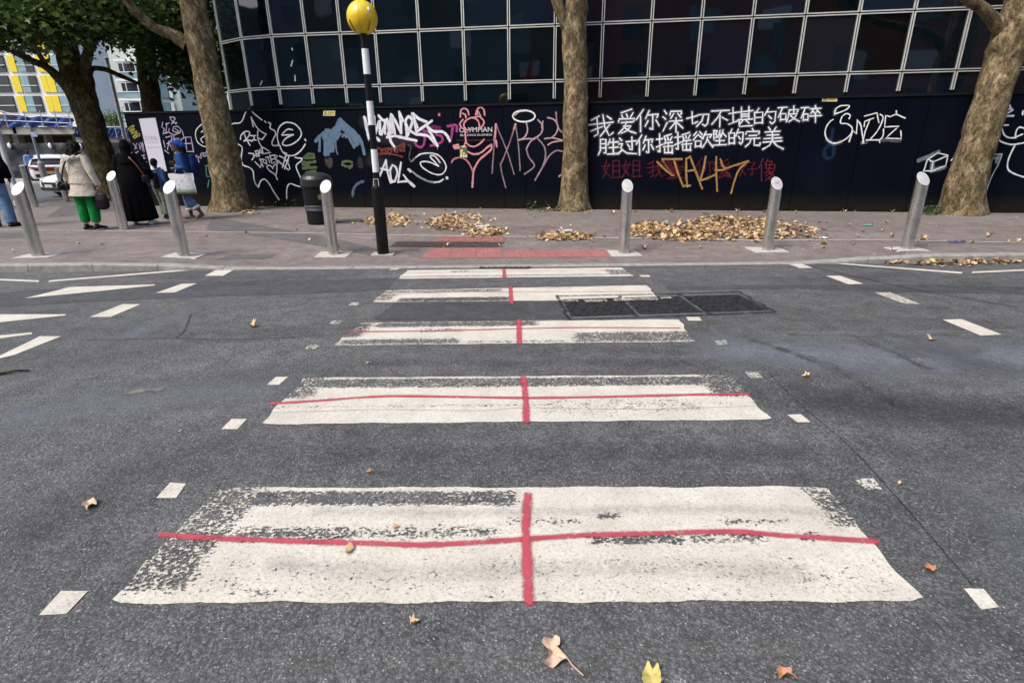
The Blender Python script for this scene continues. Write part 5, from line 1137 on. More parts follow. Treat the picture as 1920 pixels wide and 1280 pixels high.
# black fence with shroud, and its lamps
Y = 33.2; fe = empty('site_fence', (at_y(60, 335, Y)[0], Y, .1), 'tall dark fence hung with black sheeting across the side street', 'fence')
xa, xb = at_y(-160, 300, Y)[0], at_y(246, 300, Y)[0]; zt = at_y(110, 268, Y)[2]
V = []; Fc = []; nx, nz = 90, 14; rs = np.random.default_rng(5)
for j in range(nz+1):
    for i in range(nx+1): V.append((xa+(xb-xa)*i/nx, Y+.05*math.sin(i*.9+j*.5)+.04*math.sin(i*.33-j*.8)+.015*rs.normal(), .1+(zt-.1)*j/nz))
for j in range(nz):
    for i in range(nx): a = j*(nx+1)+i; Fc.append((a, a+1, a+nx+2, a+nx+1))
mk('black_sheeting', V, Fc, M_shroud, fe, True, True)
for i in range(12): x_ = xa+(xb-xa)*i/11; MB().box((x_, Y+.16, .1+zt/2), (.07, .07, zt-.05)).build('fence_post', M_blkm, fe, w=True)
for k, (x_, y_) in enumerate(((18, 273), (94, 273), (151, 274.5))):
    q = at_y(x_, y_, Y-.16); tl = empty('bulkhead_lamp', tuple(q), ['small white oval lamp on the black fence, leftmost of three', 'small white oval lamp on the black fence, above the white cars', 'small white oval lamp on the black fence, nearest the mossy tree'][k], 'wall lamp', 'white lamps on the black fence')
    MB().ell((0, -.02, 0), (.10, .06, .15)).build('diffuser', M_wht, tl, smooth=True); MB().box((-.05, .06, .02), (.16, .10, .30)).build('housing', M_blk, tl)
# grey tower
Y = 112.0; gt_ = empty('grey_tower', (at_y(188, 200, Y)[0], Y+1, 0), 'distant grey tower with rows of small white framed windows', 'building')
xa, xb = at_y(150, 190, Y)[0], at_y(212, 190, Y)[0]
MB().box(((xa+xb)/2, Y+6, 16), (xb-xa, 11, 32)).build('wall', M_greyb, gt_, w=True)
rs = random.Random(3)
for r_ in range(7):
    y0 = 133+r_*15.2
    for c_ in range(5):
        x0 = 163+c_*9.6+(y0-133)*.16+rs.uniform(-1, 1); mb = MB(); pbox(mb, x0, y0, x0+rs.choice((5.2, 6.5, 4.6)), y0+9.2, Y+.25, .3); o = mb.build('window', M_wframe, gt_, w=True)
        mb = MB(); x1 = x0+rs.uniform(.5, 2); pbox(mb, x1, y0+1.5, x1+2.6, y0+7.5, Y+.15, .06); q = mb.build('pane', rs.choice((M_win, M_winb, M_wframe)), None); q.parent = o; q.data.transform(Matrix.Translation(-Vector(gt_.location)))
mb = MB(); pbox(mb, 201, 179, 216, 188, Y-1.3, 1.6); mb.build('red_balcony', simple('red_brown', (.16, .03, .03), .6), gt_, w=True)
mb = MB(); pbox(mb, 190, 198.5, 222, 200.5, Y-1.6, 2); mb.build('balcony_slab', M_wframe, gt_, w=True)
# pale balcony flats
Y = 62.0; bf = empty('balcony_flats', (at_y(255, 200, Y)[0], Y+1, 0), 'pale block of flats with glass balconies rising above the hoarding', 'building')
xa, xb = at_y(211, 190, Y)[0], at_y(330, 190, Y)[0]
MB().box(((xa+xb)/2, Y+6, 11), (xb-xa, 10, 22)).build('wall', simple('pale_green_render', (.46, .50, .46), .7, 0, .12, .3), bf, w=True)
for r_, y0 in enumerate((119, 156, 193)):
    for (x0, x1, mm) in ((224, 252, M_win), (256, 268, M_winb), (290, 308, M_winb), (310, 316, M_wframe)):
        mb = MB(); pbox(mb, x0+r_*6, y0, x1+r_*6, y0+28, Y+.8, .3); mb.build('window', mm, bf, w=True)
    mb = MB(); pbox(mb, 212+r_*5, y0-8, 266+r_*5, y0-4, Y-1.0, 2.0); mb.build('balcony_slab', M_wframe, bf, w=True)
    mb = MB(); pbox(mb, 215+r_*5, y0+17, 264+r_*5, y0+28, Y-.9, .06); mb.build('glass_balustrade', M_winb, bf, w=True)
    mb = MB(); pbox(mb, 214+r_*5, y0+15.5, 265+r_*5, y0+17, Y-.95, .12); mb.build('balcony_rail', M_wframe, bf, w=True)
    for x_ in (230, 252): 
        mb = MB(); pbox(mb, x_+r_*5.5, y0-4, x_+1+r_*5.5, y0+16, Y-.96, .08); mb.build('balcony_post', M_wframe, bf, w=True)
# bush by the tower
c = at_y(211, 226, 48); t = empty('bush', (c[0], c[1], 0), 'round light green bush above the blue netting behind the mossy tree', 'shrub')
V, Fc = limb_mesh([(c[0], c[1], 0, .12), (c[0], c[1], 2.4, .09), (c[0]+.1, c[1], c[2], .05)], 8, .05, 3); mk('stem', V, Fc, M_bark_dk, t, True, True)
V, Fc, ti = leaves_mesh(crown_pts([(c[0], c[1], c[2], .75, .6, .6, 60)], 10, 77), .2, 78); fast_mesh('foliage', V, Fc, leafmat('bush_leaf', [(0, (.05, .09, .03)), (.6, (.12, .18, .06)), (1, (.22, .28, .10))]), t, ti)
# poles
M_pole = simple('pale_pole', (.68, .70, .72), .5, .1, .08); M_poleg = simple('grey_pole', (.23, .25, .25), .6, .1, .2)
def pole(px0, py0, px1, py1, Y, w0, w1, mat, label, cat, zb=.1, coll=None):
    A = at_y(px0, py0, Y); B = at_y(px1, py1, Y); s_ = depth(B)/F; r0_, r1_ = w0*s_/2, w1*s_/2
    t = empty('lamp_column', (B[0], Y, zb), label, cat); top = A[2]
    MB().lathe([(r1_, 0), (r1_, B[2]-zb if B[2] > zb+.4 else 1.0), (r0_, (B[2]-zb if B[2] > zb+.4 else 1.0)+.06), (r0_, top-zb)], 16).build('shaft', mat, t)
    return t, B, top
t, B, top = pole(203, 110, 240, 285, 20.5, 6, 6.5, M_pole, 'slim pale post rising at the left end of the hoarding', 'post')
MB().ell((0, 0, top-.1), (.08, .08, .05)).build('cap', M_pole, t)
t, B, top = pole(44, 235, 80, 320, 28.0, 4.5, 9.5, M_poleg, 'thin grey lamp column before the black fence with a thick base', 'lamp column')
MB().lathe([(.14, 0), (.14, .95), (.08, 1.05)], 14).build('base_sleeve', M_poleg, t)
q = at_y(60, 252, 27.8); mb = MB(); mb.box((q[0]-B[0]+.02, -.12, q[2]-.1), (.30, .02, .22)); mb.build('blue_sign', simple('blue_sign', (.30, .36, .50), .5), t)
t, B, top = pole(-4, 240, 27, 350, 16.5, 9, 11, M_pole, 'thick pale post at the left edge of the photo', 'post')
MB().lathe([(.13, 0), (.13, .12), (.09, .16)], 14).build('base_collar', M_pole, t)

# ------------------------------------------------------------------ people
def fab(name, col, rough=.85, var=.2, scale=14, bd=.012, bs=9): return simple(name, col, rough, 0, var, scale, bd, bs, .08)
V3 = lambda *a: np.array(a, float)
def hand(mb, wr, d, palm, side=1, grip=.5):
    """palm plus four unequal fingers and a thumb; d points along the hand, palm is the inward normal"""
    d = d/np.linalg.norm(d); palm = palm-d*np.dot(palm, d); palm /= np.linalg.norm(palm); wv = np.cross(d, palm)*side
    a = wr+d*.02; b = wr+d*.085; mb.tube([(*a, .026, .018), (*((a+b)/2), .040, .019), (*b, .040, .015)], 10, True, wv)
    for i, L in enumerate((.072, .080, .075, .058)):
        o_ = wv*(.0345-.023*i); p = b-d*.01+o_; pts = [(*p, .0092)]; dd = d.copy()
        for k, f in enumerate((.42, .32, .26)):
            an = grip*(.35+.45*k); dd = d*math.cos(an)+palm*math.sin(an); p = p+dd*L*f; pts.append((*p, .0090-.0009*k))
        mb.tube(pts, 8)
    p = a+wv*.026+d*.012; q = p+(d*.55+wv*.75+palm*.25)*.036; r_ = q+(d*.85+wv*.25+palm*.4)*.030; mb.tube([(*p, .013), (*q, .0108), (*r_, .009)], 8)
def head(mb, c, fd, k=1.0):
    """skull, jaw, nose, ears, brow, lips; fd = facing direction"""
    fd = fd/np.linalg.norm(fd); sx = np.cross(fd, [0, 0, 1]); sx /= np.linalg.norm(sx); u = np.cross(sx, fd)
    def at(a, b, c_): return c+(sx*a+fd*b+u*c_)*k
    mb.tube([(*at(0, -.02, -.03), .070*k, .082*k), (*at(0, -.012, .03), .074*k, .094*k), (*at(0, -.015, .065), .060*k, .078*k)], 16, True, sx)
    mb.tube([(*at(0, .02, -.02), .058*k, .060*k), (*at(0, .038, -.075), .040*k, .040*k), (*at(0, .048, -.098), .026*k, .024*k)], 12, True, sx)
    mb.tube([(*at(0, .080, .020), .009*k), (*at(0, .098, -.018), .0125*k), (*at(0, .092, -.026), .014*k)], 8)
    for s in (-1, 1):
        mb.tube([(*at(s*.074, -.012, .022), .010*k, .016*k), (*at(s*.078, -.018, -.02), .008*k, .012*k)], 8, True, fd)
        mb.tube([(*at(s*.014, .079, .030), .008*k), (*at(s*.046, .066, .030), .008*k)], 8)
    mb.tube([(*at(-.020, .079, -.052), .0075*k), (*at(0, .086, -.050), .0085*k), (*at(.020, .079, -.052), .0075*k)], 8)
    return at
class Person:
    def __init__(s, loc, rz, label, H=1.7, group=None):
        s.t = empty('person', loc, label, 'person', group, rz); s.k = H/1.7
    def mb(s): return MB()
    def put(s, mb, name, mat, voxel=.008, parent=None, it=2):
        mb.v = [tuple(c*s.k for c in p) for p in mb.v]; return mb.blob(name, mat, parent or s.t, voxel, it)
    def plain(s, mb, name, mat, parent=None, smooth=True):
        mb.v = [tuple(c*s.k for c in p) for p in mb.v]; return mb.build(name, mat, parent or s.t, smooth=smooth)
    def body(s, J, skin, fd=V3(0, -1, 0), palms=None, grips=(.5, .5)):
        mb = MB(); hd = J['head']; nk = J['neck']
        mb.tube([(*J['pelvis'], .155, .115), (*(J['pelvis']+V3(0, 0, .12)), .130, .10), (*(J['chest']-V3(0, 0, .02)), .155, .105), (*(nk-V3(0, 0, .07)), .12, .085)], 16)
        mb.tube([(*(nk-V3(0, 0, .06)), .062), (*((nk+hd)/2), .054), (*(hd-V3(0, 0, .04)), .056)], 12)
        at = head(mb, hd, fd)
        for i, q in enumerate('LR'):
            sh, el, wr = J['sh'+q], J['el'+q], J['wr'+q]
            mb.tube([(*(J['chest']*.35+sh*.65+V3(0, 0, .02)), .062), (*sh, .056), (*((sh+el)/2), .046), (*el, .038), (*((el+wr)/2), .036), (*wr, .026)], 12)
            pn = (palms or {}).get(q, V3(1 if wr[0] < 0 else -1, 0, 0)); d = (wr-el); d /= np.linalg.norm(d)
            hand(mb, wr, J.get('hd'+q, d), pn, 1 if q == 'L' else -1, grips[i])
            hp, kn, an, to = J['hp'+q], J['kn'+q], J['an'+q], J['to'+q]
            mb.tube([(*hp, .088), (*((hp+kn)/2), .072), (*kn, .054), (*((kn*.6+an*.4)), .055), (*an, .037)], 14)
            heel = an+(an-to)*V3(.25, .25, 0)-V3(0, 0, .035); mb.tube([(*heel, .033), (*((an+to)/2-V3(0, 0, .02)), .036, .03), (*to, .038, .02)], 10, True, (1, 0, 0))
        s.b = s.put(mb, 'body', skin, .0075); s.at = at; return s.b
    def eyes(s, mat=None):
        for sx in (-1, 1):
            c = s.at(sx*.030, .071, .012); mb = MB(); mb.ell(c, (.0125, .0125, .009), 10, 7); s.plain(mb, 'eye', M_eye, s.b)
    def shoes(s, J, mat, sole=None, h=.0):
        for q in 'LR':
            an, to = J['an'+q], J['to'+q]; d = to-an; d = d/np.linalg.norm(d); heel = an-V3(d[0], d[1], 0)*.055+V3(0, 0, -.04)
            mb = MB(); mb.tube([(*heel, .042, .036), (*((heel*.5+to*.5)+V3(0, 0, .018)), .045, .040), (*(to+d*.015), .046, .026)], 12, True, np.cross(d, [0, 0, 1])).tube([(*(an+V3(0, 0, -.02)), .045), (*(an+V3(0, 0, .02)), .043)], 12)
            o = s.put(mb, 'shoe', mat, .008)
            if sole:
                mb = MB(); z_ = -.034; mb.tube([(*(heel+V3(0, 0, z_+.008)), .046, .014), (*((heel+to)/2+V3(0, 0, z_+.012)), .048, .014), (*(to+d*.02+V3(0, 0, z_+.016)), .047, .013)], 12, True, np.cross(d, [0, 0, 1])); s.put(mb, 'sole', sole, .008, o)
def stand(w=.10, hw=.09, **k):
    J = dict(pelvis=V3(0, 0, .92), chest=V3(0, 0, 1.26), neck=V3(0, .01, 1.45), head=V3(0, -.015, 1.585))
    for q, s in (('L', 1), ('R', -1)):
        J['hp'+q] = V3(s*hw, 0, .90); J['kn'+q] = V3(s*w, -.015, .49); J['an'+q] = V3(s*w, .02, .085); J['to'+q] = V3(s*(w+.03), -.14, .04)
        J['sh'+q] = V3(s*.185, 0, 1.40); J['el'+q] = V3(s*.235, .02, 1.13); J['wr'+q] = V3(s*.25, -.04, .89)
    J.update(k); return J
M_eye = simple('eye', (.02, .014, .01), .2)
SK_D = simple('skin_dark', (.085, .042, .025), .5, 0, .12, 20); SK_L = simple('skin_light', (.48, .29, .20), .5, 0, .1, 20)
M_hair = simple('black_hair', (.005, .004, .0035), .6, 0, .4, 30, .01, 60, .12)
M_denim = fab('blue_jeans', (.085, .15, .27), .85, .35, 7, .012, 12); M_denimj = fab('denim_jacket_blue', (.055, .115, .27), .85, .3, 8)
M_black = fab('black_cloth', (.0035, .0035, .0045), .95, .3, 6); M_blk_l = simple('black_leather', (.006, .0055, .008), .5, 0, .3, 10, spec=.2)

# woman in the beige coat, seen from behind, head bowed
p = at_pv(176, 431)
P1 = Person(tuple(p), math.pi-.10, 'person seen from behind in a beige hooded coat and bright green trousers', 1.66)
J = stand(.115, .10, head=V3(.0, -.075, 1.565), neck=V3(0, -.01, 1.44), elL=V3(.285, .03, 1.14), wrL=V3(.30, -.03, .90), elR=V3(-.29, .03, 1.13), wrR=V3(-.33, -.02, .88))
P1.body(J, SK_L, V3(.12, -1, -.35)); P1.eyes()
M_beige = fab('beige_cotton', (.50, .455, .39), .85, .14, 9, .03, 7)
mb = MB(); mb.tube([(0, .012, 1.43, .10, .085), (0, .005, 1.38, .205, .115), (0, 0, 1.24, .215, .135), (0, 0, 1.06, .205, .14), (0, 0, .88, .245, .165), (0, 0, .76, .285, .19), (0, .005, .665, .305, .205)], 26, False)
for q in 'LR': mb.tube([(*(J['sh'+q]*V3(.8, 1, 1)+V3(0, 0, -.015)), .085), (*J['sh'+q], .080), (*((J['sh'+q]+J['el'+q])/2), .074), (*J['el'+q], .068), (*((J['el'+q]+J['wr'+q])/2), .062), (*(J['wr'+q]+V3(0, 0, .02)), .058)], 14)
coat = P1.put(mb, 'coat', M_beige, .010)
mb = MB(); mb.tube([(.15*math.cos(a), .02+.105*math.sin(a)*(1.2 if math.sin(a) > 0 else .7), 1.425+.02*math.sin(a*2)-.03*max(0, math.sin(a)), .048, .04) for a in np.linspace(0, 2*math.pi, 15)], 10, False); mb.tube([(-.09, .12, 1.40, .05), (0, .14, 1.34, .062), (.09, .12, 1.40, .05)], 10)
P1.put(mb, 'hood', M_beige, .011, coat)
for zz in (.93,): 
    mb = MB(); mb.tube([(.262*math.cos(a), .175*math.sin(a), zz, .008) for a in np.linspace(0, 2*math.pi, 31)], 6, False); P1.plain(mb, 'seam', M_beige, coat)
M_gtr = fab('green_trousers', (.012, .19, .045), .85, .2, 8, .02, 9)
mb = MB()
for q in 'LR': mb.tube([(*(J['hp'+q]+V3(0, 0, .02)), .125), (*(J['hp'+q]*.6+J['kn'+q]*.4), .122), (*J['kn'+q], .106), (*(J['kn'+q]*.4+J['an'+q]*.6), .092), (*(J['an'+q]+V3(0, 0, .075)), .074)], 16, False)
P1.put(mb, 'trousers', M_gtr, .010)
P1.shoes(J, M_blk_l, M_white)
mb = MB(); rs = np.random.default_rng(4)
mb.ell((0, -.05, 1.60), (.098, .112, .115), 16, 10)
for k in range(26):
    a = rs.uniform(.3, 2.85); x_, y_ = .085*math.cos(a), -.03+.095*math.sin(a); z0 = rs.uniform(1.50, 1.64); L = rs.uniform(.12, .34)
    mb.tube([(x_, y_, z0, .026), (x_*1.25+rs.normal()*.012, y_+.035, z0-L*.5, .028), (x_*1.2+rs.normal()*.02, y_+.03, z0-L, .016)], 7)
mb.ell((.02, -.02, 1.69), (.055, .06, .035), 10, 7)
P1.put(mb, 'hair', M_hair, .009)
# her bags
def world(P_, v): 
    c, s = math.cos(P_.t.rotation_euler[2]), math.sin(P_.t.rotation_euler[2]); v = np.array(v)*P_.k; l = P_.t.location
    return np.array([l[0]+c*v[0]-s*v[1], l[1]+s*v[0]+c*v[1], l[2]+v[2]])
w_ = world(P1, (.265, .13, .86)); t = empty('crossbody_bag', tuple(w_), 'round black shoulder bag hanging at the hip of the beige coat', 'bag', None, P1.t.rotation_euler[2])
mb = MB(); mb.tube([(-.08, 0, .01, .09, .055), (.0, 0, -.005, .115, .07), (.08, 0, .01, .09, .055)], 14); mb.v = [(v[0], v[1], v[2]) for v in mb.v]; mb.blob('pouch', M_blk_l, t, .008)
L = [(.02, .0, .09), (-.05, .03, .22), (-.13, .04, .36), (-.23, .03, .49), (-.35, -.02, .58), (-.42, -.12, .60)]; mb = MB()
for a, b in zip(catmull([V3(*q) for q in L], 4)[:-1], catmull([V3(*q) for q in L], 4)[1:]): mb.bar(a, b, .032, .006, (0, 1, .2))
mb.build('strap', M_blk_l, t)
w_ = world(P1, (-.345, .02, .60)); t = empty('handbag', tuple(w_), 'black quilted handbag held low on the right of the beige coat', 'bag', None, P1.t.rotation_euler[2])
mb = MB(); mb.tube([(0, 0, -.12, .15, .075), (0, 0, 0, .155, .075), (0, 0, .09, .13, .05)], 16); mb.blob('body', M_blk_l, t, .009)
mb = MB(); mb.tube([(-.08, 0, .10, .009), (-.05, 0, .22, .009), (.02, 0, .255, .009), (.07, 0, .21, .009), (.09, 0, .10, .009)], 8); mb.build('handle', M_blk_l, t, smooth=True)

# person in the long black robe
p = at_pv(268, 421)
P2 = Person(tuple(p), math.pi+.35, 'person seen from behind in a long black robe and headscarf with white shoes', 1.66)
J = stand(.10, .10, anL=V3(.17, -.16, .085), toL=V3(.20, -.33, .04), knL=V3(.13, -.12, .49), anR=V3(-.19, .10, .085), toR=V3(-.24, -.06, .04), knR=V3(-.14, .02, .48), elR=V3(-.31, .06, 1.14), wrR=V3(-.34, .0, .91), elL=V3(.25, -.02, 1.13), wrL=V3(.22, -.18, 1.00))
P2.body(J, SK_L, V3(.2, -1, -.05)); P2.eyes()
mb = MB(); mb.tube([(0, .01, 1.45, .10, .09), (0, 0, 1.38, .205, .13), (0, 0, 1.18, .225, .165), (0, .01, .95, .25, .20), (0, .01, .70, .265, .215), (0, .0, .45, .285, .235), (-.005, -.01, .20, .315, .27), (-.005, -.02, .125, .325, .28)], 28, False)
for q in 'LR': mb.tube([(*(J['sh'+q]*V3(.8, 1, 1)), .085), (*J['sh'+q], .078), (*((J['sh'+q]+J['el'+q])/2), .082), (*J['el'+q], .085), (*((J['el'+q]*.4+J['wr'+q]*.6)), .085)], 14)
for a in np.linspace(.2, 6.1, 13): mb.tube([(.20*math.cos(a), .15*math.sin(a), 1.05, .02), (.25*math.cos(a), .205*math.sin(a), .65, .028), (.305*math.cos(a), .26*math.sin(a), .15, .032)], 7)
robe = P2.put(mb, 'robe', M_black, .011)
mb = MB(); mb.tube([(0, .005, 1.585, .102, .118), (0, 0, 1.63, .098, .115), (0, 0, 1.67, .075, .09)], 16); mb.tube([(0, .01, 1.56, .100, .108), (0, .02, 1.47, .095, .10), (0, .03, 1.39, .165, .125), (0, .03, 1.28, .19, .14)], 18)
P2.put(mb, 'headscarf', M_black, .010)
P2.shoes(J, M_white, M_white)
w_ = world(P2, (-.24, .16, .96)); t = empty('shoulder_bag', tuple(w_), 'small dark bag on a thin brown strap across the black robe', 'bag', None, P2.t.rotation_euler[2])
mb = MB(); mb.tube([(-.04, .02, -.06, .07, .035), (-.04, .02, .04, .07, .03)], 12); mb.blob('pouch', M_blk_l, t, .008)
L = catmull([V3(*q) for q in [(-.03, .02, .06), (.02, .035, .18), (.08, .035, .30), (.155, .01, .40), (.21, -.08, .45)]], 5); mb = MB()
for a, b in zip(L[:-1], L[1:]): mb.bar(a, b, .022, .005, (0, 1, .2))
mb.build('strap', simple('brown_strap', (.16, .055, .025), .6), t)

# child
p = at_pv(312, 411)
P3 = Person(tuple(p), math.pi-.15, 'small child seen from behind in a blue denim jacket and grey-green trousers', 1.30)
J = stand(.10, .09, elL=V3(.27, -.02, 1.14), wrL=V3(.40, -.02, .96), hdL=V3(.8, 0, -.5), anL=V3(.10, -.12, .085), toL=V3(.12, -.29, .04), knL=V3(.09, -.12, .49), head=V3(0, -.01, 1.60))
mbx = P3.body(J, SK_D, V3(.1, -1, 0)); P3.eyes()
mb = MB(); mb.tube([(0, .01, 1.45, .09, .08), (0, 0, 1.39, .195, .115), (0, 0, 1.22, .205, .14), (0, 0, 1.02, .20, .145), (0, 0, .90, .205, .15)], 22, False)
for q in 'LR': mb.tube([(*(J['sh'+q]*V3(.8, 1, 1)), .08), (*J['sh'+q], .072), (*J['el'+q], .060), (*(J['el'+q]*.12+J['wr'+q]*.88), .05)], 14)
jk = P3.put(mb, 'jacket', M_denimj, .010)
mb = MB(); mb.tube([(0, .11, 1.46, .05, .03), (0, .12, 1.41, .09, .02)], 10); P3.put(mb, 'collar', M_white, .010, jk)
M_camo = fab('green_camouflage', (.13, .155, .115), .9, .5, 12)
mb = MB()
for q in 'LR': mb.tube([(*(J['hp'+q]+V3(0, 0, .04)), .125), (*(J['hp'+q]*.5+J['kn'+q]*.5), .115), (*J['kn'+q], .105), (*(J['kn'+q]*.4+J['an'+q]*.6), .105), (*(J['an'+q]+V3(0, 0, .05)), .10)], 14, False)
P3.put(mb, 'trousers', M_camo, .010); P3.shoes(J, M_blk_l, M_white)
mb = MB(); mb.ell((0, .005, 1.625), (.088, .108, .10), 14, 9); mb.ell((0, .03, 1.59), (.082, .09, .09), 12, 8); P3.put(mb, 'hair', M_hair, .009)
w_ = world(P3, (-.02, .16, 1.15)); t = empty('drawstring_pack', tuple(w_), 'dark navy rucksack on the back of the child in denim', 'bag', None, P3.t.rotation_euler[2])
mb = MB(); mb.tube([(-.03, .01, -.16, .075, .03), (-.03, .015, 0, .08, .035), (-.03, .0, .12, .06, .025)], 12); mb.blob('pack', M_black, t, .009)
for x_ in (-.09, .03): MB().tube([(x_, -.0, .1, .01), (x_*1.1, -.03, .2, .01), (x_*1.2, -.11, .235, .01)], 8).build('strap', M_black, t, smooth=True)

# woman in denim walking left
p = at_pv(366, 411)
P4 = Person(tuple(p), -math.pi/2+.08, 'person walking left in a blue denim jacket, blue headwrap and rolled jeans', 1.67)
J = stand(.09, .09, pelvis=V3(0, .02, .92), chest=V3(0, -.02, 1.25), neck=V3(0, -.05, 1.43), head=V3(0, -.095, 1.575),
          knL=V3(.09, -.02, .49), anL=V3(.09, .20, .16), toL=V3(.10, .10, .045), knR=V3(-.09, -.12, .50), anR=V3(-.08, -.10, .085), toR=V3(-.09, -.27, .04),
          shL=V3(.18, -.02, 1.39), elL=V3(.235, .10, 1.15), wrL=V3(.17, -.14, 1.12), shR=V3(-.18, -.04, 1.39), elR=V3(-.22, .0, 1.14), wrR=V3(-.10, -.22, 1.22))
P4.body(J, SK_D, V3(.25, -1, -.08), {'L': V3(-1, 0, .2), 'R': V3(1, 0, .2)}, (1.1, 1.2)); P4.eyes()
mb = MB(); mb.tube([(0, -.04, 1.44, .09, .08), (0, -.02, 1.38, .195, .12), (0, -.01, 1.22, .205, .145), (0, .01, 1.04, .19, .145), (0, .015, .90, .20, .16)], 22, False)
for q in 'LR': mb.tube([(*(J['sh'+q]*V3(.8, 1, 1)), .082), (*J['sh'+q], .075), (*((J['sh'+q]+J['el'+q])/2), .068), (*J['el'+q], .064), (*(J['el'+q]*.15+J['wr'+q]*.85), .052)], 14)
jk = P4.put(mb, 'jacket', fab('dark_denim', (.030, .075, .215), .85, .3, 8), .010)
M_scarf = fab('pale_scarf', (.40, .36, .30), .9, .25, 12)
mb = MB(); mb.tube([(-.05, -.13, 1.42, .05, .03), (-.03, -.16, 1.30, .07, .04), (-.04, -.17, 1.14, .08, .04)], 12); mb.tube([(.07, -.10, 1.44, .03), (.0, -.13, 1.43, .035), (-.08, -.09, 1.44, .03)], 10); P4.put(mb, 'scarf', M_scarf, .010)
mb = MB()
for q in 'LR': mb.tube([(*(J['hp'+q]+V3(0, .01, .05)), .13), (*(J['hp'+q]*.5+J['kn'+q]*.5), .108), (*J['kn'+q], .092), (*(J['kn'+q]*.35+J['an'+q]*.65), .086)], 14, False)
tr_ = P4.put(mb, 'jeans', M_denim, .010)
for q in 'LR':
    a = J['kn'+q]*.35+J['an'+q]*.65; d = (J['an'+q]-J['kn'+q]); d /= np.linalg.norm(d); mb = MB(); mb.tube([(*(a-d*.02), .090), (*(a+d*.035), .091)], 16, False); P4.plain(mb, 'frayed_hem', fab('frayed_white', (.50, .52, .55), .95, .4, 60), tr_)
M_sandal = simple('brown_leather', (.10, .05, .03), .6)
for q in 'LR':
    an, to = J['an'+q], J['to'+q]; d = to-an; d[2] *= .9; d /= np.linalg.norm(d); mb = MB()
    heel = an-V3(0, -.05, .055); mb.tube([(*heel, .045, .013), (*(heel*.5+to*.5-V3(0, 0, .022)), .048, .013), (*(to-V3(0, .03, .022)), .046, .012)], 12, True, (1, 0, 0)); o = P4.put(mb, 'sandal', M_sandal, .007)
    mb = MB(); m_ = (an+to)/2; mb.tube([(m_[0]-.045, m_[1], m_[2]-.03, .012, .008), (m_[0], m_[1]-.01, m_[2]+.022, .014, .008), (m_[0]+.045, m_[1], m_[2]-.03, .012, .008)], 8); P4.plain(mb, 'strap', M_sandal, o)
mb = MB(); mb.ell((0, -.055, 1.635), (.092, .112, .095), 16, 10); mb.ell((0, .03, 1.60), (.075, .07, .075), 12, 8)
hw = P4.put(mb, 'headwrap', fab('blue_headwrap', (.022, .065, .30), .8, .3, 16, .02, 30), .009)
mb = MB(); mb.tube([(-.08, -.10, 1.645, .016), (-.06, -.155, 1.655, .016), (0, -.168, 1.66, .016), (.06, -.155, 1.655, .016), (.085, -.10, 1.645, .016)], 8); P4.put(mb, 'band', fab('blue_wrap_band', (.03, .09, .36), .8), .008, hw)
mb = MB()
for i in range(9): a = .6+i*.25; mb.tube([(.07*math.cos(a), .0+.06*math.sin(a), 1.57, .022), (.075*math.cos(a), .03+.05*math.sin(a), 1.50, .02), (.07*math.cos(a), .03+.05*math.sin(a), 1.44, .014)], 7)
P4.put(mb, 'hair', M_hair, .010)
w_ = world(P4, (.0, .17, 1.22)); t = empty('rucksack', tuple(w_), 'dark blue rucksack worn by the person in the blue headwrap', 'bag', None, P4.t.rotation_euler[2])
mb = MB(); mb.tube([(0, .03, -.19, .13, .07), (0, .05, -.02, .14, .085), (0, .03, .14, .11, .06)], 16); mb.blob('pack', fab('navy_canvas', (.012, .028, .095), .85), t, .010)
for x_ in (-.13, .13): MB().tube([(x_, -.02, .15, .018), (x_, -.12, .22, .018), (x_, -.25, .16, .018), (x_*1.05, -.29, .02, .018), (x_*1.1, -.2, -.12, .016)], 8).build('strap', M_black, t, smooth=True)
# tote bag hanging from her forearm
w_ = world(P4, (.20, -.02, .80)); t = empty('tote_bag', tuple(w_), 'white patterned tote bag with green base carried by the person in denim', 'bag', None, P4.t.rotation_euler[2]+.05)
m, n, l, b = nm('tote_print'); v = objc(n); vo = n.new('ShaderNodeTexVoronoi'); vo.inputs['Scale'].default_value = 16; l.new(v, vo.inputs['Vector'])
nz_ = noise(n, l, 22, 4, .6, v); r = ramp(n, [(.2, (.26, .28, .30)), (.36, (.70, .70, .74))]); l.new(mth(n, l, 'ADD', mth(n, l, 'MULTIPLY', vo.outputs['Distance'], .6), mth(n, l, 'MULTIPLY', nz_.outputs[0], .3)), r.inputs[0])
sx = n.new('ShaderNodeSeparateXYZ'); l.new(v, sx.inputs[0]); k = mth(n, l, 'SUBTRACT', 1.0, sstep(n, l, mth(n, l, 'ADD', sx.outputs[2], mth(n, l, 'MULTIPLY', nz_.outputs[0], .05)), -.12, -.07)); l.new(mixc(n, l, r.outputs[0], (.28, .40, .22), k), b.inputs['Base Color']); b.inputs['Roughness'].default_value = .7
V = []; Fc = []; nx, nz2 = 12, 8
for side in (0, 1):
    for j in range(nz2+1):
        for i in range(nx+1):
            u_ = i/nx-.5; z_ = -.21+.42*j/nz2; bul = (1-(2*u_)**2)*(.075-.045*j/nz2)+.008*math.sin(i*1.7+j)
            V.append(((1 if side == 0 else -1)*bul, u_*.50*(1+.02*math.sin(j)), z_-.012*math.cos(u_*9)*(j == nz2)))
nn = (nx+1)*(nz2+1)
for side in (0, 1):
    for j in range(nz2):
        for i in range(nx): a = side*nn+j*(nx+1)+i; f = (a, a+1, a+nx+2, a+nx+1); Fc.append(f if side == 0 else f[::-1])
for j in range(nz2): 
    for i in (0, nx): Fc.append((j*(nx+1)+i, (j+1)*(nx+1)+i, nn+(j+1)*(nx+1)+i, nn+j*(nx+1)+i))
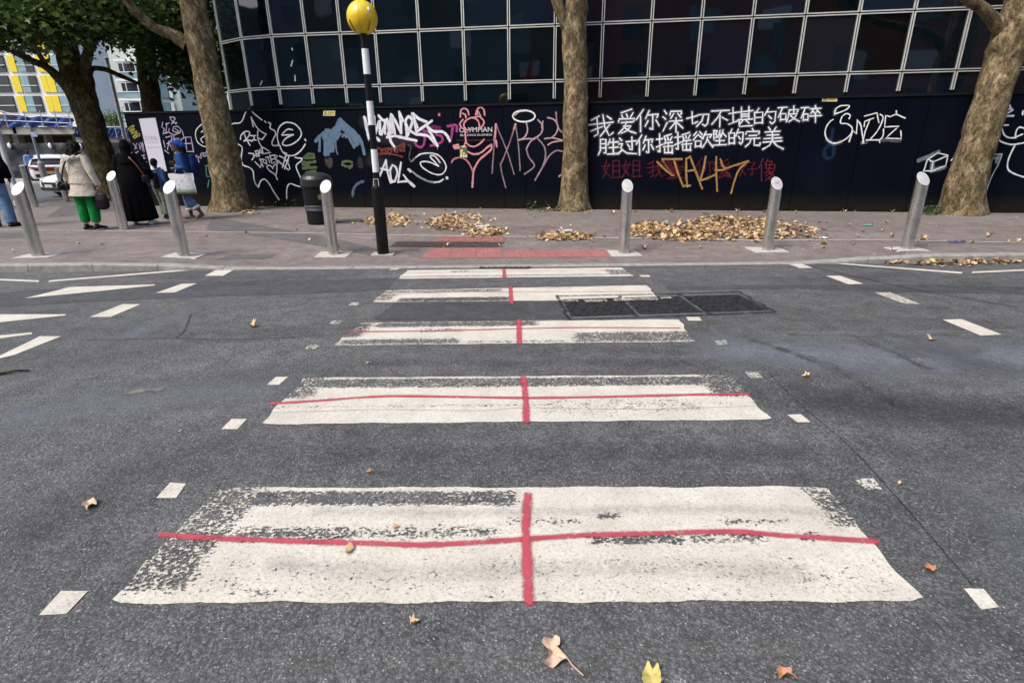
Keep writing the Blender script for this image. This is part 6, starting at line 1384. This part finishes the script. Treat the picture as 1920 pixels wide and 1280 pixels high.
for i in range(nx): Fc.append((i, nn+i, nn+i+1, i+1))
mk('bag_body', V, Fc, m, t, True)
MB().tube([(.02, -.12, .20, .012, .006), (.02, -.07, .30, .012, .006), (.0, 0, .345, .012, .006), (.02, .07, .30, .012, .006), (.02, .12, .20, .012, .006)], 8).build('handle', M_white, t, smooth=True)
MB().tube([(-.03, .27, -.22, .02, .012), (-.03, .05, -.235, .03, .014), (-.03, -.1, -.22, .02, .012)], 8).build('red_trim', simple('red_trim', (.30, .05, .035), .7), t, smooth=True)

# man cut by the left edge
p = at_pv(9, 425)
P5 = Person(tuple(p), math.pi+.25, 'person in a black jacket and blue jeans cut off by the left edge', 1.76)
J = stand(.13, .10, anR=V3(-.17, .05, .085), toR=V3(-.22, -.12, .04), elR=V3(-.30, .03, 1.15), wrR=V3(-.27, -.10, .95))
P5.body(J, SK_D, V3(.3, -1, 0)); P5.eyes()
mb = MB(); mb.tube([(0, .01, 1.45, .09, .08), (0, 0, 1.39, .21, .125), (0, 0, 1.22, .225, .155), (0, 0, 1.02, .22, .16), (0, 0, .84, .235, .17)], 22, False)
for q in 'LR': mb.tube([(*(J['sh'+q]*V3(.8, 1, 1)), .09), (*J['sh'+q], .085), (*J['el'+q], .075), (*(J['el'+q]*.12+J['wr'+q]*.88), .064)], 14)
P5.put(mb, 'jacket', M_black, .011)
mb = MB()
for q in 'LR': mb.tube([(*(J['hp'+q]+V3(0, 0, .04)), .125), (*(J['hp'+q]*.5+J['kn'+q]*.5), .108), (*J['kn'+q], .098), (*(J['kn'+q]*.4+J['an'+q]*.6), .095), (*(J['an'+q]+V3(0, 0, -.01)), .092)], 14, False)
P5.put(mb, 'jeans', fab('light_jeans', (.12, .20, .34), .85, .4, 6, .015, 12), .010); P5.shoes(J, simple('navy_shoe', (.02, .022, .035), .6), M_blk_l)
mb = MB(); mb.ell((0, .0, 1.615), (.086, .108, .10), 14, 9); P5.put(mb, 'hair', M_hair, .010)
# man in the pale blue shirt beside the fence
q = at_y(66, 337, 30.0); P6 = Person((q[0], 30.0, .11), math.pi/2-.3, 'distant person in a long pale blue shirt walking past the black fence', 1.52)
J = stand(.09, .09, anL=V3(.09, -.16, .085), toL=V3(.10, -.33, .04), knL=V3(.09, -.14, .49), anR=V3(-.09, .2, .12), toR=V3(-.10, .05, .04), knR=V3(-.09, .03, .48))
P6.body(J, SK_D, V3(0, -1, 0)); P6.eyes()
mb = MB(); mb.tube([(0, .01, 1.45, .09, .08), (0, 0, 1.39, .20, .12), (0, 0, 1.22, .21, .15), (0, 0, 1.0, .215, .16), (0, 0, .70, .26, .21)], 20, False)
for q_ in 'LR': mb.tube([(*(J['sh'+q_]*V3(.8, 1, 1)), .085), (*J['sh'+q_], .08), (*J['el'+q_], .07), (*(J['el'+q_]*.12+J['wr'+q_]*.88), .06)], 12)
P6.put(mb, 'shirt', fab('pale_blue_cotton', (.20, .34, .62), .85, .15, 6), .014)
mb = MB()
for q_ in 'LR': mb.tube([(*(J['hp'+q_]), .115), (*J['kn'+q_], .09), (*(J['an'+q_]+V3(0, 0, .0)), .075)], 12, False)
P6.put(mb, 'trousers', fab('navy_cloth', (.018, .022, .045)), .013); P6.shoes(J, M_blk_l)
mb = MB(); mb.ell((0, .0, 1.615), (.084, .106, .09), 14, 9); P6.put(mb, 'hair', M_hair, .012)
w_ = world(P6, (.20, .14, .95)); t = empty('satchel', tuple(w_), 'small black satchel slung across the pale blue shirt', 'bag', None, P6.t.rotation_euler[2])
mb = MB(); mb.tube([(.02, .0, -.08, .05, .10), (.02, .0, .06, .045, .10)], 12); mb.blob('pouch', M_blk_l, t, .012)
MB().tube([(.05, -.05, .08, .014), (.02, -.16, .24, .014), (-.1, -.28, .40, .014), (-.25, -.26, .50, .014)], 8).build('strap', M_blk_l, t, smooth=True)

# ------------------------------------------------------------------ cars
M_carw = simple('white_car_paint', (.78, .79, .80), .25, 0, .02, 2); M_card = simple('dark_car_paint', (.03, .032, .038), .25, .2, .1, 2); M_cars = simple('silver_car_paint', (.42, .45, .50), .28, .3, .04, 2)
for mm in (M_carw, M_card, M_cars): mm.node_tree.nodes['Principled BSDF'].inputs['Coat Weight'].default_value = .6
M_cglass = simple('car_glass', (.012, .016, .02), .06, 0, .2, 2); M_tyre = simple('tyre', (.018, .018, .018), .85); M_rim = simple('alloy', (.45, .45, .46), .35, .8); M_head = simple('headlamp', (.55, .58, .62), .12, .2); M_tail = simple('tail_lamp', (.16, .012, .012), .25); M_plate = simple('number_plate', (.60, .60, .58), .5); M_trim = simple('black_trim', (.012, .012, .013), .5)
def car(loc, rz, paint, label, group='cars at the side street', suv=0.0, rear_dark=False):
    """front towards local -Y; length 4.1, width 1.76"""
    t = empty('parked_car', loc, label, 'car', group, rz); h = suv
    def sect(y, hw, z0, z1, crown=.0):
        n_ = 7; pts = [(-hw*.90, z0), (-hw*.985, z0+(z1-z0)*.25), (-hw, z0+(z1-z0)*.55), (-hw*.965, z0+(z1-z0)*.85), (-hw*.90, z1), (-hw*.5, z1+crown*.7), (0, z1+crown), (hw*.5, z1+crown*.7), (hw*.90, z1), (hw*.965, z0+(z1-z0)*.85), (hw, z0+(z1-z0)*.55), (hw*.985, z0+(z1-z0)*.25), (hw*.90, z0)]
        return [(x, y, z) for x, z in pts]
    def loft(S, name, mat, parent, caps=True):
        n_ = len(S[0]); V = [p for s_ in S for p in s_]; Fc = []
        for i in range(len(S)-1):
            for k in range(n_): k2 = (k+1) % n_; Fc.append((i*n_+k, i*n_+k2, (i+1)*n_+k2, (i+1)*n_+k))
        if caps: Fc += [tuple(range(n_))[::-1], tuple((len(S)-1)*n_+k for k in range(n_))]
        o = mk(name, V, Fc, mat, parent, True); m_ = o.modifiers.new('b', 'BEVEL'); m_.width = .03; m_.segments = 2; m_.limit_method = 'ANGLE'; m_.angle_limit = R(40)
        return o
    S = [sect(-2.05, .60, .26, .58+h, .01), sect(-2.0, .74, .20, .68+h, .02), sect(-1.75, .84, .18, .78+h, .03), sect(-1.25, .87, .18, .88+h, .04), sect(-.85, .88, .18, .93+h, .03), sect(0, .88, .18, .96+h, .02), sect(1.2, .88, .18, .98+h, .02), sect(1.75, .86, .2, .98+h, .02), sect(1.98, .80, .26, .94+h, .01), sect(2.05, .70, .32, .80+h, 0)]
    bd = loft(S, 'body', paint, t)
    def gsec(y, zb, zt, hb, ht): return [(-hb, y, zb), (-ht, y, zt-.03), (-ht*.8, y, zt), (0, y, zt+.02), (ht*.8, y, zt), (ht, y, zt-.03), (hb, y, zb)]
    gz_ = .92+h; G_ = [gsec(-1.0, gz_-.02, gz_+.03, .74, .70), gsec(-.40, gz_, 1.36+h, .78, .62), gsec(.2, gz_, 1.45+h, .79, .61), gsec(1.0, gz_, 1.44+h, .79, .60), gsec(1.55, gz_, 1.34+h, .78, .58), gsec(1.95, gz_, gz_+.06, .74, .66)]
    gh = loft(G_, 'glasshouse', M_cglass, t)
    rfS = []
    for (y, zt, ht) in ((-.46, 1.335+h, .60), (-.3, 1.385+h, .62), (.2, 1.455+h, .625), (1.0, 1.448+h, .615), (1.6, 1.345+h, .60), (1.72, 1.30+h, .57)): rfS.append([(-ht, y, zt-.05), (-ht, y, zt-.015), (-ht*.8, y, zt+.012), (0, y, zt+.032), (ht*.8, y, zt+.012), (ht, y, zt-.015), (ht, y, zt-.05)])
    loft(rfS, 'roof', paint, t)
    for s_ in (-1, 1):
        MB().tube([(s_*.74, -1.0, gz_, .035), (s_*.70, -.7, gz_+.25, .032), (s_*.625, -.40, 1.35+h, .03)], 8).build('pillar', paint, t, smooth=True)
        MB().tube([(s_*.775, 1.9, gz_, .05), (s_*.70, 1.72, gz_+.22, .05), (s_*.595, 1.5, 1.33+h, .045)], 8).build('pillar', paint, t, smooth=True)
        MB().tube([(s_*.79, .35, gz_, .03), (s_*.62, .32, 1.42+h, .028)], 8).build('pillar', M_trim, t, smooth=True)
        mr = MB().tube([(s_*.86, -.72, gz_+.04, .03), (s_*.98, -.74, gz_+.07, .075, .06), (s_*1.03, -.73, gz_+.07, .05)], 10).build('mirror', paint, t, smooth=True)
        hl = MB().tube([(s_*.50, -2.0, .64+h, .07, .055), (s_*.66, -1.93, .68+h, .085, .06), (s_*.80, -1.72, .73+h, .05, .04)], 10).build('headlight', M_head, t, smooth=True)
        tlp = MB().tube([(s_*.60, 2.01, .82+h, .09, .05), (s_*.74, 1.96, .86+h, .10, .06), (s_*.83, 1.80, .88+h, .06, .04)], 10).build('tail_light', M_tail, t, smooth=True)
        for y in (-1.28, 1.28):
            wt = empty('wheel', (s_*.80, y, .31)); wt.parent = t
            MB().lathe([(.20, -.10), (.29, -.10), (.315, -.06), (.315, .06), (.29, .10), (.20, .10)], 24, axis='x').build('tyre', M_tyre, wt, smooth=False)
            MB().lathe([(.02, .085), (.06, .10), (.17, .08), (.205, .09), (.205, -.09), (.02, -.085)], 20, axis='x').build('rim', M_rim, wt)
            MB().lathe([(.34, -.07), (.355, -.07), (.355, .085), (.34, .085)], 24, c=(s_*.80, y, .33), axis='x').build('wheel_arch', M_trim, t)
        MB().bar((s_*.90, -.75, .80+h), (s_*.90, 1.5, .82+h), .012, .012).build('door_line', M_trim, t)
        MB().tube([(s_*.90, .05, .84+h, .014), (s_*.905, .22, .845+h, .014)], 6).build('door_handle', paint, t)
    MB().box((0, -2.045, .50+h*.6), (.92, .05, .15)).build('grille', M_trim, t); MB().box((0, -2.04, .30), (1.15, .06, .12)).build('lower_grille', M_trim, t)
    MB().box((0, -2.078, .44+h*.5), (.50, .012, .105)).build('front_plate', M_plate, t)
    MB().box((0, 2.06, .62+h), (.52, .02, .11)).build('rear_plate', simple('yellow_plate', (.6, .45, .06), .5), t)
    MB().box((0, 2.045, .38), (1.25, .06, .16)).build('rear_bumper', M_trim, t)
    if rear_dark: MB().tube([(-.6, 2.03, .76+h, .05, .10), (0, 2.06, .76+h, .05, .11), (.6, 2.03, .76+h, .05, .10)], 10).build('light_bar', M_tail, t, smooth=True)
    return t
def put_car(px, py, rz, *a, **k):
    q = at_z(px, py, 0); return car((q[0], q[1], 0), rz, *a, **k)
car((-15.75, 22.3, 0), -.46, M_carw, 'white hatchback pointing left behind the beige coat, nearest the bollards', suv=-.07)
put_car(106, 340, math.pi+.60, M_carw, 'white car seen from its red tail lights, nearest the black fence', suv=-.05, rear_dark=True)
put_car(-8, 336, math.pi-.5, M_cars, 'silver car cut off by the left edge beyond the pale post')
put_car(262, 343, .3, M_cars, 'pale car mostly hidden behind the mossy tree and the black robe')

# ------------------------------------------------------------------ fallen leaves
def dry_leaf_geo(rs, size, curl=1.0):
    base = np.array(LEAF)*np.array([1.0, 1.0]); m_ = len(base); s_ = size*rs.uniform(.7, 1.2); az = rs.uniform(0, 6.283)
    c, s = math.cos(az), math.sin(az); fold = rs.uniform(-.2, .9)*curl; lift = rs.uniform(.0, .8)*curl; ph = rs.uniform(0, 6)
    V = []
    for (x, y) in [(0, .38)]+[tuple(b) for b in base]:
        z = abs(x)*fold*.8+((y-.4)**2)*lift*.7+.05*curl*math.sin(9*x+ph)*abs(y-.4)
        V.append(((x*c-(y-.4)*s)*s_, (x*s+(y-.4)*c)*s_, z*s_))
    V = np.array(V); V[:, 2] -= V[:, 2].min(); return V
def pile(label, blobs, n_, seed, size=.12, hgt=.038, zf=pz):
    rs = np.random.default_rng(seed); Vs = []; ti = []; m_ = len(LEAF); cs = []
    pts_ = []
    while len(pts_) < n_:
        (x0, y0, x1, y1) = blobs[rs.integers(len(blobs))] if len(blobs) < 3 else blobs[min(len(blobs)-1, int(rs.random()**1.1*len(blobs)))]
        cx, cy, rx, ry = (x0+x1)/2, (y0+y1)/2, (x1-x0)/2, (y1-y0)/2
        a, r_ = rs.uniform(0, 6.283), math.sqrt(rs.random())*(1 if rs.random() < .82 else rs.uniform(1.1, 1.55))
        q = at_pv(cx+rx*r_*math.cos(a), cy+ry*r_*math.sin(a)) if zf is pz else at_z(cx+rx*r_*math.cos(a), cy+ry*r_*math.sin(a)); 
        if zf is not pz or q[1] > KERB_Y+.2: pts_.append((q, r_))
    for q, r_ in pts_:
        V = dry_leaf_geo(rs, size, 1.0); z = zf(q[0], q[1])+.004+rs.random()*hgt*max(0, 1-r_*r_)
        an = rs.normal(0, .3, 2); V[:, 2] += V[:, 0]*an[0]+V[:, 1]*an[1]; V[:, 2] -= min(0, V[:, 2].min()); Vs.append(V+np.array([q[0], q[1], z])); ti.append(np.full(m_+1, np.clip(rs.normal(.48, .32), 0, 1)))
    k = np.arange(m_); tri = np.stack([np.zeros(m_, int), 1+k, 1+(k+1) % m_], 1); Fc = (tri[None]+(np.arange(n_)*(m_+1))[:, None, None]).reshape(-1, 3)
    V = np.concatenate(Vs); o0 = V.mean(0); o = fast_mesh('leaf_litter', V-o0, Fc, M_dry, None, np.concatenate(ti), False); o.location = [float(c) for c in o0]
    tag(o, label, 'fallen leaves', 'heaps of dry leaves', 'stuff'); return o
pile('small heap of dry leaves beside the beacon pole', [(680, 403, 772, 426)], 260, 1, .085)
pile('heap of dry leaves left of the middle tree', [(796, 402, 910, 430), (800, 408, 870, 432)], 430, 2, .085)
pile('thin row of dry leaves just beyond the red slabs', [(872, 428, 946, 444)], 190, 3, .08, .03)
pile('low row of dry leaves left of the middle bollard', [(1002, 436, 1116, 452)], 240, 4, .08, .03)
pile('largest spread of dry leaves between two steel bollards', [(1180, 420, 1340, 452), (1240, 424, 1440, 453), (1350, 418, 1530, 450), (1290, 406, 1440, 424), (1185, 418, 1250, 440)], 1600, 5, .085, .045)
pile('dry leaves drifted along the gutter below the right kerb', [(1620, 485, 1720, 494), (1700, 485, 1840, 500), (1790, 485, 1925, 496)], 300, 6, .085, .05, lambda x, y: 0.0)
pile('leaf fringe around the foot of the middle tree', [(1090, 375, 1130, 398), (1000, 384, 1062, 398)], 70, 7, .10, .03)
pile('leaf litter at the foot of the trunk beside the bin', [(440, 384, 482, 402)], 60, 8, .10, .03)
# scattered single leaves
PROTO = []
OVAL = [(0, 0), (.13, .08), (.24, .22), (.30, .42), (.22, .55), (.25, .68), (.10, .80), (0, 1.0), (-.12, .82), (-.24, .66), (-.20, .52), (-.30, .38), (-.22, .20), (-.12, .07)]
_L = LEAF
rs = np.random.default_rng(12); m_ = len(LEAF); k = np.arange(m_); TRI = np.stack([np.zeros(m_, int), 1+k, 1+(k+1) % m_], 1)
for i in range(8):
    LEAF = OVAL if i in (0, 1, 4, 5, 7) else _L
    V = dry_leaf_geo(rs, .10, 2.4); me_o = fast_mesh('fallen_leaf', V, TRI, M_dry, None, np.full(m_+1, [.35, .5, .6, .7, .75, .6, .92, .45][i]), False); PROTO.append(me_o)
LEAF = _L
used = 0
def leaf_at(q, label, group, scale=1.0, i=None):
    global used
    i = rs.integers(8) if i is None else i; o = PROTO[i].copy() if PROTO[i].get('label') else PROTO[i]
    if o is not PROTO[i]: C.objects.link(o)
    o.location = [float(c) for c in q]; o.rotation_euler = (rs.normal(0, .12), rs.normal(0, .12), rs.uniform(0, 6.28)); o.scale = (scale,)*3; tag(o, label, 'leaf', group); return o
for zone, n_ in (((480, 392, 1000, 470), 34), ((1000, 396, 1420, 470), 26), ((1430, 396, 1920, 470), 44), ((20, 405, 480, 482), 12), ((480, 388, 1920, 399), 50)):
    c_ = 0
    while c_ < n_:
        q = at_pv(rs.uniform(zone[0], zone[2]), rs.uniform(zone[1], zone[3]))
        if q[1] < KERB_Y+.25: continue
        q[2] += .006; lab = 'dry brown leaf lying at the foot of the black hoarding' if zone[3] == 399 else 'dry brown leaf scattered singly on the far pavement'
        leaf_at(q, lab, 'leaves along the hoarding' if zone[3] == 399 else 'single leaves on the pavement', rs.uniform(.55, 1.15)); c_ += 1
for (a, b, s_, lb, i) in ((690, 680, .8, 'brown curled leaf on the road between the second and middle stripes', 1), (691, 883, .75, 'small brown curled leaf on dark tarmac above the widest stripe', 0),
     (741, 986, .62, 'small tan leaf lying on the widest stripe above the red line', 2), (655, 1028, 1.0, 'larger brown leaf lying across the red line on the widest stripe', 1), (777, 1168, .5, 'small pinkish leaf on tarmac just below the widest stripe', 3),
     (1686, 907, .35, 'tiny pale leaf beside the worn right-hand square dash', 4), (1727, 675, .95, 'curled brown leaf on the right side of the road', 0), (1512, 707, .7, 'small yellow leaf on the road right of the second stripe', 6),
     (337, 808, .5, 'small leaf on the road left of the second stripe', 2), (472, 612, 1.3, 'orange flat leaf on the road left of the middle stripe', 3), (90, 505, 1.0, 'leaf lying in the gutter against the left kerb', 2), (1745, 637, .9, 'small yellow leaf near the large right-hand dash', 6)):
    q = at_z(a, b, .012 if (b in (986, 1028)) else .005); leaf_at(q, lb, None, s_*.8, i)
# two large leaves near the camera
def big_leaf(px, py, size, az, tint, label, stem):
    q = at_z(px, py, .004); t = empty('fallen_leaf', tuple(q), label, 'leaf', None, az); r_ = np.random.default_rng(int(px)); base = np.array(LEAF); V = []; nR = 6
    for j in range(nR+1):
        for (x, y) in base:
            f = j/nR; xx, yy = x*f, .35+(y-.35)*f; jag = 1+.06*r_.normal()*(j == nR); V.append((xx*size*jag, yy*size*jag, size*(.05*math.sin(7*xx+2)+.10*abs(xx)+.12*max(0, yy-.5)**2)+.004))
    Fc = []; 
    for j in range(nR):
        for k_ in range(len(base)): k2 = (k_+1) % len(base); Fc.append((j*len(base)+k_, j*len(base)+k2, (j+1)*len(base)+k2, (j+1)*len(base)+k_))
    m_, n, l, b = nm('leaf_blade'); v = objc(n); nn_ = noise(n, l, 25, 5, .6, v); rr_ = ramp(n, [(.35, tuple(c*.7 for c in tint)), (.6, tint), (.75, tuple(min(1, c*1.15) for c in tint))]); l.new(nn_.outputs[0], rr_.inputs[0]); l.new(rr_.outputs[0], b.inputs['Base Color']); b.inputs['Roughness'].default_value = .65
    mk('blade', V, Fc, m_, t, True); ms = simple('leaf_stem', tuple(c*.75 for c in tint), .6)
    mb = MB()
    for (x, y) in ((0, .95), (.42, .58), (-.42, .58), (.4, .16), (-.4, .16)): mb.tube([(0, .05*size, .010, .0016), (x*size*.9, y*size*.9, .010+.06*size, .0008)], 5)
    mb.build('veins', ms, t); MB().tube([(0, .05*size, .008, .0022), (-.01, -.25*size, .012, .002), (.02, -.62*size, .006, .0026)], 6).build('stem', ms, t)
def torn_leaf(out, stem, tint, label, curl=.012):
    """leaf measured outline lying on the road, buckled, with midrib and stalk"""
    P = [at_z(*p, .0) for p in out]; c = sum(P)/len(P); t = empty('fallen_leaf', (c[0], c[1], 0), label, 'leaf'); r_ = np.random.default_rng(int(out[0][0])); nR = 6; V = []; n_ = len(P)*3
    Q = catmull([p-c for p in P]+[P[0]-c], 3)[:-1]; n_ = len(Q); jag = [1+.05*r_.normal() for _ in Q]
    for j in range(nR+1):
        f = j/nR
        for i_, q in enumerate(Q):
            p = q*f*(jag[i_] if j == nR else 1); V.append((p[0], p[1], .005+curl*(.5+.5*math.sin(p[0]*70+1)*math.cos(p[1]*60))*f+curl*1.3*f*f*(math.sin(i_*1.1)*.5+.5)))
    Fc = [(j*n_+k_, j*n_+(k_+1) % n_, (j+1)*n_+(k_+1) % n_, (j+1)*n_+k_) for j in range(nR) for k_ in range(n_)]
    m_, nn, l, b = nm('leaf_blade'); v = objc(nn); z_ = noise(nn, l, 40, 6, .65, v); rr_ = ramp(nn, [(.32, tuple(q*.55 for q in tint)), (.5, tint), (.7, tuple(min(1, q*1.2) for q in tint))]); l.new(z_.outputs[0], rr_.inputs[0]); l.new(rr_.outputs[0], b.inputs['Base Color']); b.inputs['Roughness'].default_value = .7; bump(nn, l, b, z_.outputs[0], .004)
    mk('blade', V, Fc, m_, t, True); S_ = [at_z(*p)-c for p in stem]
    MB().tube([(p[0], p[1], .010+.004*math.sin(i_*2), .0024) for i_, p in enumerate(S_)], 6).build('stem', simple('leaf_stem', tuple(q*.8 for q in tint), .6), t, smooth=True)
def zz(L): return [(600+x/2.1333, 680+y/2.1333) for x, y in L]
torn_leaf(zz([(885, 1132), (905, 1112), (940, 1105), (962, 1128), (945, 1155), (985, 1188), (975, 1207), (930, 1226), (890, 1217), (908, 1200), (915, 1168), (900, 1142)]), zz([(940, 1165), (978, 1175), (1010, 1215), (1052, 1256)]), (.60, .42, .30), 'big torn pinkish tan leaf with a long stem near the bottom edge')
torn_leaf(zz([(1285, 1275), (1292, 1250), (1308, 1204), (1326, 1234), (1346, 1216), (1362, 1250), (1366, 1290), (1340, 1330), (1300, 1320)]), zz([(1325, 1290), (1330, 1330), (1335, 1370)]), (.55, .45, .15), 'yellow leaf cut by the bottom edge of the photo')
def z2(L): return [(1200+x/2.1333, 680+y/2.1333) for x, y in L]
torn_leaf(z2([(543, 1238), (560, 1228), (590, 1236), (604, 1252), (588, 1262), (560, 1272), (546, 1262)]), z2([(590, 1250), (612, 1256), (626, 1264)]), (.50, .25, .13), 'brown leaf at the bottom edge right of the yellow leaf')
torn_leaf(z2([(1133, 824), (1150, 816), (1172, 828), (1178, 840), (1158, 845), (1146, 832)]), z2([(1150, 826), (1136, 822)]), (.48, .22, .10), 'orange brown leaf right of the widest stripe')
def z3(L): return [(0+x/2.1333, 680+y/2.1333) for x, y in L]
torn_leaf(z3([(330, 580), (345, 562), (372, 555), (389, 568), (378, 580), (350, 588)]), z3([(345, 580), (352, 596)]), (.55, .40, .28), 'pale curled leaf on the road at far left, below the square dash', .014)
# twig and bits of litter
a, b = at_z(-10, 702, .012), at_z(55, 694, .012); c = (a+b)/2; t = MB().tube([tuple(a-c)+(.012,), (.02, .02, .008, .010), tuple(b-c)+(.006,)], 8).build('twig', M_bark_dk, None, smooth=True); t.location = c; tag(t, 'dark bare twig lying on the road at the left edge', 'twig')
def scrap(px, py, w_, d_, col, name, label, seed):
    r_ = np.random.default_rng(seed); q = at_pv(px, py) if py < 478 else at_z(px, py); V = []; Fc = []; n_ = 6
    for j in range(n_+1):
        for i in range(n_+1): V.append((w_*(i/n_-.5)*(1+.15*r_.normal()), d_*(j/n_-.5)*(1+.15*r_.normal()), .012+.025*r_.random()))
    for j in range(n_):
        for i in range(n_): a_ = j*(n_+1)+i; Fc.append((a_, a_+1, a_+n_+2, a_+n_+1))
    o = mk(name, V, Fc, simple(name+'_mat_%d' % seed, col, .6, 0, .15, 20), None); o.location = q; tag(o, label, 'litter')
scrap(905, 426, .26, .16, (.50, .58, .68), 'crumpled_tissue', 'crumpled pale blue tissue at the edge of the leaf heap left of the middle tree', 1)
scrap(1060, 434, .24, .14, (.52, .60, .70), 'paper_scrap', 'flat pale paper scrap near the middle tree', 2)
scrap(1628, 424, .20, .08, (.10, .42, .26), 'green_wrapper', 'green wrapper on the pavement left of the right-hand bollard', 3)
scrap(1793, 455.5, .26, .05, (.10, .09, .30), 'blue_wrapper', 'thin dark blue wrapper on the pavement right of the last bollard', 4)
scrap(1545, 448, .10, .08, (.62, .64, .66), 'white_scrap', 'small white scrap at the end of the largest leaf spread', 5)
scrap(1580, 488, .22, .08, (.52, .34, .33), 'pink_scrap', 'pink and white scrap in the gutter below the right bollards', 6)
# weeds at the tree feet
def weeds(label, px0, px1, py, n_, seed):
    r_ = np.random.default_rng(seed); pts = []
    for _ in range(n_): q = at_pv(r_.uniform(px0, px1), py+r_.uniform(-5, 4)); pts.append(q+np.array([0, 0, abs(r_.normal())*.09]))
    V, Fc, ti = leaves_mesh(np.array(pts), .055, seed); o0 = np.mean(pts, 0); o = fast_mesh('weeds', V-o0, Fc, M_weed, None, ti, False); o.location = o0; tag(o, label, 'weeds', None, 'stuff')
M_weed = leafmat('weed_leaf', [(0, (.02, .05, .015)), (.6, (.06, .11, .03)), (1, (.16, .20, .06))])
weeds('green weeds at the left foot of the middle tree', 988, 1050, 394, 160, 1); weeds('green weeds at the left foot of the right-hand tree', 1728, 1765, 400, 200, 2); weeds('thin weeds along the hoarding by the left trunk', 468, 560, 389, 70, 3)

# ------------------------------------------------------------------ the other side of the road (seen as reflection in the glass)
M_brick = simple('red_brick', (.30, .085, .055), .85, 0, .25, 1.5); M_rend = simple('grey_render', (.15, .17, .18), .8, 0, .2, .5)
ob = empty('brick_terrace', (5, -17, 0), 'dark brick terrace across the road, seen only as a reflection in the glass', 'building')
MB().box((17, -21, 8), (40, 8, 16)).build('brick_wall', M_brick, ob, w=True); MB().box((-24, -21, 9), (41.9, 8, 18)).build('rendered_wall', M_rend, ob, w=True)
for r_ in range(4):
    for c_ in range(17):
        x_ = -40+c_*4.5; z_ = 3.4+r_*3.1; o = MB().box((x_, -17.02, z_), (1.5, .12, 1.6)).build('window', M_wframe if (c_*3+r_) % 5 == 0 else M_winb if (c_+r_) % 3 == 0 else M_win, ob, w=True)
MB().box((-62, -4, 8), (16, 52, 16)).build('end_wall', M_rend, ob, w=True)
MB().box((-3, -16.95, 2.55), (80, .3, .35)).build('shop_fascia', M_trim, ob, w=True); MB().box((-3, -16.98, 1.2), (78, .1, 2.2)).build('shopfront', M_win, ob, w=True)
MB().box((10, -16.9, 14.9), (30, .4, .3)).build('cornice', M_conc, ob, w=True)
def mirrored(px, py, Yb=-16.7):
    """where the sight line to a point on the glass lands after reflection"""
    d = ray(px, py); t = GA/(d[1]-GB*d[0]); h_ = CAMP+d*t; nn = np.array([-GB, 1, 0])/math.hypot(GB, 1); r_ = d-2*np.dot(d, nn)*nn; return h_+r_*((Yb-h_[1])/r_[1])
def banner(px, py, w_, h_, label, col, cross=False):
    q = mirrored(px, py); t = empty('flag', tuple(q), label, 'flag'); V = []; n_ = 10
    for j in range(n_+1):
        for i in range(n_+1): V.append(((i/n_-.5)*w_*(1-.25*j/n_), .06*math.sin(i*1.3+j*.6), -(j/n_)*h_+.05*math.sin(i)))
    fs = [(j*(n_+1)+i, j*(n_+1)+i+1, (j+1)*(n_+1)+i+1, (j+1)*(n_+1)+i) for j in range(n_) for i in range(n_)]
    mk('cloth', V, fs, col, t, True)
    if cross:
        mk('cross', [(v[0], v[1]+.02, v[2]) for v in V], [f for k, f in enumerate(fs) if (k % n_) in (4, 5) or (k//n_) in (4, 5)], simple('flag_red', (.5, .02, .02), .7), t, True)
    MB().bar((-w_*.55, 0, .04), (w_*.55, 0, .04), .03, .03).build('rod', M_tube, t)
banner(992, 106, 1.6, 2.6, 'white flag with a red cross hung across the road, reflected in the glass', M_white, True)
banner(1476, 40, .9, 2.4, 'narrow white and grey banner across the road, reflected in the glass', M_rend)
banner(1612, 92, 1.2, 1.3, 'pale square cloth across the road, reflected in the glass by the warning sign', M_white)
banner(1222, 132, 1.6, .8, 'white low banner across the road, reflected beside the middle trunk', M_white)
banner(1690, -20, 5.5, 1.2, 'wide blue sheet across the road, reflected at the upper right of the glass', simple('blue_sheet', (.05, .11, .30), .6, 0, .3, 4))
